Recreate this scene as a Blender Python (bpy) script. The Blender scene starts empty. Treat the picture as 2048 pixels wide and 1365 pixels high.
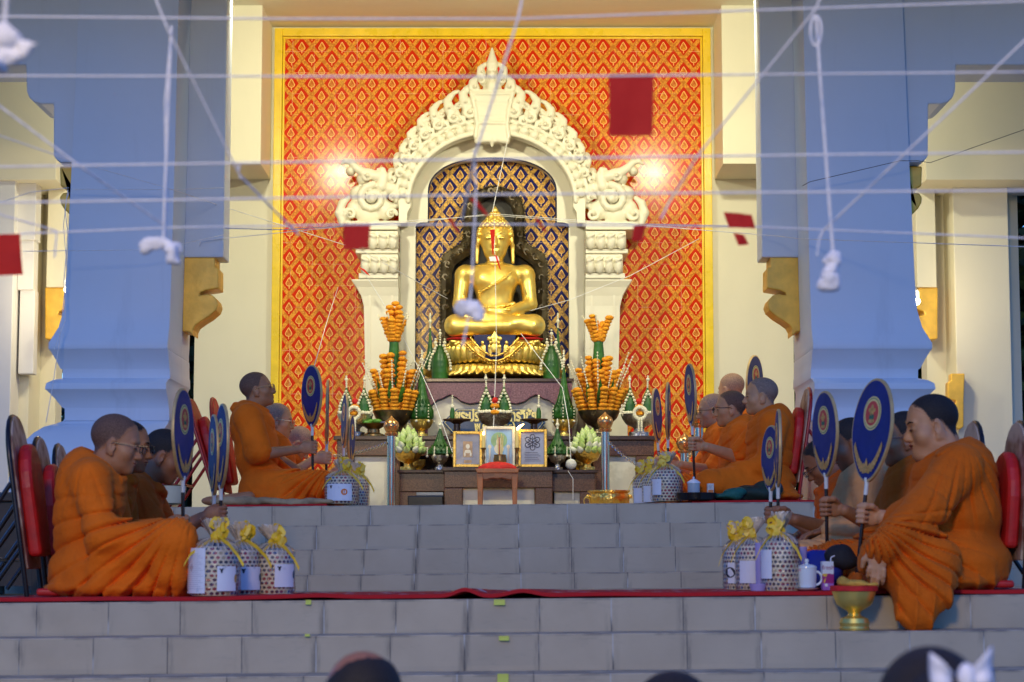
import bpy, bmesh, math, random
import numpy as np
import openvdb
from mathutils import Vector, Matrix, Euler
random.seed(7); np.random.seed(7)
sc = bpy.context.scene
C = sc.collection
PI = math.pi
# ---------------------------------------------------------------- camera
FPX = 4200.0                      # focal length in photo pixels (2048 wide)
TH = math.atan(441.5/FPX)         # upward tilt
CZ = 0.187                        # eye height above the lower platform
cam_d = bpy.data.cameras.new('camera'); cam = bpy.data.objects.new('camera', cam_d); C.objects.link(cam)
cam.location = (0, 0, CZ); cam.rotation_euler = (PI/2+TH, 0, 0)
cam_d.sensor_width = 36; cam_d.lens = FPX/2048*36
cam_d.clip_start = .1; cam_d.clip_end = 2000
cam_d.dof.use_dof = True; cam_d.dof.focus_distance = 15.5; cam_d.dof.aperture_fstop = 5.0
sc.camera = cam

def P(u, v, Y):
    dx = (u-1024)/FPX; dy = (682.5-v)/FPX
    dY = math.cos(TH)-dy*math.sin(TH); dZ = math.sin(TH)+dy*math.cos(TH)
    k = Y/dY
    return Vector((dx*k, Y, CZ+dZ*k))
def SC(Y): return FPX/Y

# ---------------------------------------------------------------- object helpers
def tag(o, label=None, cat=None, group=None, kind=None):
    if label: o['label'] = label
    if cat: o['category'] = cat
    if group: o['group'] = group
    if kind: o['kind'] = kind
    return o
def thing(name, label, cat, loc=(0,0,0), rz=0, group=None):
    o = bpy.data.objects.new(name, None); C.objects.link(o)
    o.location = loc; o.rotation_euler = (0,0,rz); o.empty_display_size = .1
    return tag(o, label, cat, group)
def root_loc(o):
    v = Vector((0,0,0))
    while o is not None:
        v = v+o.location; o = o.parent
    return v
def link_mesh(name, me, mat, parent=None, world=False, smooth=0, loc=None):
    o = bpy.data.objects.new(name, me); C.objects.link(o)
    if parent is not None: o.parent = parent
    if world and parent is not None:
        me.transform(Matrix.Translation(-root_loc(parent)))
    elif world and loc is not None:
        me.transform(Matrix.Translation(-Vector(loc)))
    if loc is not None: o.location = loc
    for m in (mat if isinstance(mat, (list,tuple)) else [mat]):
        me.materials.append(m)
    if smooth:
        me.polygons.foreach_set('use_smooth', [True]*len(me.polygons))
        if smooth < 3.1:
            try: me.set_sharp_from_angle(angle=smooth)
            except Exception: pass
    return o

class MB:
    def __init__(s): s.v=[]; s.f=[]; s.mi=[]; s.m=0
    def add(s, verts, faces):
        n=len(s.v); s.v += [tuple(p) for p in verts]
        s.f += [tuple(i+n for i in f) for f in faces]; s.mi += [s.m]*len(faces); return s
    def box(s, x0,x1,y0,y1,z0,z1):
        return s.add([(x0,y0,z0),(x1,y0,z0),(x1,y1,z0),(x0,y1,z0),(x0,y0,z1),(x1,y0,z1),(x1,y1,z1),(x0,y1,z1)],
            [(0,3,2,1),(4,5,6,7),(0,1,5,4),(1,2,6,5),(2,3,7,6),(3,0,4,7)])
    def xbox(s, c, sx, sy, sz, M=None):
        vs=[Vector((a*sx/2,b*sy/2,d*sz/2)) for d in (-1,1) for a,b in ((-1,-1),(1,-1),(1,1),(-1,1))]
        if M is not None: vs=[M@v for v in vs]
        vs=[v+Vector(c) for v in vs]
        return s.add(vs,[(0,3,2,1),(4,5,6,7),(0,1,5,4),(1,2,6,5),(2,3,7,6),(3,0,4,7)])
    def rings(s, rings, closed=True, cap=True):
        n=len(rings[0]); vs=[p for r in rings for p in r]; fs=[]
        for k in range(len(rings)-1):
            for i in range(n if closed else n-1):
                j=(i+1)%n; fs.append((k*n+i,k*n+j,(k+1)*n+j,(k+1)*n+i))
        if cap and closed:
            fs.append(tuple(reversed(range(n)))); fs.append(tuple((len(rings)-1)*n+i for i in range(n)))
        return s.add(vs,fs)
    def lathe(s, prof, c=(0,0,0), n=24, sx=1, sy=1, M=None, lobe=None):
        rs=[]
        for r,z in prof:
            ring=[]
            for i in range(n):
                a=2*PI*i/n; rr=r
                if lobe: rr=r*(1+lobe[1]*math.cos(lobe[0]*a))
                p=Vector((rr*math.cos(a)*sx, rr*math.sin(a)*sy, z))
                if M is not None: p=M@p
                ring.append(p+Vector(c))
            rs.append(ring)
        return s.rings(rs)
    def tube(s, pts, r, n=6, cap=True):
        pts=[Vector(p) for p in pts]
        if not isinstance(r,(list,tuple)): r=[r]*len(pts)
        rs=[]; up=None
        for i,p in enumerate(pts):
            t=(pts[min(i+1,len(pts)-1)]-pts[max(i-1,0)])
            if t.length<1e-9: t=Vector((0,0,1))
            t.normalize()
            if up is None:
                up=Vector((0,0,1)) if abs(t.z)<.9 else Vector((1,0,0))
            a=t.cross(up)
            if a.length<1e-6: a=t.orthogonal()
            a.normalize(); b=a.cross(t).normalized(); up=b
            rs.append([p+a*math.cos(2*PI*k/n)*r[i]+b*math.sin(2*PI*k/n)*r[i] for k in range(n)])
        return s.rings(rs,True,cap)
    def prism(s, poly, y0, y1, plane='xz'):
        n=len(poly)
        def mk(a,b,y):
            return (a,y,b) if plane=='xz' else ((a,b,y) if plane=='xy' else (y,a,b))
        vs=[mk(a,b,y0) for a,b in poly]+[mk(a,b,y1) for a,b in poly]
        fs=[tuple(range(n)),tuple(reversed(range(n,2*n)))]
        for i in range(n):
            j=(i+1)%n; fs.append((i,i+n,j+n,j))
        return s.add(vs,fs)
    def sphere(s, c, r, n=8, m=6, sc=(1,1,1), M=None, jit=0):
        rs=[]
        for k in range(m+1):
            t=PI*k/m; rr=math.sin(t)*r if 0<k<m else r*.02
            ring=[]
            for i in range(n):
                a=2*PI*i/n; q=1+(random.uniform(-jit,jit) if jit else 0)
                p=Vector((rr*math.cos(a)*sc[0]*q, rr*math.sin(a)*sc[1]*q, -r*math.cos(t)*sc[2]))
                if M is not None: p=M@p
                ring.append(p+Vector(c))
            rs.append(ring)
        return s.rings(rs)
    def mesh(s, name, bevel=0, seg=2, fixn=True):
        me=bpy.data.meshes.new(name); me.from_pydata(s.v,[],s.f)
        if any(s.mi): me.polygons.foreach_set('material_index', s.mi)
        if fixn or bevel:
            bm=bmesh.new(); bm.from_mesh(me)
            bmesh.ops.recalc_face_normals(bm, faces=bm.faces)
            if bevel:
                es=[e for e in bm.edges if len(e.link_faces)==2 and e.calc_face_angle(0)>.6]
                bmesh.ops.bevel(bm, geom=es, offset=bevel, segments=seg, profile=.6, affect='EDGES', clamp_overlap=True)
            bm.to_mesh(me); bm.free()
        return me
    def build(s, name, mat, parent=None, world=False, smooth=0, bevel=0, seg=2, loc=None):
        return link_mesh(name, s.mesh(name,bevel,seg), mat, parent, world, smooth, loc)
def copy_tree(o, parent=None):
    c=o.copy(); C.objects.link(c); c.parent=parent
    for ch in list(o.children): copy_tree(ch, c)
    return c
def setst(o): o['kind']='structure'; return o

# ---------------------------------------------------------------- signed distance sculpting
class SDF:
    def __init__(s, lo, hi, h):
        s.lo=np.array(lo,float); s.h=h
        s.n=np.maximum(4,np.ceil((np.array(hi)-s.lo)/h).astype(int)+1)
        s.d=np.full(s.n,.5,np.float32)
        s.ax=[(s.lo[i]+h*np.arange(s.n[i])).astype(np.float32) for i in range(3)]
        s.R=None; s.c=None
    def frame(s, R=None, c=None):
        s.R=None if R is None else np.array(R,np.float32); s.c=None if c is None else np.array(c,np.float32); return s
    def w(s, p):
        p=np.array(p,float)
        if s.R is not None: p=s.R@p
        if s.c is not None: p=p+s.c
        return p
    def sub(s, lo, hi):
        a=np.clip(np.floor((lo-s.lo)/s.h).astype(int),0,s.n); b=np.clip(np.ceil((hi-s.lo)/s.h).astype(int)+1,0,s.n)
        return a,b
    def apply(s, fn, pts, r, k, op):
        """pts: world corner points, r: reach"""
        pts=np.array(pts); m=r+k+2*s.h
        a,b=s.sub(pts.min(0)-m, pts.max(0)+m)
        if np.any(b<=a): return
        sl=tuple(slice(a[i],b[i]) for i in range(3))
        X,Y,Z=np.meshgrid(s.ax[0][sl[0]],s.ax[1][sl[1]],s.ax[2][sl[2]],indexing='ij',sparse=True)
        e=fn(X,Y,Z).astype(np.float32); d=s.d[sl]
        if op=='u':
            if k>0:
                t=np.maximum(k-np.abs(d-e),0)/k; s.d[sl]=np.minimum(d,e)-t*t*k*.25
            else: s.d[sl]=np.minimum(d,e)
        else:
            e=-e
            if k>0:
                t=np.maximum(k-np.abs(d-e),0)/k; s.d[sl]=np.maximum(d,e)+t*t*k*.25
            else: s.d[sl]=np.maximum(d,e)
    def ell(s, c, r, k=.02, op='u', rot=None):
        """ellipsoid; rot = Euler angles (local)"""
        cw=s.w(c); R=np.eye(3) if s.R is None else s.R
        if rot is not None: R=R@np.array(Euler(rot).to_matrix())
        r=np.array(r,float); mr=r.max()
        def fn(X,Y,Z):
            x=X-cw[0]; y=Y-cw[1]; z=Z-cw[2]
            lx=(R[0,0]*x+R[1,0]*y+R[2,0]*z)/r[0]; ly=(R[0,1]*x+R[1,1]*y+R[2,1]*z)/r[1]; lz=(R[0,2]*x+R[1,2]*y+R[2,2]*z)/r[2]
            k0=np.sqrt(lx*lx+ly*ly+lz*lz)+1e-6
            k1=np.sqrt((lx/r[0])**2+(ly/r[1])**2+(lz/r[2])**2)+1e-6
            return k0*(k0-1)/k1
        s.apply(fn,[cw-mr,cw+mr],0,k,op); return s
    def cap(s, a, b, ra, rb=None, k=.02, op='u', flat=None):
        """tapered capsule; flat=(axis vector, factor) squashes the section along an axis"""
        A=s.w(a); B=s.w(b); rb=ra if rb is None else rb
        ab=B-A; L2=float(ab@ab)+1e-9
        def fn(X,Y,Z):
            x=X-A[0]; y=Y-A[1]; z=Z-A[2]
            t=np.clip((x*ab[0]+y*ab[1]+z*ab[2])/L2,0,1)
            dx=x-t*ab[0]; dy=y-t*ab[1]; dz=z-t*ab[2]
            if flat is not None:
                f=flat[0]; q=(dx*f[0]+dy*f[1]+dz*f[2])*(1/flat[1]-1)
                dx=dx+q*f[0]; dy=dy+q*f[1]; dz=dz+q*f[2]
            return np.sqrt(dx*dx+dy*dy+dz*dz)-(ra+(rb-ra)*t)
        s.apply(fn,[A,B],max(ra,rb),k,op); return s
    def chain(s, pts, rs, k=.02, op='u', flat=None):
        if not isinstance(rs,(list,tuple)): rs=[rs]*len(pts)
        for i in range(len(pts)-1): s.cap(pts[i],pts[i+1],rs[i],rs[i+1],k,op,flat)
        return s
    def box(s, c, half, rad=.01, k=.02, op='u', rot=None):
        cw=s.w(c); R=np.eye(3) if s.R is None else s.R
        if rot is not None: R=R@np.array(Euler(rot).to_matrix())
        hf=np.array(half,float)-rad; m=float(np.linalg.norm(half))
        def fn(X,Y,Z):
            x=X-cw[0]; y=Y-cw[1]; z=Z-cw[2]
            qx=np.abs(R[0,0]*x+R[1,0]*y+R[2,0]*z)-hf[0]; qy=np.abs(R[0,1]*x+R[1,1]*y+R[2,1]*z)-hf[1]; qz=np.abs(R[0,2]*x+R[1,2]*y+R[2,2]*z)-hf[2]
            o=np.sqrt(np.maximum(qx,0)**2+np.maximum(qy,0)**2+np.maximum(qz,0)**2)
            return o+np.minimum(np.maximum(qx,np.maximum(qy,qz)),0)-rad
        s.apply(fn,[cw-m,cw+m],0,k,op); return s
    def grid(s): return np.meshgrid(*s.ax,indexing='ij',sparse=True)
    def mesh(s, name, smooth=True):
        d=np.clip(s.d,-4*s.h,4*s.h)
        d[0]=d[-1]=4*s.h; d[:,0]=d[:,-1]=4*s.h; d[:,:,0]=d[:,:,-1]=4*s.h
        g=openvdb.FloatGrid(float(4*s.h)); g.copyFromArray(np.ascontiguousarray(d,dtype=np.float32))
        pts,quads=g.convertToQuads(isovalue=0.0)
        pts=np.array(pts,dtype=np.float32)*s.h+s.lo.astype(np.float32); quads=np.array(quads,dtype=np.int32)
        me=bpy.data.meshes.new(name)
        me.vertices.add(len(pts)); me.vertices.foreach_set('co',pts.ravel())
        me.loops.add(quads.size); me.loops.foreach_set('vertex_index',np.ascontiguousarray(quads).ravel())
        me.polygons.add(len(quads)); me.polygons.foreach_set('loop_start',np.arange(0,quads.size,4,dtype=np.int32))
        me.polygons.foreach_set('loop_total',np.full(len(quads),4,np.int32))
        me.update(calc_edges=True); me.validate()
        if smooth: me.polygons.foreach_set('use_smooth',[True]*len(me.polygons))
        return me
    def build(s, name, mat, parent=None, world=False, loc=None):
        return link_mesh(name, s.mesh(name), mat, parent, world, 0, loc)
def wnoise(X,Y,Z,f,seed=0):
    """cheap smooth pseudo noise, about -1..1"""
    r=np.random.RandomState(seed+3); o=0
    for i in range(5):
        d=r.normal(size=3); d/=np.linalg.norm(d); g=f*(.6+.8*r.rand()); p=r.rand()*6.28
        o=o+np.sin((X*d[0]+Y*d[1]+Z*d[2])*g+p)
    return o/3.0

# ---------------------------------------------------------------- node materials
class V:
    def __init__(s,nt,k): s.nt=nt; s.k=k
    def m(s,op,*a):
        n=s.nt.nodes.new('ShaderNodeMath'); n.operation=op
        for i,q in enumerate((s,)+a):
            if isinstance(q,V): s.nt.links.new(q.k,n.inputs[i])
            else: n.inputs[i].default_value=float(q)
        return V(s.nt,n.outputs[0])
    def __add__(s,o): return s.m('ADD',o)
    def __radd__(s,o): return s.m('ADD',o)
    def __sub__(s,o): return s.m('SUBTRACT',o)
    def __rsub__(s,o): return (s*-1)+o
    def __mul__(s,o): return s.m('MULTIPLY',o)
    def __rmul__(s,o): return s.m('MULTIPLY',o)
    def __truediv__(s,o): return s.m('DIVIDE',o)
    def abs(s): return s.m('ABSOLUTE')
    def fr(s): return s.m('FRACT')
    def fl(s): return s.m('FLOOR')
    def sin(s): return s.m('SINE')
    def mx(s,o): return s.m('MAXIMUM',o)
    def mn(s,o): return s.m('MINIMUM',o)
    def lt(s,o): return s.m('LESS_THAN',o)
    def gt(s,o): return s.m('GREATER_THAN',o)
    def sm(s,a,b):      # smooth ramp 0..1 from a to b
        n=s.nt.nodes.new('ShaderNodeMapRange'); n.interpolation_type='SMOOTHSTEP'
        s.nt.links.new(s.k,n.inputs['Value']); n.inputs['From Min'].default_value=a; n.inputs['From Max'].default_value=b
        return V(s.nt,n.outputs['Result'])
class Mat:
    def __init__(s,name,rough=.5,metal=0.,spec=.5):
        s.m=bpy.data.materials.new(name); s.m.use_nodes=True; s.nt=s.m.node_tree
        s.b=s.nt.nodes['Principled BSDF']; s.out=s.nt.nodes['Material Output']
        s.b.inputs['Roughness'].default_value=rough; s.b.inputs['Metallic'].default_value=metal
        s.b.inputs['Specular IOR Level'].default_value=spec
        s.tc=s.nt.nodes.new('ShaderNodeTexCoord')
    def xyz(s,src='Object'):
        n=s.nt.nodes.new('ShaderNodeSeparateXYZ'); s.nt.links.new(s.tc.outputs[src],n.inputs[0])
        return [V(s.nt,n.outputs[i]) for i in range(3)]
    def noise(s,scale=5,detail=3,rough=.55,src='Object',vec=None,col=False):
        n=s.nt.nodes.new('ShaderNodeTexNoise'); n.inputs['Scale'].default_value=scale; n.inputs['Detail'].default_value=detail; n.inputs['Roughness'].default_value=rough
        s.nt.links.new(vec if vec is not None else s.tc.outputs[src],n.inputs['Vector'])
        return V(s.nt,n.outputs[1 if col else 0])
    def vor(s,scale,out='Distance',feature='F1',src='Object',vec=None):
        n=s.nt.nodes.new('ShaderNodeTexVoronoi'); n.feature=feature; n.inputs['Scale'].default_value=scale
        s.nt.links.new(vec if vec is not None else s.tc.outputs[src],n.inputs['Vector'])
        return V(s.nt,n.outputs[out])
    def vec(s,x,y,z=0.):
        n=s.nt.nodes.new('ShaderNodeCombineXYZ')
        for i,q in enumerate((x,y,z)):
            if isinstance(q,V): s.nt.links.new(q.k,n.inputs[i])
            else: n.inputs[i].default_value=q
        return n.outputs[0]
    def white(s,vec):
        n=s.nt.nodes.new('ShaderNodeTexWhiteNoise'); n.noise_dimensions='3D'; s.nt.links.new(vec,n.inputs['Vector']); return V(s.nt,n.outputs['Value'])
    def mix(s,f,a,b,mode='MIX'):
        n=s.nt.nodes.new('ShaderNodeMix'); n.data_type='RGBA'; n.blend_type=mode
        for k,q in ((0,f),(6,a),(7,b)):
            if isinstance(q,V): s.nt.links.new(q.k,n.inputs[k])
            elif k==0: n.inputs[0].default_value=q
            else: n.inputs[k].default_value=tuple(q)+(1,) if len(q)==3 else q
        return V(s.nt,n.outputs[2])
    def ramp(s,f,stops,const=False):
        n=s.nt.nodes.new('ShaderNodeValToRGB'); cr=n.color_ramp
        if const: cr.interpolation='CONSTANT'
        while len(cr.elements)<len(stops): cr.elements.new(.5)
        for e,(p,c) in zip(cr.elements,stops): e.position=p; e.color=tuple(c)+(1,)
        s.nt.links.new(f.k,n.inputs[0]); return V(s.nt,n.outputs[0])
    def col(s,c):
        if isinstance(c,V): s.nt.links.new(c.k,s.b.inputs['Base Color'])
        else: s.b.inputs['Base Color'].default_value=tuple(c)+(1,)
        return s
    def set(s,name,v):
        if isinstance(v,V): s.nt.links.new(v.k,s.b.inputs[name])
        else: s.b.inputs[name].default_value=v
        return s
    def bump(s,h,strength=.3,dist=.01):
        n=s.nt.nodes.new('ShaderNodeBump'); n.inputs['Strength'].default_value=strength; n.inputs['Distance'].default_value=dist
        s.nt.links.new(h.k,n.inputs['Height']); s.nt.links.new(n.outputs[0],s.b.inputs['Normal']); return s
def pbr(name,c,rough=.5,metal=0.,var=.12,vs=6,bs=0,bst=.2,spec=.5,sss=0,coat=0,bd=.01):
    M=Mat(name,rough,metal,spec)
    if var:
        n=M.noise(vs,4); lo=tuple(x*(1-var) for x in c); hi=tuple(min(1,x*(1+var)) for x in c)
        M.col(M.mix(n.sm(.3,.7),lo,hi))
        M.set('Roughness',M.noise(vs*2.3,2)*.2+(rough-.1))
    else: M.col(c)
    if bs: M.bump(M.noise(bs,4),bst,bd)
    if sss: M.set('Subsurface Weight',sss); M.b.inputs['Subsurface Radius'].default_value=(.012,.006,.004); M.b.inputs['Subsurface Scale'].default_value=1
    if coat: M.set('Coat Weight',coat)
    return M.m
BULB_W=5.5
YARD_W=112
EXPO=1.62
LAMP_W=43
# ================================================================ setting
TILT=.0085
ZL=P(1024,1198,8.84).z            # lower platform
ZU=P(1024,1009,12.84).z           # upper platform
def ZT(x): return TILT*x
def zlow(x): return ZL+ZT(x)
def zup(x): return ZU+ZT(x)

def tile_mat():
    M=Mat('step_tile',.38,0,.5)
    x,y,z=M.xyz()
    fx=(x/.3).fr(); line=(fx-.5).abs().gt(.491)
    cell=M.white(M.vec((x/.3).fl(),(y*3).fl(),(z*8).fl()))
    n=M.noise(3,5); n2=M.noise(26,4)
    base=M.mix(n.sm(.3,.7),(.46,.37,.25),(.55,.455,.315))
    base=M.mix(cell*.35,base,(.38,.33,.25))
    stain=M.noise(1.0,5,.7,vec=M.vec(x*14,y*3,z*2.2))
    near=((fx-.5).abs()).sm(.38,.5)
    top=z.sm(-.03,-.002); base=M.mix((stain.sm(.44,.66))*near*.7,base,(.07,.07,.07)); st2=M.noise(1.0,5,.75,vec=M.vec(x*5,y*3,z*16)); base=M.mix(st2.sm(.55,.8)*.35,base,(.20,.19,.16)); base=M.mix(z.sm(-.012,-.003)*M.noise(5,3).sm(.42,.6)*.6,base,(.08,.08,.08))
    base=M.mix(line*(.35+n2*.65),base,M.mix(M.noise(3,2).sm(.5,.62),(.05,.05,.055),(.55,.55,.52)))
    M.col(base); M.bump(line*-1+n2*.06,.35,.004); M.set('Roughness',.32+n*.25)
    return M.m
TILE=tile_mat()
GROUT=pbr('grout',(.12,.12,.125),.8,0,.3,20)
NOSE=pbr('step_nosing',(.46,.5,.53),.4,0,.15,8)
def step(u_joint,vt,Y,zb,depth,row):
    """one tiled step: top at pixel row vt on plane Y, bottom zb, running back by depth"""
    zt=P(1024,vt,Y).z; x0=P(u_joint,vt,Y).x
    mb=MB(); mb.box(-7-x0,7-x0,0,depth,zb-zt,0)
    o=mb.build('step',TILE,bevel=.004,seg=2,loc=(x0,Y,zt+ZT(x0)))
    o.rotation_euler.y=-math.atan(TILT)
    return setst(o)
# front stairs (going down towards the viewer)
zs=[P(1024,v,Y).z for v,Y in ((1269,8.57),(1349,8.30),(1432,8.02),(1520,7.75))]
step(648,1198,8.84,zs[0]-.1,3.05,0)
step(632,1269,8.57,zs[1]-.1,.268,1)
step(607,1349,8.30,zs[2]-.1,.268,2)
step(640,1432,8.02,zs[3]-.1,.278,3)
step(600,1520,7.75,zs[3]-.3,.268,4)
# upper stairs
step(615,1147,11.88,ZL-.05,.30,5)
step(624,1096,12.20,ZL-.05,.30,6)
step(633,1048,12.52,ZL-.05,.30,7)
step(741,1009,12.84,ZL-.05,9.5,8)
g=MB(); g.box(-60,60,-8,60,zs[3]-.5,zs[3]-.16)
GROUND=Mat('ground_paving',.8); GROUND.col(GROUND.mix(GROUND.noise(2,5).sm(.3,.7),(.14,.14,.135),(.22,.21,.2))); GROUND.bump(GROUND.noise(40,4),.3)
setst(g.build('ground',GROUND.m))

def plaster(name,c,rough=.6,dirt=.12):
    M=Mat(name,rough); n=M.noise(1.6,5); n2=M.noise(9,4); x,y,z=M.xyz()
    st=M.noise(1,4,.6,vec=M.vec(x*6,y*6,z*.7))
    a=M.mix(n.sm(.25,.75),tuple(q*.95 for q in c),c)
    a=M.mix(st.sm(.56,.8)*dirt,a,tuple(q*.6 for q in c))
    M.col(a); M.bump(n2+M.noise(90,3)*.25,.12,.01); return M.m
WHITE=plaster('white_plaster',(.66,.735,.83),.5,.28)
CREAM=plaster('cream_wall_paint',(.79,.745,.59),.55,.06)
STUCCO=plaster('ivory_stucco',(.82,.78,.64),.42,.1)
YEL=pbr('yellow_frame_paint',(.86,.60,.015),.3,.0,.08,5,30,.08,.5,0,.3)
GOLDP=pbr('mustard_gold_paint',(.85,.50,.06),.38,.15,.14,7,40,.1)

# --- shrine hall: rear wall with stepped blocks, tile panel and yellow frame
YW=19.2
xl=P(388,750,YW).x; xr=P(1588,750,YW).x; XC=P(985,500,YW).x
rw=thing('rear_wall','cream rear wall of the shrine hall with stepped blocks around a red patterned panel','wall',(XC,YW,ZU))
mb=MB(); mb.box(xl,xr,YW,YW+.3,ZU-.2,6.4)
mb.build('wall',CREAM,rw,True)
hw1=((P(1522,200,18.4)-P(447,200,18.4)).x)/2
def blk(u0,u1,vb,Yf,zt=6.4):
    """left block seen between u0..u1 with underside front edge at vb, and its mirror"""
    a=P(u0,vb,Yf).x-XC; b=P(u1,vb,Yf).x-XC; z=P(u1,vb,Yf).z
    for s in (1,-1):
        m=MB(); x0,x1=sorted((XC+s*a,XC+s*b)); m.box(x0,x1,Yf,YW-.002,z,zt)
        m.build('wall_block',CREAM,rw,True,bevel=.006)
blk(300,521,328,18.42)
blk(524,643,3,18.36)
# red panel
def diaper(name,dark,px=.1872,pz=.233,gold=(.80,.37,.05),leafc=(.86,.43,.045),ph=(0,0)):
    M=Mat(name,.17,0,.11)
    x,y,z=M.xyz(); u=x/px+ph[0]; v=z/pz+ph[1]
    a=u+v; b=u-v
    fa=a.fr()-.5; fb=b.fr()-.5
    du=(fa+fb)*.5; dv=(fa-fb)*.5                 # cell coordinates, -.5...5 lozenge
    L=du.abs()+dv.abs()
    # leaf: pointed above, round below
    dz=dv+.045; up=dz.gt(0)
    def leaff(k): return (up*(((du.abs()/(.178*k)).m('POWER',1.25))+dz.mx(0)/(.24*k)).lt(1)).mx((1-up)*((du/(.178*k))*(du/(.178*k))+(dz/(.125*k))*(dz/(.125*k))).lt(1))
    leafm=leaff(1); inn=leaff(.8)
    red=(L+M.noise(60,1)*.03).lt(.385)
    kn=(fa.abs().gt(.375))*(fb.abs().gt(.375))   # knots where bands cross
    band=M.mix(kn,gold,tuple(q*.86 for q in gold))
    d1=M.vor(1,vec=M.vec(a*9,b*9,0.)); d2=M.vor(1,vec=M.vec(du*26,dv*24,(a.fl()+b.fl())*0.))
    edge=((fa.abs()-.365).abs().lt(.012)).mx((fb.abs()-.365).abs().lt(.012))
    band=M.mix((d1.sm(.45,.6)*.55).mx(edge*.45),band,M.mix(.5,dark,(.25,.12,.02)))
    c=M.mix(red,band,dark)
    cell=((a.fl()+b.fl())*.5).fr().gt(.2)
    lin=M.mix(d2.sm(.36,.55)*.85,M.mix(cell,leafc,tuple(q*.9 for q in (.80,.36,.07))),M.mix(.35,dark,(.3,.14,.02)))
    lf=M.mix(inn,(.92,.60,.18),lin)
    stem=(du.abs().lt(.02))*dv.lt(-.15)*dv.gt(-.27)
    c=M.mix(leafm.mx(stem),c,lf)
    # ceramic tile joints
    tx=((x/.2+.31).fr()-.5).abs().gt(.492); tz=((z/.2+.1).fr()-.5).abs().gt(.492)
    c=M.mix((tx.mx(tz))*M.noise(6,2).sm(.45,.6)*.7,c,(.85,.62,.42))
    c=M.mix(M.noise(1.3,3)*.18,c,(1,.7,.3),'MULTIPLY')
    tile=M.white(M.vec((x/.2+.31).fl(),0.,(z/.2+.1).fl()))
    M.col(c); M.set('Roughness',.12+M.noise(7,3)*.10)
    M.bump((tx.mx(tz))*-1+M.noise(2.2,2)*.5,.12,.006)
    return M.m
REDT=diaper('red_gold_tile',(.62,.024,.005))
BLUT=diaper('blue_gold_tile',(.020,.018,.13),gold=(.85,.52,.12),ph=(.1,.2))
def zx(u,v,Y): p=P(u,v,Y); return p.x,p.z
hwi=(P(1395,79,YW).x-P(565,79,YW).x)/2; zpt=P(985,79,YW).z
m=MB(); m.box(XC-hwi,XC+hwi,YW-.02,YW-.001,ZU+.002,zpt)
m.build('tile_panel',REDT,rw,True)
hwo=(P(1412,57,YW).x-P(543,57,YW).x)/2; zft=P(985,57,YW-.05).z
for nm,d0,d1,yy in (('outer',hwi+.018,hwo,.06),('inner',hwi-.004,hwi+.016,.035)):
    q=.0 if nm=='outer' else -.016
    zt=zft if nm=='outer' else zpt+.016
    zb=zpt+.018 if nm=='outer' else zpt-.004
    for s in (1,-1):
        m=MB(); x0,x1=sorted((XC+s*d0,XC+s*d1)); m.box(x0,x1,YW-yy,YW-.0015,ZU+.003,zt); m.build('panel_frame',YEL,rw,True,bevel=.006)
    m=MB(); m.box(XC-d0,XC+d0,YW-yy-.0015,YW-.0015,zb,zt); m.build('panel_frame',YEL,rw,True,bevel=.006)

# --- columns
YC=14.3
XCC=P(981,500,YC).x
COLROWS=[(-160,165,1798,366,1596),(0,158,1805,357,1605),(300,147,1820,351,1613),(560,138,1836,345,1622),(620,134,1841,344,1625),(655,124,1850,343,1626),(675,113,1860,343,1627),(688,105,1866,342,1628),
 (700,105,1866,342,1628),(703,108,1863,343,1627),(722,119,1853,343,1627),(737,125,1846,344,1627),(740,131,1842,345,1626),(757,131,1842,345,1626),(761,115,1860,342,1629),(768,103,1872,340,1631),(780,101,1875,340,1631),
 (784,106,1870,341,1631),(800,122,1858,342,1630),(815,133,1847,343,1629),(818,139,1842,344,1628),(838,139,1842,344,1628),(842,136,1845,344,1628),(849,120,1862,342,1630),(856,98,1880,340,1632),(868,82,1896,338,1634),(885,68,1912,336,1636),(910,55,1926,335,1638),(940,45,1936,334,1640),(960,42,1940,334,1640),(1012,42,1940,334,1640)]
def make_column(s,label):
    loc=(XCC+s*2.6,YC+.45,ZU+ZT(s*2.5))
    t=thing('column',label,'column',loc,0,'white columns flanking the shrine')
    rs=[]
    for v,ol,orr,il,ir in COLROWS:
        pl=P(ol,v,YC); pr=P(orr,v,YC); pi=P(il,v,YC); pj=P(ir,v,YC)
        ho=(pr.x-pl.x)/2; hi=(pj.x-pi.x)/2; z=pl.z
        rs.append((ho,hi,z))
    base_o=rs[3][0]+.025
    def part(name,a,b,mat,bev):
        m=MB(); rr=[]
        for ho,hi,z in rs[a:b]:
            pf=max(0,(ho-base_o))*.75 ; xo=XCC+s*ho; xi=XCC+s*hi
            rr.append([Vector((xo,YC-pf,z)),Vector((xi,YC-pf,z)),Vector((xi,YC+.9+pf*.0,z)),Vector((xo,YC+.9,z))] if s>0 else
                      [Vector((xi,YC-pf,z)),Vector((xo,YC-pf,z)),Vector((xo,YC+.9,z)),Vector((xi,YC+.9,z))])
        rr=rr[::-1]; m.rings(rr); return m.build(name,mat,t,True,smooth=.55,bevel=bev)
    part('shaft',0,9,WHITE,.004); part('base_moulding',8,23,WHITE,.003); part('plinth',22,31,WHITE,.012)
    return t
make_column(-1,'white square column on the left with moulded base, behind the monks by the red chairs')
make_column(1,'white square column on the right with moulded base, behind the monk with the raised round fan')
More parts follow.
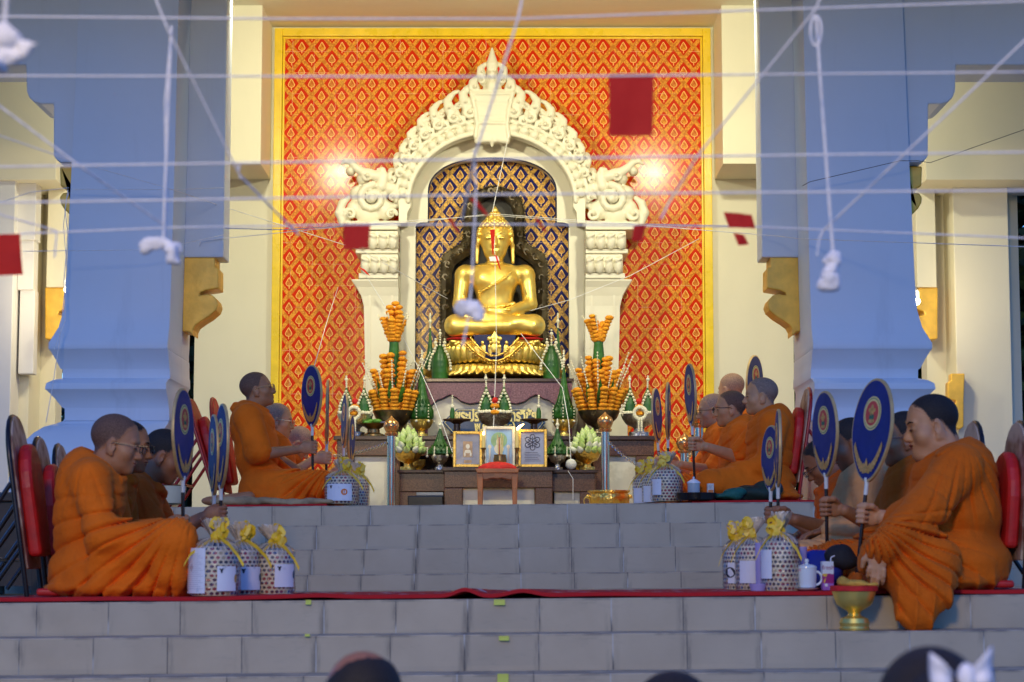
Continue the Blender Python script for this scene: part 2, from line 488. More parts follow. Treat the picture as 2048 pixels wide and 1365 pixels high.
# hanging posts with scrolled gold brackets on the inner faces of the columns
def bracket_poly(pts,Y): return [zx(u,v,Y) for u,v in pts]
BR=[(364,515),(430,515),(430,534),(437,537),(437,577),(412,581),(400,586),(399,591),(414,588),(425,591),(433,600),(436,610),(432,621),(418,633),(402,643),(391,651),(386,660),(386,672),(378,664),(364,663)]
def mirror(poly,c): return [(2*c-x,z) for x,z in poly][::-1]
def hang_post(s,label):
    Y0=14.84; cc=P(985,500,Y0).x; cc=(P(365,500,Y0).x+P(1606,500,Y0).x)/2
    t=thing('hanging_post',label,'post',(cc+s*2.2,Y0+.15,P(400,515,Y0).z),0,'hanging posts with gold brackets')
    a=P(365,515,Y0).x-cc; b=P(447,515,Y0).x-cc; zb=P(400,515,Y0).z
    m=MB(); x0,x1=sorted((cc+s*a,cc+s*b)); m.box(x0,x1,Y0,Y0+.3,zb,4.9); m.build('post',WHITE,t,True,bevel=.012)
    po=bracket_poly(BR,Y0+.01)
    if s>0: po=mirror(po,cc)
    m=MB(); m.prism(po,Y0+.012,Y0+.27); m.build('bracket',GOLDP,t,True,bevel=.014)
    # move second copy for the mirrored side
    return t
hang_post(-1,'pale hanging post with scrolled gold bracket beside the left column')
hang_post(1,'pale hanging post with scrolled gold bracket beside the right column')
# outer beams with stepped corbels
def outer_beam(s,label):
    Y0=14.45; cc=XCC
    pts=[(-260,130),(52,130),(53,182),(58,195),(68,204),(82,208),(107,208),(107,312),(113,320),(122,325),(165,325),(165,-120),(-260,-120)]
    po=[zx(u,v,Y0) for u,v in pts]
    if s>0: po=mirror(po,cc)
    t=thing('corbelled_beam',label,'beam',(cc+s*3.2,Y0+.3,P(100,208,Y0).z),0,'corbelled beams beside the columns')
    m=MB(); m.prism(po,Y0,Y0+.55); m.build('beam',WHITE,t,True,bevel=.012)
    pb=[(112,326),(146,326),(146,436),(140,432),(132,424),(120,412),(113,400),(112,388),(118,380),(134,378),(120,370),(113,366)]
    po=[zx(u,v,Y0) for u,v in pb][::-1]
    if s>0: po=mirror(po,cc)
    m=MB(); m.prism(po,Y0+.12,Y0+.4); m.build('bracket',GOLDP,t,True,bevel=.012)
    return t
outer_beam(-1,'white stepped corbel beam running out to the left of the left column')
outer_beam(1,'white stepped corbel beam running out to the right of the right column')
# --- side wings
def wing(s,label):
    Y0=17.6; cc=XC+.0
    t=thing('side_wall',label,'wall',(cc+s*4.6,Y0,ZU),0,'side walls of the shrine hall')
    def bx(u0,u1,vb,Yf,Yb,zt=6.4,name='wall',mat=CREAM,vtop=None,bev=.006):
        a=P(u0,vb,Yf).x-XCL; b=P(u1,vb,Yf).x-XCL; z=P(u1,vb,Yf).z if vb<1000 else ZU-.05
        zz=zt if vtop is None else P(u1,vtop,Yf).z
        x0,x1=sorted((XCL+s*a,XCL+s*b)); m=MB(); m.box(x0,x1,Yf,Yb,z,zz); return m.build(name,mat,t,True,bevel=bev)
    XCL=(P(90,600,Y0).x+P(1877,600,Y0).x)/2
    bx(-84,106,1010,Y0,Y0+.25)                       # main wall
    bx(-900,112,360,Y0-.75,Y0-.002)                   # overhanging upper block
    bx(92,131,575,Y0-.3,Y0-.02,vtop=330,name='post')
    Yb=Y0-.28
    pb=[(90,575),(128,575),(128,590),(133,592),(133,618),(118,624),(116,630),(126,632),(132,641),(131,652),(121,664),(109,672),(107,680),(90,678)]
    po=[(XCL-(P(131,600,Y0).x-x)+(P(131,600,Y0).x-XCL),z) for x,z in [zx(u,v,Yb) for u,v in pb]]
    if s>0: po=mirror(po,XCL)
    m=MB(); m.prism(po,Yb,Yb+.24); m.build('bracket',GOLDP,t,True,bevel=.012)
    if s<0:
        bx(-66,45,1010,17.2,Y0-.004,name='pier'); return t
    # outer pier with its own long bracket
    Yp=17.2
    bx(-84,52,1010,Yp,Y0-.004,name='pier',zt=6.4)
    ws=plaster('lavender_plaster',(.74,.73,.74),.6)
    bx(-84,15,1010,16.9,Yp-.003,name='pier',mat=ws)
    bx(28,70,480,Yp-.2,Yp-.003,name='post',mat=ws,vtop=0); bx(34,66,580,Yp-.17,Yp-.004,name='post',mat=ws,vtop=480.5); bx(36,66,748,Yp-.14,Yp-.004,name='post',mat=ws,vtop=580.5)
    pb=[(36,748),(64,748),(64,762),(70,766),(70,798),(54,803),(54,808),(68,811),(71,823),(64,845),(58,856),(46,860),(38,854),(38,800)]
    po=[zx(u,v,Yp-.1) for u,v in pb]
    if s>0: po=mirror(po,XCL)
    m=MB(); m.prism(po,Yp-.13,Yp-.02); m.build('bracket',GOLDP,t,True,bevel=.012)
    return t
wing(-1,'cream side wall on the left with gold scroll brackets, partly hidden by the left column')
wing(1,'cream side wall on the right with gold scroll brackets, partly hidden by the right column')
# bare bulbs on the side walls, seen beside the columns
BULB=Mat('lit_bulb',.3); BULB.set('Emission Color',(1,.86,.6,1)); BULB.set('Emission Strength',18.); BULB=BULB.m
def bulb(u,v,Y,label):
    p=P(u,v,Y); t=thing('wall_bulb',label,'lamp',p,0,'lit bulbs beside the columns')
    m=MB(); m.sphere((0,0,0),.026,12,8,(1,1,1.1)); m.build('bulb',BULB,t,smooth=1)
    m=MB(); m.lathe([(.016,.02),(.02,.03),(.02,.07),(.012,.09)],n=12); m.build('socket',pbr('lamp_socket',(.3,.3,.3),.4,0,0),t,smooth=.6); m=MB(); m.tube([(0,0,.085),(0,.05,.12),(0,Y and .55,.12)],.008,6); m.build('bracket_arm',pbr('lamp_arm',(.3,.3,.3),.4,0,0),t)
    l=bpy.data.lights.new('bulb_light','POINT'); l.energy=BULB_W; l.color=(1,.82,.50); l.shadow_soft_size=.04; o=bpy.data.objects.new('bulb_light',l); C.objects.link(o); o.location=p+Vector((0,-.14,.0))
bulb(134,579,16.7,'lit bare bulb beside the left column'); bulb(1834,603,16.7,'lit bare bulb beside the right column')
# --- roof over the hall
rf=thing('hall_roof','flat ceiling and eaves over the shrine hall, above the frame','roof',(XC,16,5.1))
m=MB(); m.box(-9,9,12.0,20.5,5.15,5.4); m.build('ceiling',CREAM,rf,True)
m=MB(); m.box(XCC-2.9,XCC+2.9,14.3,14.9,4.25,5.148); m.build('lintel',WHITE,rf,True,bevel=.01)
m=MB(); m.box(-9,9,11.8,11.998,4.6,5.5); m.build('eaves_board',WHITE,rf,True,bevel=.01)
m=MB(); m.box(-9,9,20.3,20.5,4.2,5.148); m.build('back_beam',CREAM,rf,True)
# --- trees outside, behind the hall
LEAF=Mat('dark_leaves',.6); LEAF.col(LEAF.mix(LEAF.noise(3,3).sm(.35,.65),(.012,.03,.012),(.035,.075,.022))); LEAF=LEAF.m
BARK=pbr('bark',(.09,.065,.045),.9,0,.3,12,20,.5)
def tree(x,y,h,w,label,seed):
    r=random.Random(seed); zg=zs[3]-.16
    t=thing('garden_tree',label,'tree',(x,y,zg),0,'trees behind the hall')
    m=MB(); pts=[Vector((r.uniform(-.1,.1)*k,r.uniform(-.1,.1)*k,h*.62*k/5)) for k in range(6)]
    m.tube(pts,[.2-.025*k for k in range(6)],8)
    for k in range(7):
        p=pts[2+k%4]; a=r.uniform(0,6.28); l=w*r.uniform(.4,.8)
        m.tube([p,p+Vector((math.cos(a)*l*.5,math.sin(a)*l*.5,l*.45)),p+Vector((math.cos(a)*l,math.sin(a)*l,l*.7))],[.07,.045,.02],6)
    m.build('trunk',BARK,t,smooth=1)
    m=MB()
    for c in range(95):
        a=r.uniform(0,6.28); rr=w*math.sqrt(r.random()); cz=h*r.uniform(.22,1.0); k=1-.5*abs(cz/h-.6)
        cc=Vector((math.cos(a)*rr*k,math.sin(a)*rr*k,cz))
        for q in range(70):
            d=Vector((r.gauss(0,1),r.gauss(0,1),r.gauss(0,.8)))*.28
            b=Vector((r.gauss(0,1),r.gauss(0,1),r.gauss(0,1))).normalized(); e=b.cross(Vector((r.gauss(0,1),r.gauss(0,1),r.gauss(0,1)))).normalized()
            L=r.uniform(.11,.22); p=cc+d
            m.add([p-b*L,p+e*L*.4,p+b*L,p-e*L*.4],[(0,1,2,3)])
    me=bpy.data.meshes.new('crown'); me.from_pydata(m.v,[],m.f)
    link_mesh('crown',me,LEAF,t)
tree(-3.9,24,5.6,1.6,'dark leafy tree seen through the gap left of the left column',1)
tree(-3.0,27,6.0,1.5,'dark tree seen through the narrow slit right of the left column',4)
tree(2.9,25,5.8,1.6,'dark tree seen through the narrow slit left of the right column',2)
tree(4.3,24,5.6,1.6,'dark leafy tree seen through the gap right of the right column',3)
tree(5.6,22.5,5.2,1.3,'dark tree beyond the wall at the right edge of the photo',5)
# ================================================================ light
w=bpy.data.worlds.new('World'); sc.world=w; w.use_nodes=True
nt=w.node_tree; bg=nt.nodes['Background']; sky=nt.nodes.new('ShaderNodeTexSky'); sky.sky_type='NISHITA'; sky.sun_disc=False
SUN_EL=math.radians(4); SUN_ROT=math.radians(0)
sky.sun_elevation=SUN_EL; sky.sun_rotation=SUN_ROT; sky.air_density=1.2; sky.ozone_density=4.5; sky.dust_density=.4
tint=nt.nodes.new('ShaderNodeMix'); tint.data_type='RGBA'; tint.blend_type='MULTIPLY'; tint.inputs[0].default_value=1; tint.inputs[7].default_value=(.33,.78,1.72,1)
nt.links.new(sky.outputs[0],tint.inputs[6]); nt.links.new(tint.outputs[2],bg.inputs['Color']); bg.inputs['Strength'].default_value=.12
# soft last light of the dusk sky from the front
sd=bpy.data.lights.new('dusk_sun','SUN'); sd.energy=.12; sd.angle=math.radians(60); sd.color=(.42,.72,1)
so=bpy.data.objects.new('dusk_sun',sd); C.objects.link(so); so.rotation_euler=(math.radians(55),0,math.radians(-8)); so.location=(0,-5,9)
# two warm flood lamps fixed inside the hall, high beside the columns
LAMPM=pbr('lamp_housing',(.05,.05,.05),.4,.5,0)
LG=Mat('lamp_glass',.3); LG.set('Emission Color',(1,.78,.42,1)); LG.set('Emission Strength',2.5); LG.col((.8,.8,.7))
def flood(s,label):
    x=XC+s*1.72; Yl=14.95; z=4.55
    t=thing('flood_lamp',label,'lamp',(x,Yl,z),0,'flood lamps lighting the shrine')
    M=Matrix.Rotation(math.radians(25),3,'X')
    m=MB(); m.xbox((0,0,0),.34,.09,.24,M); m.build('housing',LAMPM,t,bevel=.01)
    m=MB(); m.xbox(M@Vector((0,.05,0)),.29,.008,.19,M); m.build('lens',LG.m,t)
    m=MB(); m.tube([(0,-.03,.1),(0,-.03,.34),(0,-.05,.6)],.012); m.build('stem',LAMPM,t)
    l=bpy.data.lights.new('flood_light','AREA'); l.shape='RECTANGLE'; l.size=.28; l.size_y=.18; l.energy=LAMP_W; l.color=(1,.95,.66); l.spread=math.radians(165)
    o=bpy.data.objects.new('flood_light',l); C.objects.link(o); o.location=(x,Yl+.09,z-.03)
    d=Vector((XC+s*.5,19.0,2.2))-o.location; o.rotation_euler=d.to_track_quat('-Z','Y').to_euler()

flood(-1,'black flood lamp hung high inside the hall, above the left group of monks')
flood(1,'black flood lamp hung high inside the hall, above the right group of monks')
# warm yard lamp in front on the left, outside the picture
def yard_lamp(x,y,z,w,aim):
    t=thing('yard_lamp','warm yard lamp on a tall pole in front of the steps, behind the viewer','lamp',(x,y,zs[3]-.16),0)
    h=z-(zs[3]-.16)
    m=MB(); m.lathe([(.09,0),(.09,.03),(.045,.05),(.035,h+.1)],n=12); m.build('pole',LAMPM,t,smooth=.6)
    d=(Vector(aim)-Vector((x,y,z))).normalized(); R=d.to_track_quat('-Z','Y').to_matrix()
    m=MB(); m.xbox(Vector((0,0,h))-d*.06,1.25,1.25,.1,R); m.build('housing',LAMPM,t,bevel=.015)
    m=MB(); m.xbox(Vector((0,0,h))-d*.005,1.15,1.15,.008,R); m.build('lens',LG.m,t)
    l=bpy.data.lights.new('yard_light','AREA'); l.shape='SQUARE'; l.size=1.1; l.energy=w; l.color=(1,.74,.42); l.spread=math.radians(170)
    o=bpy.data.objects.new('yard_light',l); C.objects.link(o); o.location=Vector((x,y,z))+d*.02; o.rotation_euler=d.to_track_quat('-Z','Y').to_euler()
yard_lamp(-1.6,-2.6,4.3,YARD_W,(-.2,8.6,.5))
sc.view_settings.view_transform='Standard'; sc.view_settings.look='None'; sc.view_settings.exposure=EXPO; sc.view_settings.gamma=1
sc.cycles.max_bounces=8; sc.cycles.diffuse_bounces=4; sc.cycles.glossy_bounces=4; sc.cycles.transmission_bounces=6; sc.cycles.transparent_max_bounces=16
sc.cycles.use_denoising=True; sc.cycles.caustics_reflective=False; sc.cycles.caustics_refractive=False
# ================================================================ niche arch in ivory stucco
XN=P(984,500,18.8).x
na=thing('niche_arch','ivory stucco arch with beads and flame scrolls around the golden statue','arch',(XN,18.9,ZU))
Ya=18.72
def nz(u,v,Y=Ya):
    p=P(u,v,Y); return p.x-XN,p.z
sa=SDF((-1.5,-.16,2.55),(1.5,.14,5.2),.0085)
def Wp(x,y,z): return (x,y,z)
hA=nz(984+165,402)[0]; zA0=nz(984,402)[1]; zAt=nz(984,266)[1]; vA=zAt-zA0
def arcp(t,off=0):      # t: 0 left spring .. 1 right spring, measured along an ellipse
    a=PI*(1-t); return ((hA+off)*math.cos(a), zA0+(vA+off)*math.sin(a))
flat=((0,1,0),.45)
N=60
bp=[arcp(i/N,.055) for i in range(N+1)]
for off,r,y in ((.012,.022,-.075),(.125,.018,-.07)):
    q=[arcp(i/N,off) for i in range(N+1)]
    sa.chain([(x,y,z) for x,z in q],r,.008)
for off in (.04,.07,.10): 
    q=[arcp(i/N,off) for i in range(N+1)]
    sa.chain([(x,-.0,z) for x,z in q],.055,.01)
# beads
for i in range(25):
    t=.035+.93*i/24
    if abs(t-.5)<.055: continue
    x,z=arcp(t,.066); sa.ell((x,-.075,z),(.043,.034,.043),.002)
def spiral(cx,cz,r,turn,a0,tk,dirn=1,y=-.06,k=.006):
    n=16; pts=[];rs=[]
    for i in range(n+1):
        f=i/n; a=a0+dirn*turn*2*PI*f; rr=r*(1-.8*f); pts.append((cx+rr*math.cos(a),y-.02*f,cz+rr*math.sin(a))); rs.append(tk*(1-.45*f))
    sa.chain(pts,rs,k)
    sa.ell((cx,y-.035,cz),(r*.33,.03,r*.33),k)
def leaf(x,z,h,lean,wd,s=1,y=-.04):
    """kranok flame: curved tapering blade with a hooked, rounded tip"""
    pts=[];rs=[]
    for i in range(9):
        f=i/8; px=x+s*lean*math.sin(f*PI*.6)*h*.6 - s*.30*h*max(0,f-.62)/.38; pz=z+h*(f if f<.85 else .85+(f-.85)*.35)
        pts.append((px,y-.03*math.sin(f*PI),pz)); rs.append(max(.017,wd*(1-f)**.55*(.65+.5*math.sin(min(1,f*2.2)*PI/2))))
    sa.chain(pts,rs,.006,flat=((0,1,0),.8))
for s in (-1,1):
    K=7
    for i in range(K):
        t=.5+s*(.075+.057*i); x,z=arcp(t,.13); h=.37-.17*(i/(K-1)); w=1-.35*i/(K-1)
        nx,nz_=arcp(t,.3); 
        sa.cap((x,.0,z),(x+(nx-x)*.4,.0,z+h*.45),.10*w,.06*w,.02,flat=((0,1,0),.5))
        leaf(x-s*.03,z+.02,h,.45,.058*w,s)
        leaf(x+s*.075*w,z-.03,h*.66,.45,.042*w,s,-.03)
        spiral(x-s*.01,z+.06*w+.02,.062*w,1.15,PI/2,.022*w,-s,-.085)
        spiral(x+s*.085*w,z+.0,.045*w,1.1,PI/2,.018*w,s,-.075); spiral(x+s*.035*w,z+.17*w,.036*w,1.1,PI/2,.014*w,s,-.08); spiral(x-s*.05*w,z+.19*w,.03*w,1.1,PI/2,.012*w,-s,-.075)
        sa.ell((x+s*.03*w,-.06,z+.12*w),(.03*w,.03,.04*w),.006)
# crowning keystone
kz0=nz(984,275)[1]; kz1=nz(984,186)[1]
for zz,hw in ((kz0+.02,.16),(kz0+.12,.15),(kz0+.25,.165),(kz1-.03,.20)):
    sa.box((0,-.05,zz),(hw,.06,.065),.02,.02)
for s in (-1,1):
    sa.chain([(s*.15,-.11,kz0+.0),(s*.135,-.11,kz0+.12),(s*.15,-.11,kz0+.25),(s*.19,-.11,kz1)],.018,.008)
sa.box((0,-.105,kz0+.13),(.13,.02,.012),.006,.004); sa.box((0,-.105,kz1-.01),(.17,.02,.012),.006,.004)
sa.cap((-.13,-.08,kz0-.03),(-.05,-.08,kz0-.015),.03,.03,.01); sa.cap((.13,-.08,kz0-.03),(.05,-.08,kz0-.015),.03,.03,.01); sa.cap((0,-.08,kz0-.075),(0,-.08,kz0+.0),.012,.035,.02)
for s in (-1,1):
    leaf(s*.15,kz1-.03,.21,.2,.06,s); spiral(s*.155,kz1+.05,.05,1.2,PI/2,.018,-s,-.085); spiral(s*.10,kz1+.12,.036,1.1,PI/2,.014,s,-.085)
    leaf(s*.085,kz1+.11,.19,.2,.046,s); spiral(s*.09,kz1+.19,.032,1.1,PI/2,.013,-s,-.08)
sa.cap((0,-.02,kz1),(0,-.02,kz1+.26),.10,.045,.015,flat=((0,1,0),.6)); sa.ell((0,-.08,kz1+.06),(.05,.045,.07),.004); sa.ell((0,-.08,kz1+.165),(.034,.04,.045),.004)
zt=nz(984,94)[1]
sa.ell((0,-.055,zt-.17),(.05,.045,.075),.004); sa.cap((0,-.055,zt-.15),(0,-.055,zt),.055,.008,.01)
# big end scrolls
for s in (-1,1):
    def q(u,v):
        x,z=nz(u,v); return (-x if s>0 else x, z)
    for u,v,r in ((735,425,.11),(710,415,.08),(770,418,.09),(752,390,.10),(715,385,.075),(725,355,.06),(700,340,.045),(780,375,.06),(690,430,.055)):
        x,z=q(u,v); sa.ell((x,-.02,z),(r,.07,r),.03)
    x,z=q(745,397); spiral(x,z,.125,1.5,PI*.5 if s<0 else PI*.5,.036,1 if s<0 else -1,-.09)
    x,z=q(735,352); spiral(x,z,.06,1.2,0 if s<0 else PI,.022,1 if s<0 else -1,-.08)
    x,z=q(700,428); spiral(x,z,.055,1.2,PI,.02,-1 if s<0 else 1,-.08)
    x,z=q(782,428); spiral(x,z,.05,1.2,0,.018,1 if s<0 else -1,-.08)
    x,z=q(786,395); spiral(x,z,.04,1.2,0,.016,1,-.08)
    pts=[q(u,v) for u,v in ((755,352),(728,345),(712,335),(702,324),(690,321),(683,327))]
    sa.chain([(x,-.07,z) for x,z in pts],[.05,.045,.036,.03,.024,.014],.01)
    pts=[q(u,v) for u,v in ((762,372),(768,352),(764,340),(756,338))]
    sa.chain([(x,-.07,z) for x,z in pts],[.05,.04,.03,.015],.01)
    pts=[q(u,v) for u,v in ((684,445),(678,425),(684,405),(696,395))]
    sa.chain([(x,-.06,z) for x,z in pts],[.03,.04,.035,.02],.01)
    x0,z0=q(690,446); x1,z1=q(797,446); sa.cap((x0,-.03,z0),(x1,-.03,z1),.03,.03,.015)
sa.build('arch_band',STUCCO,na,False,loc=(0,Ya-18.9+.1,-ZU))
# capitals with leaf rows, pillars, bases
for s in (-1,1):
    def hx(u,v,Y=Ya): 
        return abs(nz(u,v,Y)[0])
    rs=MB()
    def slab(u,v0,v1,prot,name='capital',bev=.01,mat=STUCCO,uin=797):
        a=hx(u,v0); b=hx(uin,v0); x0,x1=sorted((XN+s*a,XN+s*b)); m=MB()
        m.box(x0,x1,Ya-prot,YW-.003,nz(0,v1)[1],nz(0,v0)[1]); return m.build(name,mat,na,True,bevel=bev)
    slab(696,447,463,.10); slab(712,500,509,.06); slab(718,548,559,.05)
    for (v0,v1,ua,ub,n,pr) in ((464,499,706,716,4,.05),(510,547,716,722,4,.03)):
        sl=SDF((-.5,-.2,-.15),(.5,.1,.15),.009)
        z0=nz(0,v1)[1]; z1=nz(0,v0)[1]; h=(z1-z0)/2; zc=(z0+z1)/2
        xa=hx(ub,v1); xb=hx(797,v1); xm=(xa+xb)/2; wv=(xa-xb)/n
        sl.box((0,.02,0),((xa-xb)/2,.07,h),.01,0)
        for i in range(n):
            cx=(-(n-1)/2+i)*wv
            sl.ell((cx,-.06,-.02),(wv*.5,.05,h*.95),.006); sl.cap((cx-wv*.2*s,-.10,h*.2),(cx+wv*.3*s,-.11,h*.45),.02,.014,.006)
        sl.build('capital_leaves',STUCCO,na,False,loc=(s*xm,Ya-18.9+.03-pr,zc-ZU))
    # flared pillar
    rows=[(560,704,.06),(563,704,.06),(575,713,.03),(592,722,.01),(612,727,0),(795,731,0)]
    rr=[]
    for v,u,pr in rows:
        a=hx(u,v); b=hx(797,v); z=nz(0,v)[1]; xo=XN+s*a; xi=XN+s*b
        x0,x1=sorted((xo,xi)); rr.append([Vector((x0,Ya-pr+.02,z)),Vector((x1,Ya-pr+.02,z)),Vector((x1,YW-.004,z)),Vector((x0,YW-.004,z))])
    m=MB(); m.rings(rr[::-1]); m.build('pillar',STUCCO,na,True,bevel=.006)
    # raised panel border on the pillar
    a=hx(737,600); b=hx(786,600); z0=nz(0,785)[1]; z1=nz(0,580)[1]; yy=Ya+.02
    m=MB(); fw=.018
    for x0,x1,zz0,zz1 in ((b,a,z1-fw,z1),(b,a,z0,z0+fw),(b,b+fw,z0+fw,z1-fw),(a-fw,a,z0+fw,z1-fw)):
        xx=sorted((XN+s*x0,XN+s*x1)); m.box(xx[0],xx[1],yy-.012,yy+.01,zz0,zz1)
    m.build('pillar_moulding',STUCCO,na,True)
    slab(727,796,803,.0); slab(722,804,826,.05); slab(713,827,1010,.09,'pillar_base')
    # inner jamb, set back
    a=hx(797,600); b=nz(831,600,19.0)[0]; xx=sorted((XN+s*a,XN+s*abs(b))); m=MB(); m.box(xx[0],xx[1],18.98,YW-.005,ZU,nz(0,446)[1]); m.build('jamb',STUCCO,na,True,bevel=.008)
    # small bracket under the arch spring
    m=MB(); a=hx(797,430); b=hx(821,430); po=[(a,nz(0,400)[1]),(b-.0,nz(0,400)[1]),(b,nz(0,413)[1]),(b+.03,nz(0,425)[1]),(b+.035,nz(0,446)[1]),(a,nz(0,446)[1])]
    m.prism([(XN+s*x,z) for x,z in po],Ya+.03,18.979); m.build('spring_block',STUCCO,na,True,bevel=.006)
# set-back arch wall with round-headed opening; blue tile behind
def open_poly(n=28):
    pts=[]
    hxo=(nz(1140,600,19.0)[0]-nz(829,600,19.0)[0])/2; hxi=(nz(1113,400,19.0)[0]-nz(855,400,19.0)[0])/2; c=(nz(1140,600,19.0)[0]+nz(829,600,19.0)[0])/2
    zs1=nz(0,446,19.0)[1]; zs2=nz(0,385,19.0)[1]; ztp=nz(0,316,19.0)[1]
    R=[(hxo,ZU+.9),(hxo,zs1-.05),(hxo-.014,zs1-.014),(hxo-.05,zs1),(hxi+.0,zs1+.002),(hxi,zs2)]
    for i in range(1,n):
        a=PI/2*i/n; R.append((hxi*math.cos(a)**.85,zs2+(ztp-zs2)*math.sin(a)**.9))
    R.append((0,ztp))
    L=[(-x,z) for x,z in R[:-1]][::-1]
    return [(c+x,z) for x,z in R+L]
op=open_poly()
m=MB(); n=len(op)
# wall ring between opening and an outer outline following the front arch
outer=[]
for x,z in op:
    dx=x-op[n//2][0]
    if z<zA0: outer.append((math.copysign(hA+.10,dx),z))
    else:
        a=math.atan2(z-zA0,dx*.9); outer.append(((hA+.10)*math.cos(a),zA0+(vA+.10)*math.sin(a)))
y0=18.985
vs=[(XN+x,y0,z) for x,z in op]+[(XN+x,y0,z) for x,z in outer]+[(XN+x,y0+.2,z) for x,z in op]
fs=[]
for i in range(n-1):
    fs.append((i,i+1,n+i+1,n+i)); fs.append((i,2*n+i,2*n+i+1,i+1))
m.add(vs,fs); m.build('inner_arch',STUCCO,na,True,smooth=.6)
m=MB(); m.add([(XN+x,YW-.03,z) for x,z in op],[tuple(range(n))]); m.build('blue_tile_panel',BLUT,na,True)
NAVYP=pbr('navy_edge',(.02,.02,.06),.3,0,0)
m=MB(); m.tube([(XN+x*.992,18.985+.02,z) for x,z in op],.011,6); m.build('panel_edge',NAVYP,na,True,smooth=1)
# soffit between front band and inner arch
m=MB(); rr=[]
for i in range(41):
    x,z=arcp(i/40,.03); rr.append([(XN+x,Ya+.05,z),(XN+x*1.0,18.99,z)])
m.add([p for r in rr for p in r],[(2*i,2*i+1,2*i+3,2*i+2) for i in range(40)]); m.build('soffit',STUCCO,na,True,smooth=1)
# ================================================================ altar
BROWN=Mat('brown_granite',.22,0,.5); _n=BROWN.noise(120,3,.7); _v=BROWN.noise(5,4)
BROWN.col(BROWN.mix(_n.sm(.35,.68),(.055,.022,.010),(.16,.07,.035))); BROWN.set('Roughness',.18+_v*.15); BROWN=BROWN.m
DKBR=pbr('dark_granite_edge',(.05,.022,.014),.2,0,.25,40)
PURP=Mat('purple_granite',.3); _n=PURP.noise(70,4,.7); PURP.col(PURP.mix(_n.sm(.35,.68),(.10,.028,.05),(.25,.10,.14))); PURP=PURP.m
MARB=Mat('cream_marble',.25); _n=MARB.noise(3,6,.65); _v=MARB.noise(1.3,5,.7); MARB.col(MARB.mix(_v.sm(.48,.56)*.5,MARB.mix(_n.sm(.3,.7),(.66,.62,.50),(.78,.74,.62)),(.42,.38,.30))); MARB=MARB.m
GOLD=Mat('polished_gold',.2,.82); _n=GOLD.noise(14,3); GOLD.col(GOLD.mix(_n.sm(.3,.7),(1,.68,.14),(1,.76,.20))); GOLD.set('Roughness',.30+_n*.14); GOLD=GOLD.m
GOLDR=Mat('embossed_gold',.3,1.); _n=GOLDR.vor(55); GOLDR.col((.88,.58,.13)); GOLDR.bump(_n,.7,.006); GOLDR=GOLDR.m
BRONZE=Mat('dark_bronze',.38,.9); _n=BRONZE.noise(9,4); BRONZE.col(BRONZE.mix(_n.sm(.3,.7),(.10,.08,.05),(.24,.20,.13))); BRONZE.bump(BRONZE.noise(30,3),.3,.01); BRONZE=BRONZE.m
BRASS=pbr('old_brass',(.38,.24,.09),.32,.95,.3,9)
SILV=Mat('embossed_silver',.3,1.); _n=SILV.vor(60); SILV.col((.62,.60,.56)); SILV.bump(_n,.8,.006); SILV=SILV.m
STEEL=pbr('stainless_steel',(.62,.62,.63),.14,1.,.05)
GREEN=Mat('banana_leaf',.4); _n=GREEN.noise(5,3); GREEN.col(GREEN.mix(_n.sm(.3,.7),(.012,.075,.010),(.035,.16,.018))); _x,_y,_z=GREEN.xyz(); GREEN.bump((_z*120).sin(),.15,.004); GREEN=GREEN.m
LGREEN=pbr('light_leaf',(.10,.30,.03),.45,0,.25,8)
JASM=pbr('jasmine_flower',(.82,.78,.58),.6,0,.1,30)
MARI=Mat('marigold',.75); _n=MARI.noise(60,3); MARI.col(MARI.mix(_n.sm(.3,.7),(.80,.25,.006),(.98,.46,.015))); MARI.bump(MARI.noise(140,2),.9,.01); MARI=MARI.m
LOTUS=Mat('lotus_bud',.5); _x,_y,_z=LOTUS.xyz(); LOTUS.col(LOTUS.mix(LOTUS.noise(12,3).sm(.3,.7),(.42,.60,.12),(.68,.76,.38))); LOTUS=LOTUS.m
LOTW=pbr('pale_lotus_bud',(.72,.72,.55),.5,0,.15,14)
REDV=pbr('red_velvet',(.62,.015,.012),.75,0,.2,20,90,.2)
NAVY=pbr('navy_cloth',(.010,.014,.085),.7,0,.15,20,150,.2)
WOODR=pbr('red_brown_wood',(.36,.11,.025),.3,0,.2,14,0,.2,.5,0,.3)
BLACK=pbr('black_lacquer',(.012,.010,.010),.2,0,0)
WHT=pbr('white_ceramic',(.80,.82,.86),.25,0,.03)
XA=P(991,872,17.7).x
def marble_front(m,x0,x1,z0,z1,y): pass
ta=thing('altar_table','long brown granite altar table with cream marble panels below the statue','table',(XA,18.0,ZU))
def box_u(par,name,mat,u0,u1,v0,v1,Y,dep,bev=.006):
    a=P(u0,v0,Y); b=P(u1,v1,Y); z1=P(u0,v0,Y).z; z0=P(u0,v1,Y).z
    m=MB(); m.box(a.x,P(u1,v0,Y).x,Y,Y+dep,z0,z1); return m.build(name,mat,par,True,bevel=bev)
zbt=P(0,872,17.7).z
box_u(ta,'tabletop',DKBR,667,1316,872,880,17.68,.98,.004)
box_u(ta,'apron',BROWN,674,1308,880.5,912,17.72,.9)
for u0,u1 in ((674,708),(776,800),(1186,1204),(1272,1308)): box_u(ta,'leg',BROWN,u0,u1,912.5,1040,17.725,.85)
for u0,u1 in ((708.5,775.5),(1204.5,1271.5)): box_u(ta,'marble_panel',MARB,u0,u1,912.5,1040,17.76,.3)
ts=thing('altar_step','lower brown granite altar step with marble insets in front of the long table','altar',(XA,17.3,ZU))
box_u(ts,'tabletop',DKBR,794,1196,940,946,17.1,.58,.004); box_u(ts,'apron',BROWN,799,1191,946.5,984,17.13,.5)
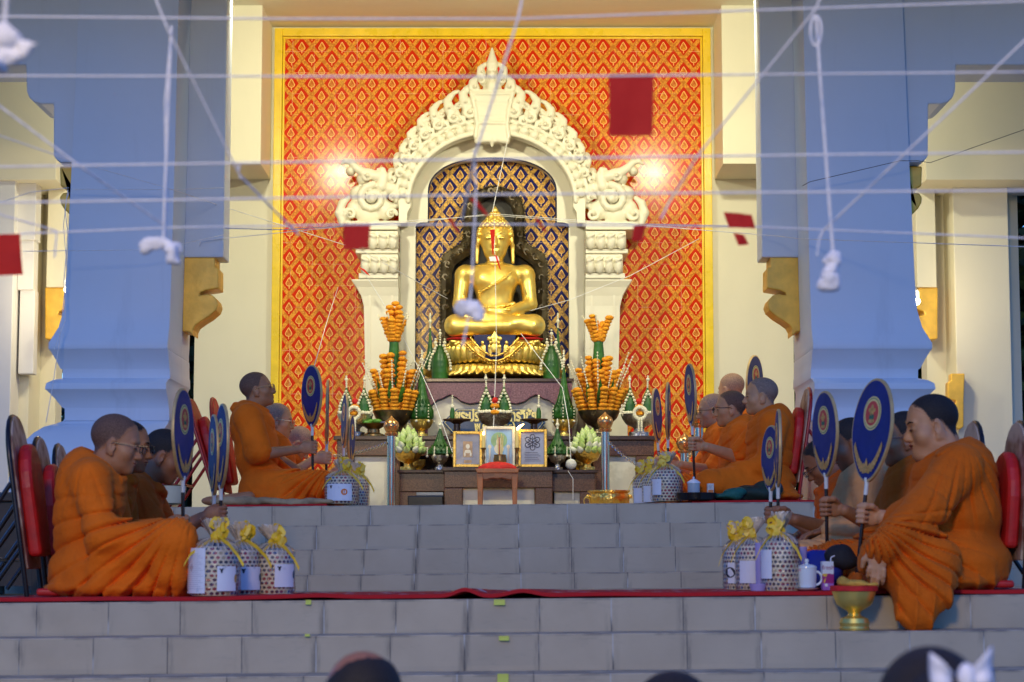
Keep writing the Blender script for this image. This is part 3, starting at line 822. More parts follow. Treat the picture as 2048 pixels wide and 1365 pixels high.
for u0,u1 in ((799,834),(1160,1191),(1040,1100)): box_u(ts,'leg',BROWN,u0,u1,984.5,1040,17.133,.5)
box_u(ts,'marble_panel',MARB,1108,1160,984.5,1040,17.17,.3); box_u(ts,'recess_panel',BLACK,834.5,900,984.5,1040,17.3,.1)
tf=thing('offering_table','front brown granite offering table holding the framed pictures','table',(XA,16.95,ZU))
box_u(tf,'tabletop',DKBR,884,1110,934.5,942,16.86,.238,.004); box_u(tf,'apron',BROWN,888,1105,942.5,976,16.88,.2)
for u0,u1 in ((888,925),(1070,1105)): box_u(tf,'leg',BROWN,u0,u1,976.5,1040,16.882,.2)
box_u(tf,'marble_panel',MARB,925.5,1069.5,976.5,1040,16.93,.1)
bx=thing('equipment_box','low black box with grey top under the altar step','box',P(850,1030,16.95),0)
a=P(815,998,16.8); b=P(886,1030,16.8)
m=MB(); m.box(a.x,b.x,16.8,17.0,ZU+.002,P(0,992,16.8).z); m.build('box_body',BLACK,bx,True,bevel=.008)
m=MB(); m.box(a.x+.07,b.x-.0,16.82,16.98,P(0,991.5,16.8).z,P(0,985,16.8).z); m.build('box_lid',pbr('grey_plastic',(.3,.31,.33),.4),bx,True,bevel=.004)
box_u(ta,'back_panel',BROWN,709,1271,913,1040,18.45,.1)
# purple pedestal with carved opening and name board
tp=thing('statue_pedestal','purple granite pedestal with scalloped marble front under the golden statue','pedestal',(P(988,800,18.3).x,18.6,zbt))
box_u(tp,'pedestal_top',DKBR,828,1148,757,764,18.285,.885,.004)
Yp=18.3
sc_l=[(855,872),(856,855),(862,842),(857,828),(861,812),(874,801),(886,797),(895,792),(900,790),(912,795),(922,803),(938,808),(955,806),(968,799),(985,793)]
out=[(832,764.5),(832,872)]+sc_l+[(2*985-u+2,v) for u,v in sc_l[:-1][::-1]]+[(1144,872),(1144,764.5)]
m=MB(); m.prism([zx(u,v,Yp) for u,v in out][::-1],Yp,Yp+.06); m.build('pedestal_front',PURP,tp,True,bevel=.006)
box_u(tp,'marble_panel',MARB,834,1142,766,872,18.37,.1,0); box_u(tp,'pedestal_body',PURP,833,1143,765,872,18.48,.6,0)
BOARD=pbr('navy_board',(.015,.055,.17),.3,0,.05)
nb=thing('name_board','navy hexagonal name board with gold Thai lettering on the pedestal front','sign',P(988,871,18.25),0)
hexa=[(884,846),(913,818),(1062,818),(1091,846),(1070,871),(908,871)]
m=MB(); m.prism([zx(u,v,18.24) for u,v in hexa][::-1],18.24,18.27); m.build('board',BOARD,nb,True,bevel=.002)
CRM=pbr('cream_line',(.75,.68,.42),.5,0,0); LET=pbr('gold_lettering',(.95,.80,.34),.4,.0,0)
ins=[(889,846),(915.5,820.7),(1060,820.7),(1086,846),(1068,869),(910,869)]
m=MB(); q=[P(u,v,18.236) for u,v in ins]; m.tube(q+[q[0]],.0045,4); m.build('border_line',CRM,nb,True)
def text(name,body,u,v,Y,h,mat,par,ext=.004,align='LEFT',fit=None,rot=None,off=0):
    c=bpy.data.curves.new(name,'FONT'); c.body=body; c.size=h; c.extrude=ext; c.align_x=align; c.offset=off
    o=bpy.data.objects.new(name,c); C.objects.link(o)
    dg=bpy.context.evaluated_depsgraph_get(); me=bpy.data.meshes.new_from_object(o.evaluated_get(dg)); bpy.data.objects.remove(o)
    me.name=name
    me.transform(Matrix.Rotation(PI/2,4,'X'))
    if fit:
        xs=[q.co.x for q in me.vertices]
        if xs: 
            k=fit/(max(xs)-min(xs)); me.transform(Matrix.Diagonal((k,1,1,1)))
    if rot is not None: me.transform(rot)
    p=P(u,v,Y) if not isinstance(u,Vector) else u
    me.transform(Matrix.Translation(p)); me.materials.clear()
    return link_mesh(name,me,mat,par,True)
text('lettering','พระประธานอินทรวิชัย',907,842,18.235,.13,LET,nb,fit=(P(1074,842,18.2)-P(907,842,18.2)).x,off=.006)
text('lettering','พ.ศ. ๒๕(๓๓)',949,862,18.235,.105,LET,nb,fit=(P(1031,842,18.2)-P(949,842,18.2)).x,off=.005)

# ================================================================ golden statue
XB=P(990,600,18.75).x; YB=18.72
ZB=P(0,683,YB).z                       # seat level
st=thing('buddha_statue','golden seated Buddha statue with hands in its lap','statue',(XB,YB,ZB),-PI/2)
SB=SC(YB)
k=SDF((-.30,-.50,-.06),(.50,.50,1.36),.0085)
# local frame: +X towards the viewer, +Y to the viewer's right
hip=.13
for s in (1,-1):
    k.cap((-.02,s*.14,.12),(.24,s*.345,.115),.125,.10,.05)           # thighs
    k.cap((.24,s*.345,.11),(.30,s*.10,.085),.085,.065,.04)
k.cap((.27,-.34,.10),(.335,.12,.10),.078,.06,.03); k.cap((.335,.12,.10),(.29,.33,.17),.05,.035,.02)  # crossed shin
k.cap((.29,.33,.10),(.30,-.10,.19),.075,.055,.03); k.cap((.30,-.10,.19),(.25,-.30,.205),.045,.03,.02)
k.ell((-.02,0,.14),(.18,.22,.15),.05)
k.ell((.0,0,.34),(.125,.165,.19),.06); k.ell((.01,0,.52),(.135,.20,.16),.06); k.ell((-.005,0,.615),(.115,.245,.10),.05)
for s in (1,-1):
    k.ell((.055,s*.095,.545),(.085,.10,.085),.04)
    k.ell((-.01,s*.265,.61),(.085,.085,.085),.05)
    k.cap((-.01,s*.285,.59),(.03,s*.315,.33),.076,.062,.03); k.cap((.03,s*.315,.33),(.235,s*.10,.225),.060,.045,.03)
k.ell((.26,0,.225),(.07,.13,.028),.02); k.ell((.27,.0,.25),(.06,.11,.024),.015)
for i in range(4):
    k.cap((.30,-.03-.0,.262-.0*i),(.29+.012*i-.03,.13,.25),.013,.011,.008)
k.chain([(.10,-.20,.30),(.16,-.05,.285),(.16,.08,.30),(.12,.17,.33)],[.014,.016,.016,.014],.012)
k.chain([(.115,.15,.62),(.15,.10,.56),(.155,-.05,.47),(.12,-.15,.42)],[.008]*4,.008)
k.cap((-.01,0,.66),(.01,0,.80),.075,.066,.03)
HC=(.015,0,.90)
k.frame(None,HC); Q=1.2; sv=lambda p:[q*Q for q in p]
k.ell(sv((0,0,.03)),sv((.125,.118,.135)),.02); k.ell(sv((.03,0,-.06)),sv((.098,.088,.105)),.03); k.ell(sv((.075,0,-.125)),sv((.035,.04,.03)),.025)
k.cap(sv((.118,0,.03)),sv((.148,0,-.045)),.014,.024,.012); k.ell(sv((.12,.02,-.05)),sv((.02,.014,.012)),.01); k.ell(sv((.12,-.02,-.05)),sv((.02,.014,.012)),.01)
for s in (1,-1):
    k.ell(sv((.105,s*.045,.012)),sv((.02,.032,.014)),.01); k.chain([sv((.118,s*.012,.035)),sv((.115,s*.045,.055)),sv((.095,s*.08,.04))],.009,.008)
    k.ell(sv((.0,s*.128,-.0)),sv((.03,.014,.055)),.01); k.cap(sv((.0,s*.132,-.03)),sv((.005,s*.135,-.155)),.021,.016,.01)
k.ell(sv((.115,0,-.085)),sv((.018,.036,.009)),.008); k.ell(sv((.112,0,-.1)),sv((.018,.028,.009)),.008)
k.frame()
k.build('body',GOLD,st)
# hair of small curls, top knot and flame
m=MB(); r=random.Random(3)
for i in range(9):
    t=.18+.155*i; n=max(4,int(20*math.sin(min(t,1.57))))
    for j in range(n):
        a=2*PI*(j+.5*(i%2))/n
        x=1.2*.128*math.sin(t)*math.cos(a); y=1.2*.122*math.sin(t)*math.sin(a); z=1.2*.137*math.cos(t)
        if x>.055 and z<.085: continue
        m.sphere((HC[0]+x,y,HC[2]+.036+z),.027,8,6,(1,1,1.15))
for i in range(4):
    n=(10,8,5,1)[i]
    for j in range(n):
        a=2*PI*j/n; m.sphere((HC[0]-.01+(.068,.052,.03,0)[i]*math.cos(a),(.066,.05,.03,0)[i]*math.sin(a),HC[2]+.200+.024*i),.026,8,6)
m.lathe([(.028,0),(.032,.015),(.020,.035),(.003,.055)],(HC[0]-.01,0,HC[2]+.27),12)
m.build('hair',GOLD,st,smooth=1)
for s in (1,-1):
    m=MB(); m.sphere((HC[0]+.146,s*.054,HC[2]+.007),.014,8,6,(.5,1.5,.35)); m.build('eye',BLACK,st)
# lotus base with cushion
lb=thing('lotus_pedestal','gilded lotus base with red cushion and navy emblem cloth under the statue','pedestal',(XB,YB,P(0,757,YB-.3).z),-PI/2)
z0=P(0,757,YB-.3).z; H=ZB-z0
k=SDF((-.35,-.52,-.03),(.50,.52,H+.05),.0085)
for zz,rx,ry,hh in ((H-.045,.36,.44,.035),(H*.60,.33,.41,.06),(H*.3,.27,.33,.06),(.03,.34,.42,.035)):
    k.ell((.03,0,zz),(rx,ry,hh),.03)
k.box((.02,0,H-.03),(.25,.40,.02),.02,.03)
for i in range(26):
    a=-PI*.62+1.24*PI*i/25
    k.ell((.03+.33*math.cos(a),.405*math.sin(a),H*.62),(.045,.05,.085),.004,rot=(0,0,a)); k.ell((.03+.355*math.cos(a),.43*math.sin(a),H*.72),(.02,.03,.04),.01)
    a2=a+.075; k.ell((.03+.33*math.cos(a2),.40*math.sin(a2),.075),(.055,.055,.055),.004,rot=(0,0,a2)); k.cap((.03+.36*math.cos(a2),.43*math.sin(a2),.06),(.03+.42*math.cos(a2),.50*math.sin(a2),.03),.035,.012,.006)
    k.ell((.03+.38*math.cos(a),.455*math.sin(a),H-.055),(.012,.016,.02),.004)
k.build('lotus_petals',GOLD,lb)
for s in (1,-1):
    m=MB(); m.sphere((.19,s*.30,H-.005),.1,16,8,(1.1,1.35,.22)); m.build('cushion',REDV,lb,smooth=1)
# emblem cloth hanging over the front, curved
def cloth(y0,y1,z0,z1,xf,bow,n=12):
    m=MB(); vs=[];fs=[]
    for i in range(n+1):
        y=y0+(y1-y0)*i/n; q=1-((y)/(.5*(y1-y0)))**2
        for j in range(5):
            f=j/4; vs.append((xf(y,f),y*(1-.32*f),z1-(z1-z0)*f*(.72+.28*q)))
    for i in range(n):
        for j in range(4): fs.append((i*5+j,i*5+j+1,(i+1)*5+j+1,(i+1)*5+j))
    m.add(vs,fs); return m
xf=lambda y,f: .37+.035*math.sin(f*2.2)-y*y*.9
cloth(-.19,.19,H-.23,H+.02,xf,0).build('emblem_cloth',NAVY,lb,smooth=1)
m=MB(); 
xe=.412
m.sphere((xe,0,H-.045),.03,14,8,(.3,1,1.1)); m.sphere((xe,0,H-.10),.036,14,8,(.3,1,1.15)); m.lathe([(.042,0),(.03,.02),(.012,.04),(.002,.06)],(xe,0,H-.015),12,.3,1)
for s in (1,-1):
    m.sphere((xe,s*.045,H-.02),.02,8,6,(.3,1,1)); m.sphere((xe,s*.045,H-.09),.012,8,6,(.3,1,1.4))
m.build('emblem',GOLD,lb,smooth=1)
m=MB(); q=[]
for i in range(21):
    f=i/20; y=-.25+.5*f; q.append((.36+.07*math.sin(f*PI),y,H-.05-.17*math.sin(f*PI)))
m.tube(q,.012,8); q2=[(x+.012,y*.85,z+.045) for x,y,z in q]; m.tube(q2,.009,8)
for i in range(22): 
    f=i/21; y=-.26+.52*f; m.sphere((.375+.07*math.sin(f*PI),y,H-.075-.17*math.sin(f*PI)),.0105,8,6)
m.build('garland_swag',GOLDR,lb,smooth=1)
# dark bronze aureole behind the statue
au=thing('aureole_frame','dark bronze aureole frame standing behind the golden statue','frame',(XB,18.98,z0))
ol=[(873,757),(873,700),(880,660),(880,530),(886,508),(902,498),(920,488),(926,475),(926,420),(934,395),(952,380),(975,373),(988,371)]
il=[(898,757),(898,700),(904,660),(903,548),(910,530),(925,519),(942,508),(948,492),(948,428),(955,408),(968,396),(980,392),(988,391)]
m=MB(); vs=[];fs=[]
def sym(l): return l+[(2*988-u,v) for u,v in l[:-1][::-1]]
O=[zx(u,v,18.95) for u,v in sym(ol)]; I=[zx(u,v,18.95) for u,v in sym(il)]; n=len(O)
for i in range(n):
    (ox,oz),(ix,iz)=O[i],I[i]; mx,mz=(ox+ix)/2,(oz+iz)/2
    vs+= [(ox,19.08,oz),(ox,18.97,oz),(mx,18.93,mz),(ix,18.97,iz),(ix,19.10,iz)]
for i in range(n-1):
    for j in range(4): fs.append((i*5+j,i*5+j+1,i*5+j+6,i*5+j+5))
m.add(vs,fs); r=random.Random(5)
for i in range(n-1):
    a=Vector((O[i][0]+I[i][0],0,O[i][1]+I[i][1]))/2; b=Vector((O[i+1][0]+I[i+1][0],0,O[i+1][1]+I[i+1][1]))/2
    L=(b-a).length; kk=max(1,int(L/.13))
    for j in range(kk):
        c=a.lerp(b,(j+.5)/kk); c.y=18.93
        for q in range(3):
            ang=r.uniform(0,6.28); m.tube([c+Vector((math.cos(ang+w*1.1)*(.012+.008*w),-.004,math.sin(ang+w*1.1)*(.012+.008*w))) for w in range(4)],.006,5)
ob=[Vector((x,18.96,z)) for x,z in O]
for i in range(n-1):
    L=(ob[i+1]-ob[i]).length
    for j in range(max(1,int(L/.03))): m.sphere(ob[i].lerp(ob[i+1],j/max(1,int(L/.03))),.011,6,4)
m.build('frame_moulding',BRONZE,au,True,smooth=.9)
m=MB(); m.prism([(x,z) for x,z in I][::-1],19.11,19.13); m.build('back_plate',pbr('dark_back',(.022,.018,.012),.5,0,.3,10),au,True)
# ================================================================ people
def robe_mat(name,c):
    M=Mat(name,.82,0,.25); n=M.noise(4,4); f=M.noise(22,3)
    M.col(M.mix(n.sm(.3,.7),tuple(q*.86 for q in c),tuple(min(1,q*1.1) for q in c)))
    x,y,z=M.xyz(); w=M.noise(9,4,.6,vec=M.vec(x*1.0+z*.8,y*.7,z*2.0-x*1.1))
    w2=M.noise(16,4,.6,vec=M.vec(x*.6-z*1.0,y*.8,z*.5+x*1.9)); M.bump(w*1.0+w2*.6+f*.2,.5,.02); M.set('Sheen Weight',.12); M.set('Sheen Roughness',.5); M.b.inputs['Sheen Tint'].default_value=(1,.6,.25,1)
    return M.m
ROBE={'saffron':robe_mat('saffron_robe',(.84,.155,.002)),'red':robe_mat('red_orange_robe',(.78,.115,.004)),'ochre':robe_mat('ochre_robe',(.70,.130,.001)),'peach':robe_mat('peach_robe',(.80,.40,.15)),'bright':robe_mat('bright_orange_robe',(.90,.19,.008))}
def skin_mat(name,c):
    M=Mat(name,.5,0,.4); n=M.noise(9,4); M.col(M.mix(n.sm(.3,.7),tuple(q*.86 for q in c),tuple(q*1.1 for q in c)))
    M.set('Subsurface Weight',.12); M.b.inputs['Subsurface Radius'].default_value=(.010,.004,.002); M.b.inputs['Subsurface Scale'].default_value=1.; M.bump(M.noise(140,2),.12,.004); return M.m
SKIN={'brown':skin_mat('brown_skin',(.44,.20,.09)),'tan':skin_mat('tan_skin',(.60,.31,.15)),'light':skin_mat('light_skin',(.60,.31,.155)),'dark':skin_mat('dark_skin',(.33,.14,.065))}
def hair_mat(name,c,r=.7):
    M=Mat(name,r,0,.3); n=M.noise(260,2); base=M.mix(n.sm(.3,.7),tuple(q*.6 for q in c),tuple(q*1.4 for q in c))
    at_=M.nt.nodes.new('ShaderNodeAttribute'); at_.attribute_name='hair_density'; sk=M.nt.nodes.new('ShaderNodeAttribute'); sk.attribute_name='skin'
    d=V(M.nt,at_.outputs['Fac']); M.col(M.mix((d+M.noise(170,2)*.7-.35).sm(.25,.75),V(M.nt,sk.outputs['Color']),base)); M.bump(n,.5,.004); return M.m
HAIR={'black':hair_mat('black_cropped_hair',(.022,.018,.016)),'stubble':hair_mat('dark_stubble',(.15,.080,.050)),'grey':hair_mat('grey_stubble',(.25,.17,.13)),'pale':hair_mat('faint_stubble',(.44,.255,.155))}
LENSM=pbr('spectacle_frame',(.05,.045,.04),.25,.6,0); LENSG=pbr('gold_spectacle_frame',(.45,.33,.2),.25,.9,0)
LIPS=pbr('lip_skin',(.30,.085,.06),.45,0,.1,40)
LIP=pbr('lid_line',(.10,.035,.025),.6,0,0)
def ik(S,W,l1,l2,pole):
    S=Vector(S);W=Vector(W); d=W-S; L=min(d.length,(l1+l2)*.995); u=d.normalized()
    a=(l1*l1-l2*l2+L*L)/(2*L); h=math.sqrt(max(0,l1*l1-a*a)); p=Vector(pole); p=(p-u*p.dot(u)).normalized()
    return S+u*a+p*h
def head_sdf(k,R,c,hs,fat):
    fat=min(fat,.62)
    k.frame(np.array(R)*1.0,c)
    H=hs
    def E(p,r,kk=.012,op='u',rot=None): k.ell([q*H for q in p],[q*H for q in r],kk*H,op,rot)
    def Cp(a,b,ra,rb,kk=.01,op='u'): k.cap([q*H for q in a],[q*H for q in b],ra*H,rb*H,kk*H,op)
    E((-.014,0,.036),(.100,.077,.086),.02); E((.02,0,-.02),(.072,.066,.085),.03)
    E((.024,0,-.072),(.058+.012*fat,.055+.018*fat,.046),.03); E((.068,0,-.098),(.022,.026,.02),.02)
    E((.078,0,.022),(.014,.048,.012),.015)
    for s in (1,-1):
        E((.052,s*(.044+.012*fat),-.026-.012*fat),(.028+.01*fat,.024+.012*fat,.028+.012*fat),.02)
        E((.097,s*.031,-.001),(.016,.02,.012),.01,'s')
        E((.079,s*.031,-.003),(.012,.017,.0095),.006)
        E((.094,s*.013,-.041),(.012,.0105,.009),.006)
        E((-.004,s*.081,-.014),(.023,.009,.037),.004,rot=(0,.15,s*.40)); E((.005,s*.091,-.010),(.011,.008,.021),.003,'s')
        E((.004,s*.079,-.045),(.010,.007,.012),.006)
    Cp((.083,0,.006),(.106,0,-.036),.0085,.0135,.012)
    E((.089,0,-.063),(.011,.025,.0065),.005); E((.086,0,-.0755),(.011,.021,.0065),.005); E((.099,0,-.069),(.012,.026,.0025),.002,'s')
    k.frame()
def grip_hand(k,pos,W,axis=(0,0,1),side=1):
    """hand closed around a rod through pos; W wrist, side: +1 palm on the +y side"""
    z=np.array(axis,float); z/=np.linalg.norm(z); x=np.array(pos,float)-np.array(W,float); x-=z*(x@z); x/=np.linalg.norm(x)+1e-9; y=np.cross(z,x)
    R=np.array([x,y,z]).T; k.frame(R,pos)
    s=side
    k.ell((-.045,s*.014,0),(.045,.017,.043),.012); k.ell((-.018,s*.022,0),(.022,.014,.042),.01)
    for i,zz in enumerate((.033,.011,-.011,-.032)):
        l=(1,1.06,1.0,.85)[i]; r=(.0098,.010,.0098,.0088)[i]
        k.chain([(-.012,s*.024,zz),(.016*l,s*.021,zz*1.02),(.025*l,-s*.002,zz),(.010,-s*.020,zz*.98),(-.010,-s*.016,zz*.97)],[r*1.08,r*1.05,r,r*.95,r*.85],.004)
    k.chain([(-.055,-s*.0,.030),(-.028,-s*.018,.040),(.002,-s*.019,.042),(.018,-s*.008,.044)],[.014,.0125,.0105,.009],.008)
    k.frame()
def rest_hand(k,W,d,up=(0,0,1),side=1):
    """relaxed hand from wrist W pointing along d, back of the hand towards up"""
    x=np.array(d,float); x/=np.linalg.norm(x); z=np.array(up,float); z-=x*(z@x); z/=np.linalg.norm(z); y=np.cross(z,x)
    R=np.array([x,y,z]).T; k.frame(R,W)
    k.ell((.045,0,0),(.052,.040,.016),.012)
    for i,yy in enumerate((.030,.010,-.010,-.029)):
        l=(.92,1.05,1.0,.82)[i]
        k.chain([(.078,yy,.004),(.112*l,yy*1.05,.0),(.134*l,yy*1.05,-.014),(.146*l,yy*1.0,-.032)],[.0105,.0098,.009,.008],.004)
    k.chain([(.022,side*.034,-.004),(.05,side*.055,-.012),(.078,side*.058,-.022)],[.014,.0115,.0095],.008)
    k.frame()
def glasses(par,R,c,hs,mat,side_len=.10):
    R=Matrix([list(r) for r in R]); c=Vector(c)
    w=lambda p: R@(Vector(p)*hs)+c
    g=bpy.data.objects.new('eyeglasses',None); C.objects.link(g); g.parent=par
    m=MB()
    for s in (1,-1):
        pts=[w((.112,s*.033+.025*math.cos(a),-.004+.018*math.sin(a))) for a in [2*PI*i/14 for i in range(15)]]
        m.tube(pts,.0019,5)
        m.tube([w((.112,s*.057,.004)),w((.10,s*.075,.006)),w((.01,s*.086,.002)),w((-.012,s*.086,-.008))],.0019,5)
    m.tube([w((.113,-.009,.0)),w((.116,0,.003)),w((.113,.009,.0))],.0019,5)
    bpy.data.objects.remove(g)
    m.build('eyeglasses',mat,par)
SKINC={'brown':(.44,.20,.09),'tan':(.60,.31,.15),'light':(.60,.31,.155),'dark':(.33,.14,.065)}
def hairline(lx,ly):
    w=.004*np.sin(ly*160+lx*90)+.003*np.sin(lx*210)
    return w+np.where(lx>.050,.056+(lx-.050)*.75,np.where(lx>.016,-.012+(lx-.016)*2.0,np.where(lx>-.02,-.012,np.maximum(-.012+(lx+.02)*1.3,-.075))))
def hair_attr(o,R,Hc,hs,skin,line=None):
    me=o.data; n=len(me.vertices); co=np.empty(n*3,np.float32); me.vertices.foreach_get('co',co); co=(co.reshape(-1,3)-Hc)@R/hs
    d=np.clip((co[:,2]-(line or hairline)(co[:,0],co[:,1]))/.045,0,1).astype(np.float32)
    me.attributes.new('hair_density','FLOAT','POINT').data.foreach_set('value',d)
    me.attributes.new('skin','FLOAT_COLOR','POINT').data.foreach_set('color',np.tile(np.array(tuple(skin)+(1,),np.float32),n))
def monk(label,Y,dirn,seat,headp,neckp,pitch=0,yaw=0,hs=1.0,fat=0.,skin='tan',hair='stubble',robe='saffron',near=None,far=None,near_bare=False,far_bare=True,specs=None,knee=None,lift=0,hres=.008,legs='cross',zfun=None,turn=0,back=0.,seed=0,shw=.17,drop=None,roll=0,group=None,foot=False):
    """a seated monk; pixel points are read on the plane Y. near = the hand on the viewer's side"""
    p0=P(seat[0],seat[1],Y); z0=zfun(p0.x)+lift
    root=thing('person',label,'person',(p0.x,Y,z0),(0 if dirn>0 else PI)+turn,group)
    ns=-dirn                                  # local y sign of the viewer's side
    def L(u,v,dy=0.,lat=0.):                  # pixel -> local point, dy metres nearer to the viewer
        q=P(u,v,Y-dy); d=q-Vector((p0.x,Y,z0)); return np.array((d.x*dirn, ns*dy, d.z))
    N=L(*neckp); N[1]=0; Hc=L(*headp); Hc[1]=0
    pel=np.array((0.,0.,.12)); sp=N-pel
    Mi=pel+sp*.45+np.array((-.035-back*.5,0,0)); Ch=pel+sp*.76+np.array((-.02-back*.3,0,0))
    R=np.array((Euler((0,0,yaw)).to_matrix()@Euler((roll,pitch,0)).to_matrix()))
    F=1+.42*fat
    S={}
    for s in (1,-1): S[s]=N+np.array((-.015,s*shw*(1+.16*fat),-.055))
    arms={}
    for s,a in ((ns,near),(-ns,far)):
        if a is None: continue
        kind=a['k']; dy=a.get('dy',.12 if s==ns else -.14)
        pos=L(a['p'][0],a['p'][1],dy); 
        if kind=='grip':
            W=pos+np.array((-.088,s*.025,-.012)); 
        else: W=pos.copy()
        pole=a.get('pole',(-.35,s*.55,-.8)); E=ik(S[s],W,.275,.25,pole); arms[s]=(kind,pos,W,np.array(E),a)
    lo=np.array((-.5,-.62,-.42 if drop else -.03)); hi=np.array((.85,.62,1.12)); 
    # ---- body
    k=SDF(lo,hi,.0055 if hres<.0078 else .0062)
    head_sdf(k,R,Hc,hs,fat)
    nk0=Hc+R@np.array((-.022,0,-.07))*hs
    k.cap(nk0,N+np.array((-.015,0,-.03)),.058*hs*(1+.3*fat),.066*(1+.25*fat),.03)
    if fat>.6: k.ell(Hc+R@np.array((.035,0,-.115))*hs,np.array((.05,.055,.03))*hs,.03)
    k.chain([pel,Mi,Ch,N+np.array((0,0,-.06))],[.09,.09,.10,.07],.03)
    for s in (1,-1): k.cap(N+np.array((0,s*.05,-.06)),S[s],.05,.045,.03)
    for s,(kind,pos,W,E,a) in arms.items():
        af=1+.35*fat
        k.cap(S[s],E,.047*af,.040*af,.02); k.cap(E,W,.038*af,.026*af,.02)
        if kind=='grip': grip_hand(k,pos,W,a.get('axis',(0,0,1)),s)
        else: rest_hand(k,W,a.get('d',(1,0,-.3)),a.get('up',(0,0,1)),a.get('th',-s))
    kn=knee or (.40,.30,.10)
    if foot:
        k.cap((-.10,ns*.30,.05),(-.30,ns*.30,.035),.04,.03,.02); k.ell((-.33,ns*.29,.03),(.075,.04,.03),.02)
    body=k.build('body',SKIN[skin],root)
    # ---- hair: thin shell over the skull
    kh=SDF(Hc-.16,Hc+.17,.0055); head_sdf(kh,R,Hc,hs,fat)
    kh.cap(nk0,N+np.array((-.015,0,-.03)),.058*hs*(1+.3*fat),.066*(1+.25*fat),.03)
    kh.d-=.0012
    G=kh.grid(); X,Yy,Z=[G[i]-Hc[i] for i in range(3)]
    lx=(R[0,0]*X+R[1,0]*Yy+R[2,0]*Z)/hs; ly=(R[0,1]*X+R[1,1]*Yy+R[2,1]*Z)/hs; lz=(R[0,2]*X+R[1,2]*Yy+R[2,2]*Z)/hs
    line=hairline(lx,ly)
    kh.d=np.maximum(kh.d,((line-lz)*.6).astype(np.float32)*hs).astype(np.float32)
    kh.d=np.where(lz<.035,np.maximum(kh.d,(np.abs(ly)-.0795).astype(np.float32)*hs),kh.d).astype(np.float32)
    ho=kh.build('hair',HAIR[hair],root); hair_attr(ho,R,Hc,hs,SKINC[skin])
    # dark line of the lowered eyes
    for s in (1,-1):
        m=MB(); cc=Hc+R@(np.array((.0885+.004*fat,s*.033,-.005))*hs); m.sphere(cc,.0155*hs,8,5,(.40,1,.17),Matrix([list(q) for q in R])); m.build('eye',LIP,root)
    Rm=Matrix([list(q) for q in R]); m=MB()
    m.sphere(Hc+R@(np.array((.0875+.002*fat,0,-.0635))*hs),.024*hs,10,6,(.55,1,.25),Rm); m.sphere(Hc+R@(np.array((.0845+.002*fat,0,-.0755))*hs),.021*hs,10,6,(.6,1,.30),Rm); m.build('lips',LIPS,root,smooth=1)
    if hair=='black':
        for s in (1,-1):
            m=MB(); m.tube([Hc+R@(np.array((x,s*y,z))*hs) for x,y,z in ((.0945,.014,.021),(.0925,.030,.026),(.082,.047,.022))],[.0028*hs,.0032*hs,.0018*hs],5); m.build('eyebrow',HAIR['stubble'],root)
    if specs: glasses(root,R,Hc,hs,LENSM if specs=='dark' else LENSG)
    # ---- robe
    r=SDF(lo-np.array((.05,0,0)),hi-np.array((0,0,.12)),hres)
    kk=.055
    r.ell(pel+np.array((-.01-back*.4,0,.0)),np.array((.175*F,.215*F,.135)),kk)
    r.ell(Mi,np.array((.130*F,.178*F,.19)),kk); r.ell(Ch,np.array((.125*F,.195*(1+.25*fat),.165)),kk)
    if fat>.4: r.ell(pel+np.array((.10,0,.11)),np.array((.17,.19,.15))*(.7+.45*fat),kk)
    r.ell(Ch+np.array((-.04,0,.05)),np.array((.10*F,.17,.15)),kk)
    for s in (1,-1):
        r.cap(N+np.array((-.02,s*.03,-.04)),S[s],.068,.070*(1+.3*fat),.04)
    # legs
    for s in (1,-1):
        kx,ky,kz=kn if s==ns else (kn[0]*.97,kn[1],.10)
        r.cap((.0,s*.12,.12),(kx,s*ky,kz),.115*(1+.25*fat),.088*(1+.15*fat),kk); r.cap((kx,s*ky,min(kz,.11)-.01),(kx*.62,-s*.06,.075),.075,.06,kk)
        if kz>.14: r.cap((kx,s*ky,kz),(kx*.9,s*ky*.75,.06),.085,.08,kk)
    r.ell((kn[0]*.50,0,.075),(kn[0]*.62,kn[1]*.98,.085),kk); r.ell((.10,0,.035),(kn[0]*1.0,kn[1]*1.12,.045),kk)
    for s,(kind,pos,W,E,a) in arms.items():
        bare=near_bare if s==ns else far_bare
        q=a.get('cover',.35 if bare else .82); af=1+.35*fat
        r.cap(S[s],E if not bare else S[s]+(E-S[s])*.93,.072*af,.064*af,.04)
        if not bare:
            e2=E+(W-E)*q; r.cap(E,e2,.064*af,.050*af,.03)
            # cloth hanging from the forearm to the lap
            fl=((0,1,0),.55)
            for f in ((.0,.25,.5,.75,1.0) if a.get('hang',1) else ()):
                t=E+(e2-E)*f; b=np.array((max(.02,min(t[0],kn[0]*.9))+.02*math.sin(f*9),t[1]*.95,max(.06,t[2]-.26)))
                r.cap(t+np.array((0,0,-.02)),b,.046*af,.050,.045,flat=fl)
        else:
            r.ell(S[s]+(E-S[s])*.55+np.array((-.01,0,-.03)),np.array((.068,.062,.135)),.05)
    if drop is not None:
        for (ax,ay,az),(bx_,by,bz),ra,rb in drop: r.cap((ax,ns*ay,az),(bx_,ns*by,bz),ra,rb,.05)
    # drapery folds
    X,Yy,Z=r.grid(); sd=seed*7
    dead=np.abs(r.d)<.07
    wn=wnoise(X,Yy,Z,7,sd); wn2=wnoise(X,Yy,Z,16,sd+1)
    Ys=Yy*ns
    Sx,Sz=S[ns][0]-.02,S[ns][2]+.10; Kx,Kz=kn[0]*.95,max(kn[2],.12)+.16
    a1=np.arctan2(X-Sx,-(Z-Sz)+.02); a2=np.arctan2(Z-Kz,Kx+.10-X)
    d1=np.sqrt((X-Sx)**2+(Z-Sz)**2)
    ph1=a1*22+wn*2.2+wn2*.5+Ys*14
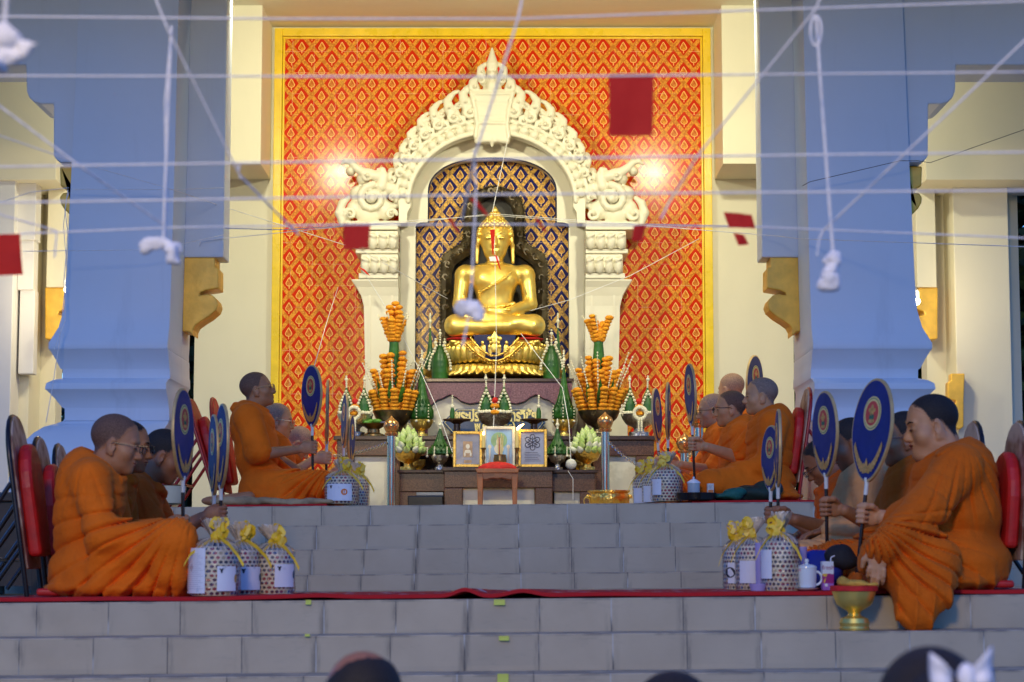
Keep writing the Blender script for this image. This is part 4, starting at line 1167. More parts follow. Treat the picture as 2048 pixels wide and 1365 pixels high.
    ph2=a2*36+wn*2.0+wn2*.6-Ys*10
    ph3=(X*.55+Ys*.5-Z*.65)*2*PI/.10+wn*2.2
    t=1/(1+np.exp(-(Z-(Kz+.03+.06*wn)+X*.25)/.04))
    def ridge(p): return np.abs(np.sin(p/2))**.8-.6
    def crease(p): return (1-np.abs(np.sin(p/2)))**1.7*1.3-.3
    def groove(p): return -(1-np.abs(np.sin(p/2)))**2.8
    m1=np.clip(wnoise(X,Yy,Z,6,sd+5)*1.1+.55,0,1); m2=np.clip(wnoise(X,Yy,Z,7,sd+6)*1.1+.6,0,1); m3=np.clip(wnoise(X,Yy,Z,9,sd+7)*1.2+.3,0,1)
    A1=np.clip(d1*.055,.003,.017)*m1; A2=(.027 if hres<.007 else .032)*m2*np.clip(.6+(X-.02)*2.4,.40,1)*np.clip(1.4-(Z-.12)*2.0,.55,1)
    fo=t*(A1*groove(ph1)+A1*.25*crease(ph1*1.6+2))+(1-t)*(A2*groove(ph2)+A2*.28*crease(ph2*.73+1.3))+(.010-.0065*t)*m3*groove(ph3)-.002*np.abs(wnoise(X*1.3,Yy,Z,30,sd+8))+.004
    r.d=(r.d-fo.astype(np.float32)*1.2*dead).astype(np.float32)
    if drop is not None:
        lowm=1/(1+np.exp((Z-.03)/.02)); r.d=(r.d-(lowm*.012*crease(X*2*PI/.075+wn*1.2+Z*4)).astype(np.float32)*dead).astype(np.float32)
    # collar roll and sash edge across the body
    for j,(ro,rr) in enumerate(((.085,.021),(.10,.019))):
        pts=[]
        for i in range(15):
            a=2*PI*i/14; pts.append(N+np.array((-.02+(ro+.01)*math.cos(a),ro*math.sin(a)*1.02,-.005-.03*math.cos(a)-.02*j+.012*math.sin(3*a+seed))))
        r.chain(pts,rr*(1+.3*fat),.007)
    for j in range(4):
        f=j/3; a0=S[ns]+np.array((-.05+.05*f,-ns*.02*j,.065-.01*f)); 
        pts=[a0,Ch+np.array((.08+.035*f,ns*(.11-.05*f),.02-.05*f)),Mi+np.array((.12*F+.015*f,ns*(.02-.07*f),-.03-.05*f)),pel+np.array((.14*F,-ns*.14,.10))]
        r.chain([np.array(q) for q in pts],[.017,.014,.012,.011],.006)
    # opening for neck
    r.cap(N+np.array((-.02,0,-.045)),nk0,.052*(1+.28*fat),.075*(1+.3*fat),.012,'s')
    r.ell(Hc,np.array((.13,.105,.135))*hs*(1+.12*fat),.01,'s')
    for s,(kind,pos,W,E,a) in arms.items():
        if kind=='grip': r.cap(pos-np.array((.03,0,0)),pos,.055,.05,.0,'s')
    r.build('robe',ROBE[robe],root)
    root['grip']=0
    del root['grip']
    out={}
    for s,(kind,pos,W,E,a) in arms.items():
        out['near' if s==ns else 'far']=Vector((p0.x+dirn*pos[0],Y+dirn*pos[1],z0+pos[2]))
    return root,out
GM='monks seated on the platforms'
zl=lambda x: zlow(x)+.022
zu=lambda x: zup(x)+.02
H1=.0058; H2=.0072
L1=monk('monk in orange with glasses and bowed head, nearest of the left front row',9.25,1,(205,1190),(233,888),(205,938),pitch=.20,hs=1.06,fat=.25,skin='brown',hair='stubble',robe='saffron',near=dict(k='rest',p=(318,1062),dy=.16,d=(.8,.2,-.5),cover=.99),far=dict(k='rest',p=(320,1075),d=(1,0,-.4)),knee=(.35,.26,.235),specs='dark',hres=H1,zfun=zl,seed=1,back=.07,group=GM)
L2=monk('monk in ochre half hidden behind the orange monk with glasses, gripping a narrow fan',9.85,1,(215,1185),(258,893),(232,946),pitch=.12,hs=1.0,skin='brown',hair='black',robe='ochre',near=dict(k='grip',p=(366,1052),dy=.13,cover=.86),far=dict(k='rest',p=(330,1075),d=(1,0,-.3)),knee=(.40,.26,.12),specs='dark',hres=H1,zfun=zl,seed=2,back=.04,group=GM)
L3=monk('young monk with black cropped hair bending forward at the back of the left front row',10.45,1,(270,1180),(330,912),(292,965),pitch=.42,hs=1.06,skin='dark',hair='black',robe='red',near=dict(k='grip',p=(441,1030),dy=.10,cover=.4),near_bare=True,far=dict(k='grip',p=(428,1040),dy=-.05),knee=(.38,.28,.12),hres=H1,zfun=zl,seed=3,back=.05,group=GM)
M1=monk('monk with gold glasses tilting his head up, holding a round blue fan',13.7,1,(540,1008),(515,780),(506,822),pitch=-.22,hs=.98,fat=.2,skin='brown',hair='stubble',robe='saffron',near=dict(k='grip',p=(625,896),dy=.12),near_bare=True,far=dict(k='rest',p=(610,950),d=(1,0,-.3)),knee=(.36,.30,.14),specs='gold',hres=H2,zfun=zu,seed=4,foot=True,group=GM)
M2=monk('bald monk with gold glasses just behind the monk who looks up',14.3,1,(575,1012),(556,842),(540,882),pitch=.10,hs=.98,fat=.2,skin='tan',hair='pale',robe='saffron',near=dict(k='grip',p=(653,917),dy=.12),near_bare=True,far=dict(k='rest',p=(630,950),d=(1,0,-.3)),knee=(.38,.28,.10),specs='gold',hres=H2,zfun=zu,seed=5,group=GM)
M3=monk('bald monk with head bent low, farthest of the left group on the upper platform',14.9,1,(590,1012),(598,888),(572,918),pitch=.75,hs=.98,skin='tan',hair='pale',robe='saffron',near=dict(k='grip',p=(686,945),dy=.10),near_bare=True,far=dict(k='grip',p=(701,955),dy=-.04),knee=(.38,.28,.10),hres=H2,zfun=zu,seed=6,group=GM)
R1=monk('stout monk in orange with grey stubble gazing left, nearest of the right upper group',13.5,-1,(1525,1010),(1521,793),(1535,836),pitch=.0,hs=1.0,fat=.35,skin='tan',hair='grey',robe='saffron',near=dict(k='rest',p=(1462,948),dy=.17,d=(1,.1,-.35),cover=.93),far=dict(k='grip',p=(1386,890),dy=-.02,cover=.3),knee=(.36,.30,.10),hres=H2,zfun=zu,seed=7,group=GM)
R2=monk('monk with dark rimmed glasses between the stout monk and the red tiled wall',14.1,-1,(1465,1012),(1460,818),(1472,858),pitch=.05,hs=1.0,skin='tan',hair='stubble',robe='bright',near=dict(k='rest',p=(1420,955),dy=.15,d=(1,.1,-.35)),far=dict(k='grip',p=(1336,926),dy=-.02,cover=.3),knee=(.36,.28,.10),specs='dark',hres=H2,zfun=zu,seed=8,group=GM)
R3=monk('pale bald monk with glasses partly hidden by the monk with dark rimmed glasses',14.7,-1,(1435,1012),(1424,822),(1436,862),pitch=.10,hs=.98,fat=.15,skin='light',hair='pale',robe='bright',near=dict(k='rest',p=(1385,955),dy=.15,d=(1,.1,-.35)),far=dict(k='grip',p=(1318,928),dy=-.02,cover=.3),knee=(.36,.28,.10),specs='dark',hres=H2,zfun=zu,seed=9,group=GM)
R4=monk('bald monk turned away at the back, rising above the right upper group',15.4,-1,(1480,1012),(1462,780),(1472,822),pitch=.12,yaw=-.7,hs=.98,skin='light',hair='pale',robe='bright',near=dict(k='rest',p=(1440,900),dy=.15,d=(1,.1,-.35)),far=dict(k='grip',p=(1506,895),dy=-.30,cover=.6),knee=(.36,.28,.10),lift=.10,hres=.009,zfun=zu,seed=10,group=GM)
F1=monk('heavy monk in ochre with cropped black hair sitting at the right front edge',9.15,-1,(1893,1184),(1862,852),(1888,915),pitch=.16,yaw=.10,hs=1.12,fat=1.0,skin='light',hair='black',robe='ochre',near=dict(k='rest',p=(1758,1100),dy=.475,d=(.15,.0,-1),up=(.2,1,0),cover=.95,hang=0,pole=(-.6,.4,-.5)),far=dict(k='grip',p=(1727,1030),dy=.02,cover=.55,axis=(-.12,0,1)),far_bare=True,knee=(.33,.33,.13),hres=H1,zfun=zl,seed=11,shw=.18,drop=[((.24,.36,.14),(.22,.47,-.10),.12,.075),((.12,.36,.12),(.14,.47,-.02),.11,.07)],group=GM,back=.04)
F2=monk('monk with clear rimmed glasses looking down behind the heavy monk',9.8,-1,(1800,1184),(1806,878),(1826,935),pitch=.10,hs=1.05,fat=.3,skin='brown',hair='black',robe='ochre',near=dict(k='rest',p=(1725,1085),dy=.14,d=(1,.1,-.3),cover=.9),far=dict(k='grip',p=(1653,1016),dy=.02,cover=.45),knee=(.34,.28,.12),specs='gold',hres=H1,zfun=zl,seed=12,group=GM)
F3=monk('monk in a peach robe with bowed dark head behind a raised fan',10.4,-1,(1700,1180),(1700,888),(1722,940),pitch=.38,hs=1.03,fat=.3,skin='dark',hair='black',robe='peach',near=dict(k='rest',p=(1650,1060),dy=.12,d=(1,.1,-.3),cover=.8),far=dict(k='grip',p=(1556,1034),dy=-.05,cover=.4),knee=(.34,.28,.12),hres=H1,zfun=zl,seed=13,group=GM,back=.05)
F4=monk('monk with glasses bowed low at the far end of the right front row',11.1,-1,(1660,1180),(1645,925),(1668,968),pitch=.6,hs=1.0,skin='dark',hair='black',robe='red',near=dict(k='grip',p=(1541,1032),dy=.12,cover=.5),near_bare=True,far=dict(k='rest',p=(1600,1070),d=(1,0,-.3)),knee=(.36,.28,.12),specs='dark',hres=H1,zfun=zl,seed=14,group=GM,back=.05)
# ---------------------------------------------------------------- fans
FANB=pbr('fan_blue_velvet',(.008,.016,.17),.6,0,.12,10,200,.15); FANG=pbr('fan_gold_edge',(.62,.42,.17),.45,.3,.12,20); EMBY=pbr('emblem_yellow',(.80,.66,.22),.5,0,.05); EMBR=pbr('emblem_red',(.62,.05,.03),.5,0,.05); EMBG=pbr('emblem_green',(.03,.16,.07),.5,0,0); EMBO=pbr('embroidered_gold',(.72,.40,.10),.5,.3,.2,60,80,.5)
FERR=pbr('white_ferrule',(.75,.78,.72),.4,0,0); ROD=pbr('dark_fan_handle',(.022,.010,.009),.25,0,.2)
def fan_outline(H,W,n=36,sc=1):
    pts=[]
    for i in range(n):
        a=2*PI*i/n; x=math.cos(a); z=math.sin(a); w=W/2*(1+.12*z if z<0 else 1+.03*z)*(1-.10*max(0,-z)**2)
        pts.append((x*w*sc, H/2+z*H/2*sc))
    return pts
def fan(label,top,bot,rod,wpx,Y,edge,pos=None):
    T=P(top[0],top[1],Y); B=P(bot[0],bot[1],Y); Q=P(rod[0],rod[1],Y)
    if pos is not None:
        # shift so that the rod runs through the gripping hand
        ax=(T-Q).normalized(); t=(pos-Q).dot(ax); d=pos-(Q+ax*t); d.z=0; T=T+d; B=B+d; Q=Q+d
    H=(T-B).length; W=.74*H
    t=thing('ceremonial_fan',label,'fan',Q,0,'blue ceremonial fans of the monks')
    ax=(T-Q).normalized(); seen=min(1,wpx/SC(Y)/W); ang=math.acos(max(.05,seen))*edge
    base=Vector((0,0,1)).rotation_difference(ax).to_matrix()
    t.rotation_euler=(base@Matrix.Rotation(ang,3,'Z')).to_euler()
    lb=(B-Q).length
    sh=lambda pts,dz: [(x,z+dz) for x,z in pts]
    m=MB(); m.prism(sh(fan_outline(H,W)[::-1],lb),-.007,.007); m.build('fan_rim',FANG,t,bevel=.003,smooth=.6)
    o=fan_outline(H,W); cx,cz=0,H/2
    inn=[(x*.94,(z-cz)*.955+cz+lb) for x,z in o]
    for s in (-1,1):
        m=MB(); m.prism(inn[::-1],*( (-.0085,-.0072) if s<0 else (.0072,.0085))); m.build('fan_face',FANB,t)
    ez=lb+H*.66
    def disc(rx,rz,y0,y1,nm,mat,c=ez,par=t,n=24):
        m=MB(); m.prism([(rx*math.cos(2*PI*i/n),c+rz*math.sin(2*PI*i/n)) for i in range(n)][::-1],y0,y1); return m.build(nm,mat,par)
    for s in (-1,1):
        def yy(a,b): return (-b,-a) if s<0 else (a,b)
        e=disc(W*.22,H*.165,*yy(.0086,.0096),'emblem',EMBY); disc(W*.20,H*.150,*yy(.0097,.0101),'emblem_ring',EMBG,par=e); disc(W*.19,H*.142,*yy(.0102,.0106),'emblem_ring',EMBY,par=e); disc(W*.16,H*.119,*yy(.0107,.0111),'emblem_field',EMBR,par=e)
        m=MB(); y0,y1=yy(.0112,.0118)
        def bl(x,z,rx,rz): m.prism([(x*W+rx*W*math.cos(2*PI*i/10),ez+z*H+rz*H*math.sin(2*PI*i/10)) for i in range(10)][::-1],y0,y1)
        bl(0,.055,.035,.03); bl(0,.01,.05,.035); bl(-.06,.03,.03,.02); bl(.06,.03,.03,.02); bl(0,-.075,.08,.02)
        m.build('emblem_figure',EMBO,e)
        m=MB(); bl(0,-.035,.065,.03); m.build('emblem_plinth',EMBG,e)
        m=MB()
        for q in (-1,1):
            for i in range(7):
                f=i/6; x=q*W*(.05+.27*f**.8); z=lb+H*(.12+.20*f**1.35); wl=W*(.055-.03*f); hl=H*.05
                m.prism([(x-q*wl,z-hl*.6),(x+q*wl*.6,z-hl*.8),(x+q*wl*1.5,z+hl*.5),(x+q*wl*.6,z+hl*1.3),(x-q*wl*.6,z+hl*.4)][::(-1 if q>0 else 1)],y0+ (0.0004*i if s>0 else -.0004*i),y1+(0.0004*i if s>0 else -.0004*i))
        m.prism([(-W*.035,lb+H*.10),(W*.035,lb+H*.10),(W*.045,lb+H*.16),(0,lb+H*.23),(-W*.045,lb+H*.16)][::-1],*( (y0-.003,y1-.003) if s<0 else (y0+.003,y1+.003)))
        m.build('wing_motif',EMBO,t)
    m=MB(); m.lathe([(.0085,lb-.055),(.0095,lb-.05),(.0095,lb-.005),(.013,lb+.01),(.013,lb+.02)],n=12); m.build('ferrule',FERR,t,smooth=.6)
    m=MB(); m.lathe([(.0075,0),(.0085,.01),(.0085,lb-.054)],n=12); m.build('handle',ROD,t,smooth=.6)
    return t
fan('narrow edge-turned blue fan gripped by the ochre monk at left',(365,778),(365,962),(366,1196),20,9.75,1,L2[1]['near'])
fan('blue fan held out beside the bamboo baskets by the bending young monk',(443,806),(440,978),(437,1110),42,10.3,-1,L3[1]['near'])
fan('blue fan half hidden behind another, second in the hands of the bending young monk',(428,829),(428,992),(428,1100),34,10.5,-1,L3[1]['far'])
fan('round blue fan raised by the monk who looks up, against the red tiles',(621,731),(627,855),(624,990),47,13.6,-1,M1[1]['near'])
fan('edge-on fan held by the bald monk with gold glasses',(656,760),(654,889),(652,990),7,14.2,-1,M2[1]['near'])
fan('small blue fan turned away beside the silver bowl at left',(691,789),(686,898),(684,990),17,14.85,-1,M3[1]['near'])
fan('edge-on fan behind the small blue fan at left',(703,832),(701,930),(700,990),6,15.0,1,M3[1]['far'])
fan('narrow blue fan held upright by the stout monk',(1378,727),(1385,853),(1389,958),13,13.5,-1,R1[1]['far'])
fan('narrow blue fan held by the monk with dark rimmed glasses, against the red tiles',(1337,764),(1338,880),(1337,990),13,14.1,1,R2[1]['far'])
fan('tilted blue fan held by the pale monk with glasses, against the red tiles',(1311,776),(1320,886),(1321,985),24,14.7,1,R3[1]['far'])
fan('blue fan rising behind the stout head, against the cream wall',(1514,708),(1511,828),(1508,960),42,15.6,1,R4[1]['far'])
fan('large tilted blue fan gripped by the heavy monk at right',(1744,756),(1724,965),(1700,1170),54,9.1,-1,F1[1]['far'])
fan('blue fan held by the monk with clear rimmed glasses at right',(1650,783),(1652,955),(1655,1120),31,9.8,-1,F2[1]['far'])
fan('blue fan low above the baskets held by the bowed monk at right',(1545,836),(1541,975),(1542,1110),26,10.4,-1,F4[1]['near'])
fan('edge-on fan behind the low blue fan at right',(1557,823),(1556,978),(1556,1110),6,10.6,1,F3[1]['far'])
# ================================================================ offerings on the altar
def at(u,v,Y,zz=None):
    p=P(u,v,Y); 
    if zz is not None: p.z=zz
    return p
zst=P(0,940,17.1).z; zft_=P(0,934.5,16.86).z; zpd=P(0,757,18.22).z
def phan(h,r,foot=.55):      # pedestal bowl profile
    return [(r*foot,0),(r*foot,.02*h/.1),(r*foot*.8,h*.10),(r*foot*.55,h*.22),(r*foot*.5,h*.34),(r*foot*.62,h*.42),(r*.72,h*.55),(r*.92,h*.78),(r*1.0,h*.97),(r*1.02,h),(r*.94,h*.985),(r*.80,h*.7),(r*.1,h*.6)]
rnd=random.Random(11)
def beads(m,pts,r,step=1):
    for p in pts: m.sphere(p,r*rnd.uniform(.85,1.1),7,5)
def line(a,b,n): a=Vector(a);b=Vector(b); return [a.lerp(b,i/(n-1)) for i in range(n)]
def marigold(label,u,vb,Y,hup):
    p=at(u,vb,Y,zbt+.001); t=thing('marigold_arrangement',label,'flowers',p,rnd.uniform(0,3),'tall marigold arrangements')
    m=MB(); m.lathe([(.095,0),(.095,.02),(.06,.035),(.05,.07),(.062,.09),(.10,.11),(.155,.165),(.175,.21),(.18,.225),(.165,.222),(.12,.17),(.02,.14)],n=28); m.build('bowl',BRONZE,t,smooth=.7)
    def strand(b,e,n,r,name='marigold_string'):
        m=MB(); q=line(b,e,n)
        for i,c in enumerate(q):
            M=Matrix.Rotation(rnd.uniform(0,6),3,'Z'); m.sphere(c,r*rnd.uniform(.88,1.12),9,6,(1,1,.62),M,.07)
        m.build(name,MARI,t,smooth=1)
    def spike(b,e,name='jasmine_spike'):
        m=MB(); m.tube([b,e],.0025,4); q=line(Vector(b).lerp(Vector(e),.35),e,11)
        for c in q: m.sphere(c,.0085*rnd.uniform(.8,1.2),5,4)
        m.build(name,JASM,t)
    for ring,(n,r0,r1,z0,z1,k) in enumerate(((11,.13,.215,.20,.40,7),(9,.095,.165,.24,.55,9),(6,.05,.09,.26,.68,11))):
        for i in range(n):
            a=2*PI*(i+.5*ring)/n+rnd.uniform(-.1,.1); c,s=math.cos(a),math.sin(a); q=rnd.uniform(.88,1.1)
            strand((c*r0,s*r0,z0),(c*r1*q,s*r1*q,z0+(z1-z0)*q),k,.037)
    for i in range(12):
        a=2*PI*i/12+.2; c,s=math.cos(a),math.sin(a); q=rnd.uniform(.85,1.15); spike((c*.12,s*.12,.3),(c*.27*q,s*.27*q,.62*q+.02))
    m=MB()
    for i in range(10):
        a=2*PI*i/10+.1; c,s=math.cos(a),math.sin(a); d=Vector((c,s,0)); e=Vector((-s,c,0))
        pts=[d*.10+Vector((0,0,.2)),d*.16+Vector((0,0,.36)),d*.20+Vector((0,0,.50))]
        m.add([pts[0]-e*.02,pts[0]+e*.02,pts[1]+e*.028,pts[2],pts[1]-e*.028],[(0,1,2,4),(4,2,3)])
    m.build('leaves',GREEN,t)
    m=MB(); m.lathe([(.05,.3),(.062,.5),(.055,.62),(.04,.80),(.045,.86)],n=16); m.build('leaf_cone',GREEN,t,smooth=1)
    for i in range(8):
        a=2*PI*i/8; c,s=math.cos(a),math.sin(a); q=rnd.uniform(.8,1.1); f=.4 if i%3==0 else 1
        strand((c*.025,s*.025,.84),(c*.105*q*f,s*.105*q*f,hup*q if f<1 else .84+(hup-.84)*.82*q),7,.036)
    for i in range(5):
        a=2*PI*i/5+.5; spike((.02*math.cos(a),.02*math.sin(a),.86),(.14*math.cos(a),.14*math.sin(a),hup*.98))
    return t
marigold('tall marigold arrangement with leaf cone in a dark bowl left of the statue',787,872,17.95,1.075)
marigold('tall marigold arrangement with leaf cone in a dark bowl right of the statue',1198,875,17.95,1.06)
def baisri(label,p,h,r,bowl=None,peaks=1,group=None,hangs=6):
    """folded banana-leaf cone with jasmine strings, in a bowl (material, height, radius) or standing free"""
    t=thing('leaf_cone_offering',label,'offering',p,rnd.uniform(-.3,.3),group)
    b=0
    if bowl: 
        m=MB(); m.lathe(phan(bowl[1],bowl[2]),n=28,lobe=(14,.025)); m.build('bowl',bowl[0],t,smooth=.7); b=bowl[1]*.93
    def cone(cx,cy,h,r,tip=True):
        m=MB(); prof=[(r*.75,0),(r,.06*h),(r*.97,.18*h),(r*.62,.33*h),(r*.40,.5*h),(r*.22,.72*h),(r*.07,.93*h),(.002,h)]
        m.lathe([(a,z+b) for a,z in prof],(cx,cy,0),24,lobe=(12,.05))
        for k in range(3):
            n=14
            for i in range(n):
                a=2*PI*(i+.5*k)/n; rr=r*(.98-.14*k); z=b+h*(.07+.09*k); d=Vector((math.cos(a),math.sin(a),0)); c=Vector((cx,cy,z))
                m.add([c+d*rr*.96+Vector((-d.y,d.x,0))*r*.2,c+d*rr*.96-Vector((-d.y,d.x,0))*r*.2,c+d*rr*1.10+Vector((0,0,h*.13))],[(0,1,2)])
        m.build('leaf_cone',GREEN,t,smooth=.8)
        if tip:
            m=MB(); beads(m,line((cx,cy,b+h*.93),(cx,cy,b+h*1.16),7),.010); m.sphere((cx,cy,b+h*1.05),.017,8,6); m.sphere((cx,cy,b+h*1.2),.008,6,4,(1,1,2)); m.build('jasmine_tip',JASM,t)
    if peaks==1: cone(0,0,h,r)
    else:
        for i in range(peaks):
            x=(i-(peaks-1)/2)*r*1.7; cone(x,0,h*(1 if peaks!=3 or i!=1 else 1.3),r*.8)
    for i in range(hangs):
        a=2*PI*i/hangs+.2; d=Vector((math.cos(a),math.sin(a),0)); m=MB(); w=r*(1 if peaks==1 else peaks*.8)
        beads(m,[Vector((d.x*w*1.03,d.y*r*1.08,b+h*(.26-.05*j))) for j in range(5)],.0068); m.sphere(Vector((d.x*w*1.05,d.y*r*1.1,b-.005)),.012,6,5); m.build('jasmine_string',JASM,t)
    return t
G1='banana leaf cones in gold bowls'
baisri('tall pointed leaf cone in a gold bowl beside the left marigolds',at(843,872,17.95,zbt+.001),.50,.10,(GOLD,.15,.10),1,G1)
baisri('tall pointed leaf cone in a gold bowl beside the right marigolds',at(1128,872,17.95,zbt+.001),.50,.10,(GOLD,.15,.10),1,G1)
baisri('leaf cone in a silver bowl beside the left gold framed picture',at(880,938,17.22,zst+.001),.24,.10,(SILV,.13,.075),1,'leaf cones in silver bowls')
baisri('leaf cone in a silver bowl beside the right gold framed picture',at(1115,938,17.22,zst+.001),.24,.10,(SILV,.13,.075),1,'leaf cones in silver bowls')
def legcone(label,u):
    p=at(u,757,18.42,zpd+.001); t=thing('leaf_cone_offering',label,'offering',p,0,'leaf cones beside the statue')
    m=MB(); m.lathe([(.07,0),(.075,.05),(.074,.15),(.06,.22),(.03,.29),(.004,.33)],n=18); m.build('leaf_cone',GREEN,t,smooth=.8)
    for dx,hh in ((0,.44),(-.04,.36),(.04,.36)):
        m=MB(); beads(m,line((dx,-.02,hh-.13),(dx,-.02,hh),7),.0095); m.sphere((dx,-.02,hh-.03),.016,7,5); m.build('jasmine_tip',JASM,t)
    for s in (1,-1):
        m=MB(); beads(m,[Vector((s*(.03+.065*math.sin(i/9*1.8)),-.055,.30-.026*i)) for i in range(9)],.013); m.build('jasmine_garland',JASM,t)
    return t
legcone('green leaf cone with jasmine garlands standing left of the statue base',880)
legcone('green leaf cone with jasmine garlands standing right of the statue base',1103)
def thin(label,u,u2):
    t=baisri(label,at(u,757,18.62,zpd+.001),.42,.05,(GOLD,.11,.075),1,'slim leaf cones beside the statue',0); return t
thin('slim leaf cone in a small gold cup at the far left of the statue',860,0); thin('slim leaf cone in a small gold cup at the far right of the statue',1116,0)
# silver bowls with twin cones and flower garlands
def twin(label,u,vb,Y,z,garl,R=.15,ch=.24):
    p=at(u,vb,Y,z); t=thing('flower_bowl',label,'bowl',p,0,'silver bowls with twin leaf cones')
    H=.19; m=MB(); m.lathe(phan(H,R,.55),n=32,lobe=(16,.02)); m.build('bowl',SILV,t,smooth=.7)
    for s in (1,-1):
        m=MB(); m.lathe([(.055,H*.9),(.062,H+.06),(.045,H+.13),(.018,H+ch*.8),(.003,H+ch)],(s*.075,0,0),16,lobe=(10,.05),M=Matrix.Rotation(0,3,'Y')); m.build('leaf_cone',GREEN,t,smooth=.8)
        m=MB(); beads(m,line((s*.075,0,H+ch*.9),(s*.078,0,H+ch*1.35),8),.0095); m.sphere((s*.078,0,H+ch*1.25),.016,7,5); m.build('jasmine_tip',JASM,t)
        m=MB(); beads(m,[Vector((s*(.075+q*.06*math.sin(i/8*1.7)),-.05,H+ch*.8-.025*i)) for q in (1,-1) for i in range(9)],.0125); m.build('jasmine_garland',JASM,t)
    m=MB(); beads(m,[Vector((R*.85*math.cos(a),R*.85*math.sin(a),H+.005)) for a in [2*PI*i/26 for i in range(26)]],.021); m.build('flower_rim',JASM,t)
    m=MB(); m.sphere((0,-R*.85,H+.0),.035,10,7,(1.2,1,.7),None,.06); m.build('marigold',MARI,t); m=MB(); m.sphere((0,-.05,H+.11),.026,8,6); m.build('rose',REDV,t); 
    m=MB(); m.sphere((0,-.05,H+.06),.034,9,6,(1.2,1,.7),None,.06); m.build('marigold',MARI,t)
    if garl:
        m=MB(); beads(m,[Vector((.05*math.cos(a),-R-.015,H-.0+.05*math.sin(a))) for a in [2*PI*i/18 for i in range(18)]],.017); beads(m,[Vector((dx,-R-.02,H-.06-.018*i)) for dx in (-.012,.012) for i in range(6)],.011); m.build('hanging_garland',JASM,t)
    return t
twin('silver bowl with twin leaf cones and flowers in front of the name board',990,868,17.75,zbt+.001,False)
twin('silver bowl with twin leaf cones at the left end of the long table',710,871,17.85,zbt+.001,True)
twin('silver bowl with twin leaf cones and garland at the right end of the long table',1278,871,17.85,zbt+.001,True)
# lotus bud bowls
def lotus(label,u):
    p=at(u,937,17.3,zst+.001); t=thing('lotus_bowl',label,'flowers',p,0,'gold bowls heaped with lotus buds')
    m=MB(); m.lathe(phan(.16,.115,.55),n=30,lobe=(18,.02)); m.build('bowl',GOLDR,t,smooth=.7)
    k=0
    for ring,(n,r,z) in enumerate(((12,.115,.165),(11,.105,.20),(9,.085,.235),(7,.06,.27),(5,.038,.30),(1,.0,.325))):
        for i in range(n):
            a=2*PI*(i+.5*ring)/n+rnd.uniform(-.1,.1); c=Vector((math.cos(a)*r,math.sin(a)*r,z)); d=Vector((math.cos(a)*(.9-.15*ring),math.sin(a)*(.9-.15*ring),.55+.2*ring)).normalized()
            M=d.to_track_quat('Z','Y').to_matrix(); m=MB(); m.lathe([(.006,-.03),(.024,-.014),(.029,.004),(.021,.026),(.007,.045),(.001,.055)],c,9,M=M,lobe=(5,.06))
            m.build('lotus_bud',LOTW if rnd.random()<.35 and ring<2 else LOTUS,t,smooth=1)
    return t
lotus('gold bowl heaped with pale green lotus buds, left of the framed pictures',816); lotus('gold bowl heaped with pale green lotus buds, right of the framed pictures',1174)
# small gold cups behind the lotus bowls
for u,lb_ in ((838,'small gold cup behind the left lotus bowl'),(1157,'small gold cup behind the right lotus bowl')):
    t=thing('gold_cup',lb_,'cup',at(u,938,17.5,zst+.001),0,'small gold cups'); m=MB(); m.lathe([(.03,0),(.034,.01),(.02,.02),(.05,.05),(.055,.1),(.05,.1),(.02,.04)],n=20); m.build('cup_body',GOLDR,t,smooth=.7)
# brass tray with greens; wooden trays with flower sticks
t=thing('brass_tray','footed brass tray with small green fruit and a white dish by the left marigolds','tray',at(747,872,17.8,zbt+.001),0)
m=MB(); m.lathe([(.09,0),(.09,.015),(.055,.03),(.05,.06),(.09,.085),(.15,.10),(.155,.105),(.05,.095)],n=28); m.build('tray',BRASS,t,smooth=.7)
for i in range(6): m=MB(); m.sphere((-.06+.03*i%.1,-.03+.025*(i%3),.115+.012*(i%2)),.03,8,6,(1.4,.8,.7)); m.build('fruit',LGREEN,t,smooth=1)
m=MB(); m.lathe([(.03,.10),(.05,.125),(.045,.125),(.02,.11)],(.07,0,0),16); m.build('dish',WHT,t,smooth=1)
def stick_tray(label,u,du):
    t=thing('wooden_tray',label,'tray',at(u,870,17.75,zbt+.001),0,'dark footed trays before the name board')
    m=MB(); m.lathe([(.06,0),(.06,.015),(.03,.03),(.028,.10),(.06,.12),(.115,.130),(.12,.142),(.105,.138),(.02,.13)],n=26); m.build('tray',pbr('dark_wood',(.10,.045,.02),.3,0,.2,12),t,smooth=.7)
    m=MB(); m.lathe([(.02,.14),(.022,.2),(.012,.24)],(du,0,0),10); m.build('leaf_stem',GREEN,t,smooth=1); m=MB(); beads(m,line((du,0,.23),(du,0,.34),8),.009); m.sphere((du,0,.25),.018,8,6); m.build('jasmine_tip',JASM,t)
stick_tray('dark footed tray with a jasmine stick, left of the middle silver bowl',914,-.04); stick_tray('dark footed tray with a jasmine stick, right of the middle silver bowl',1068,.04)
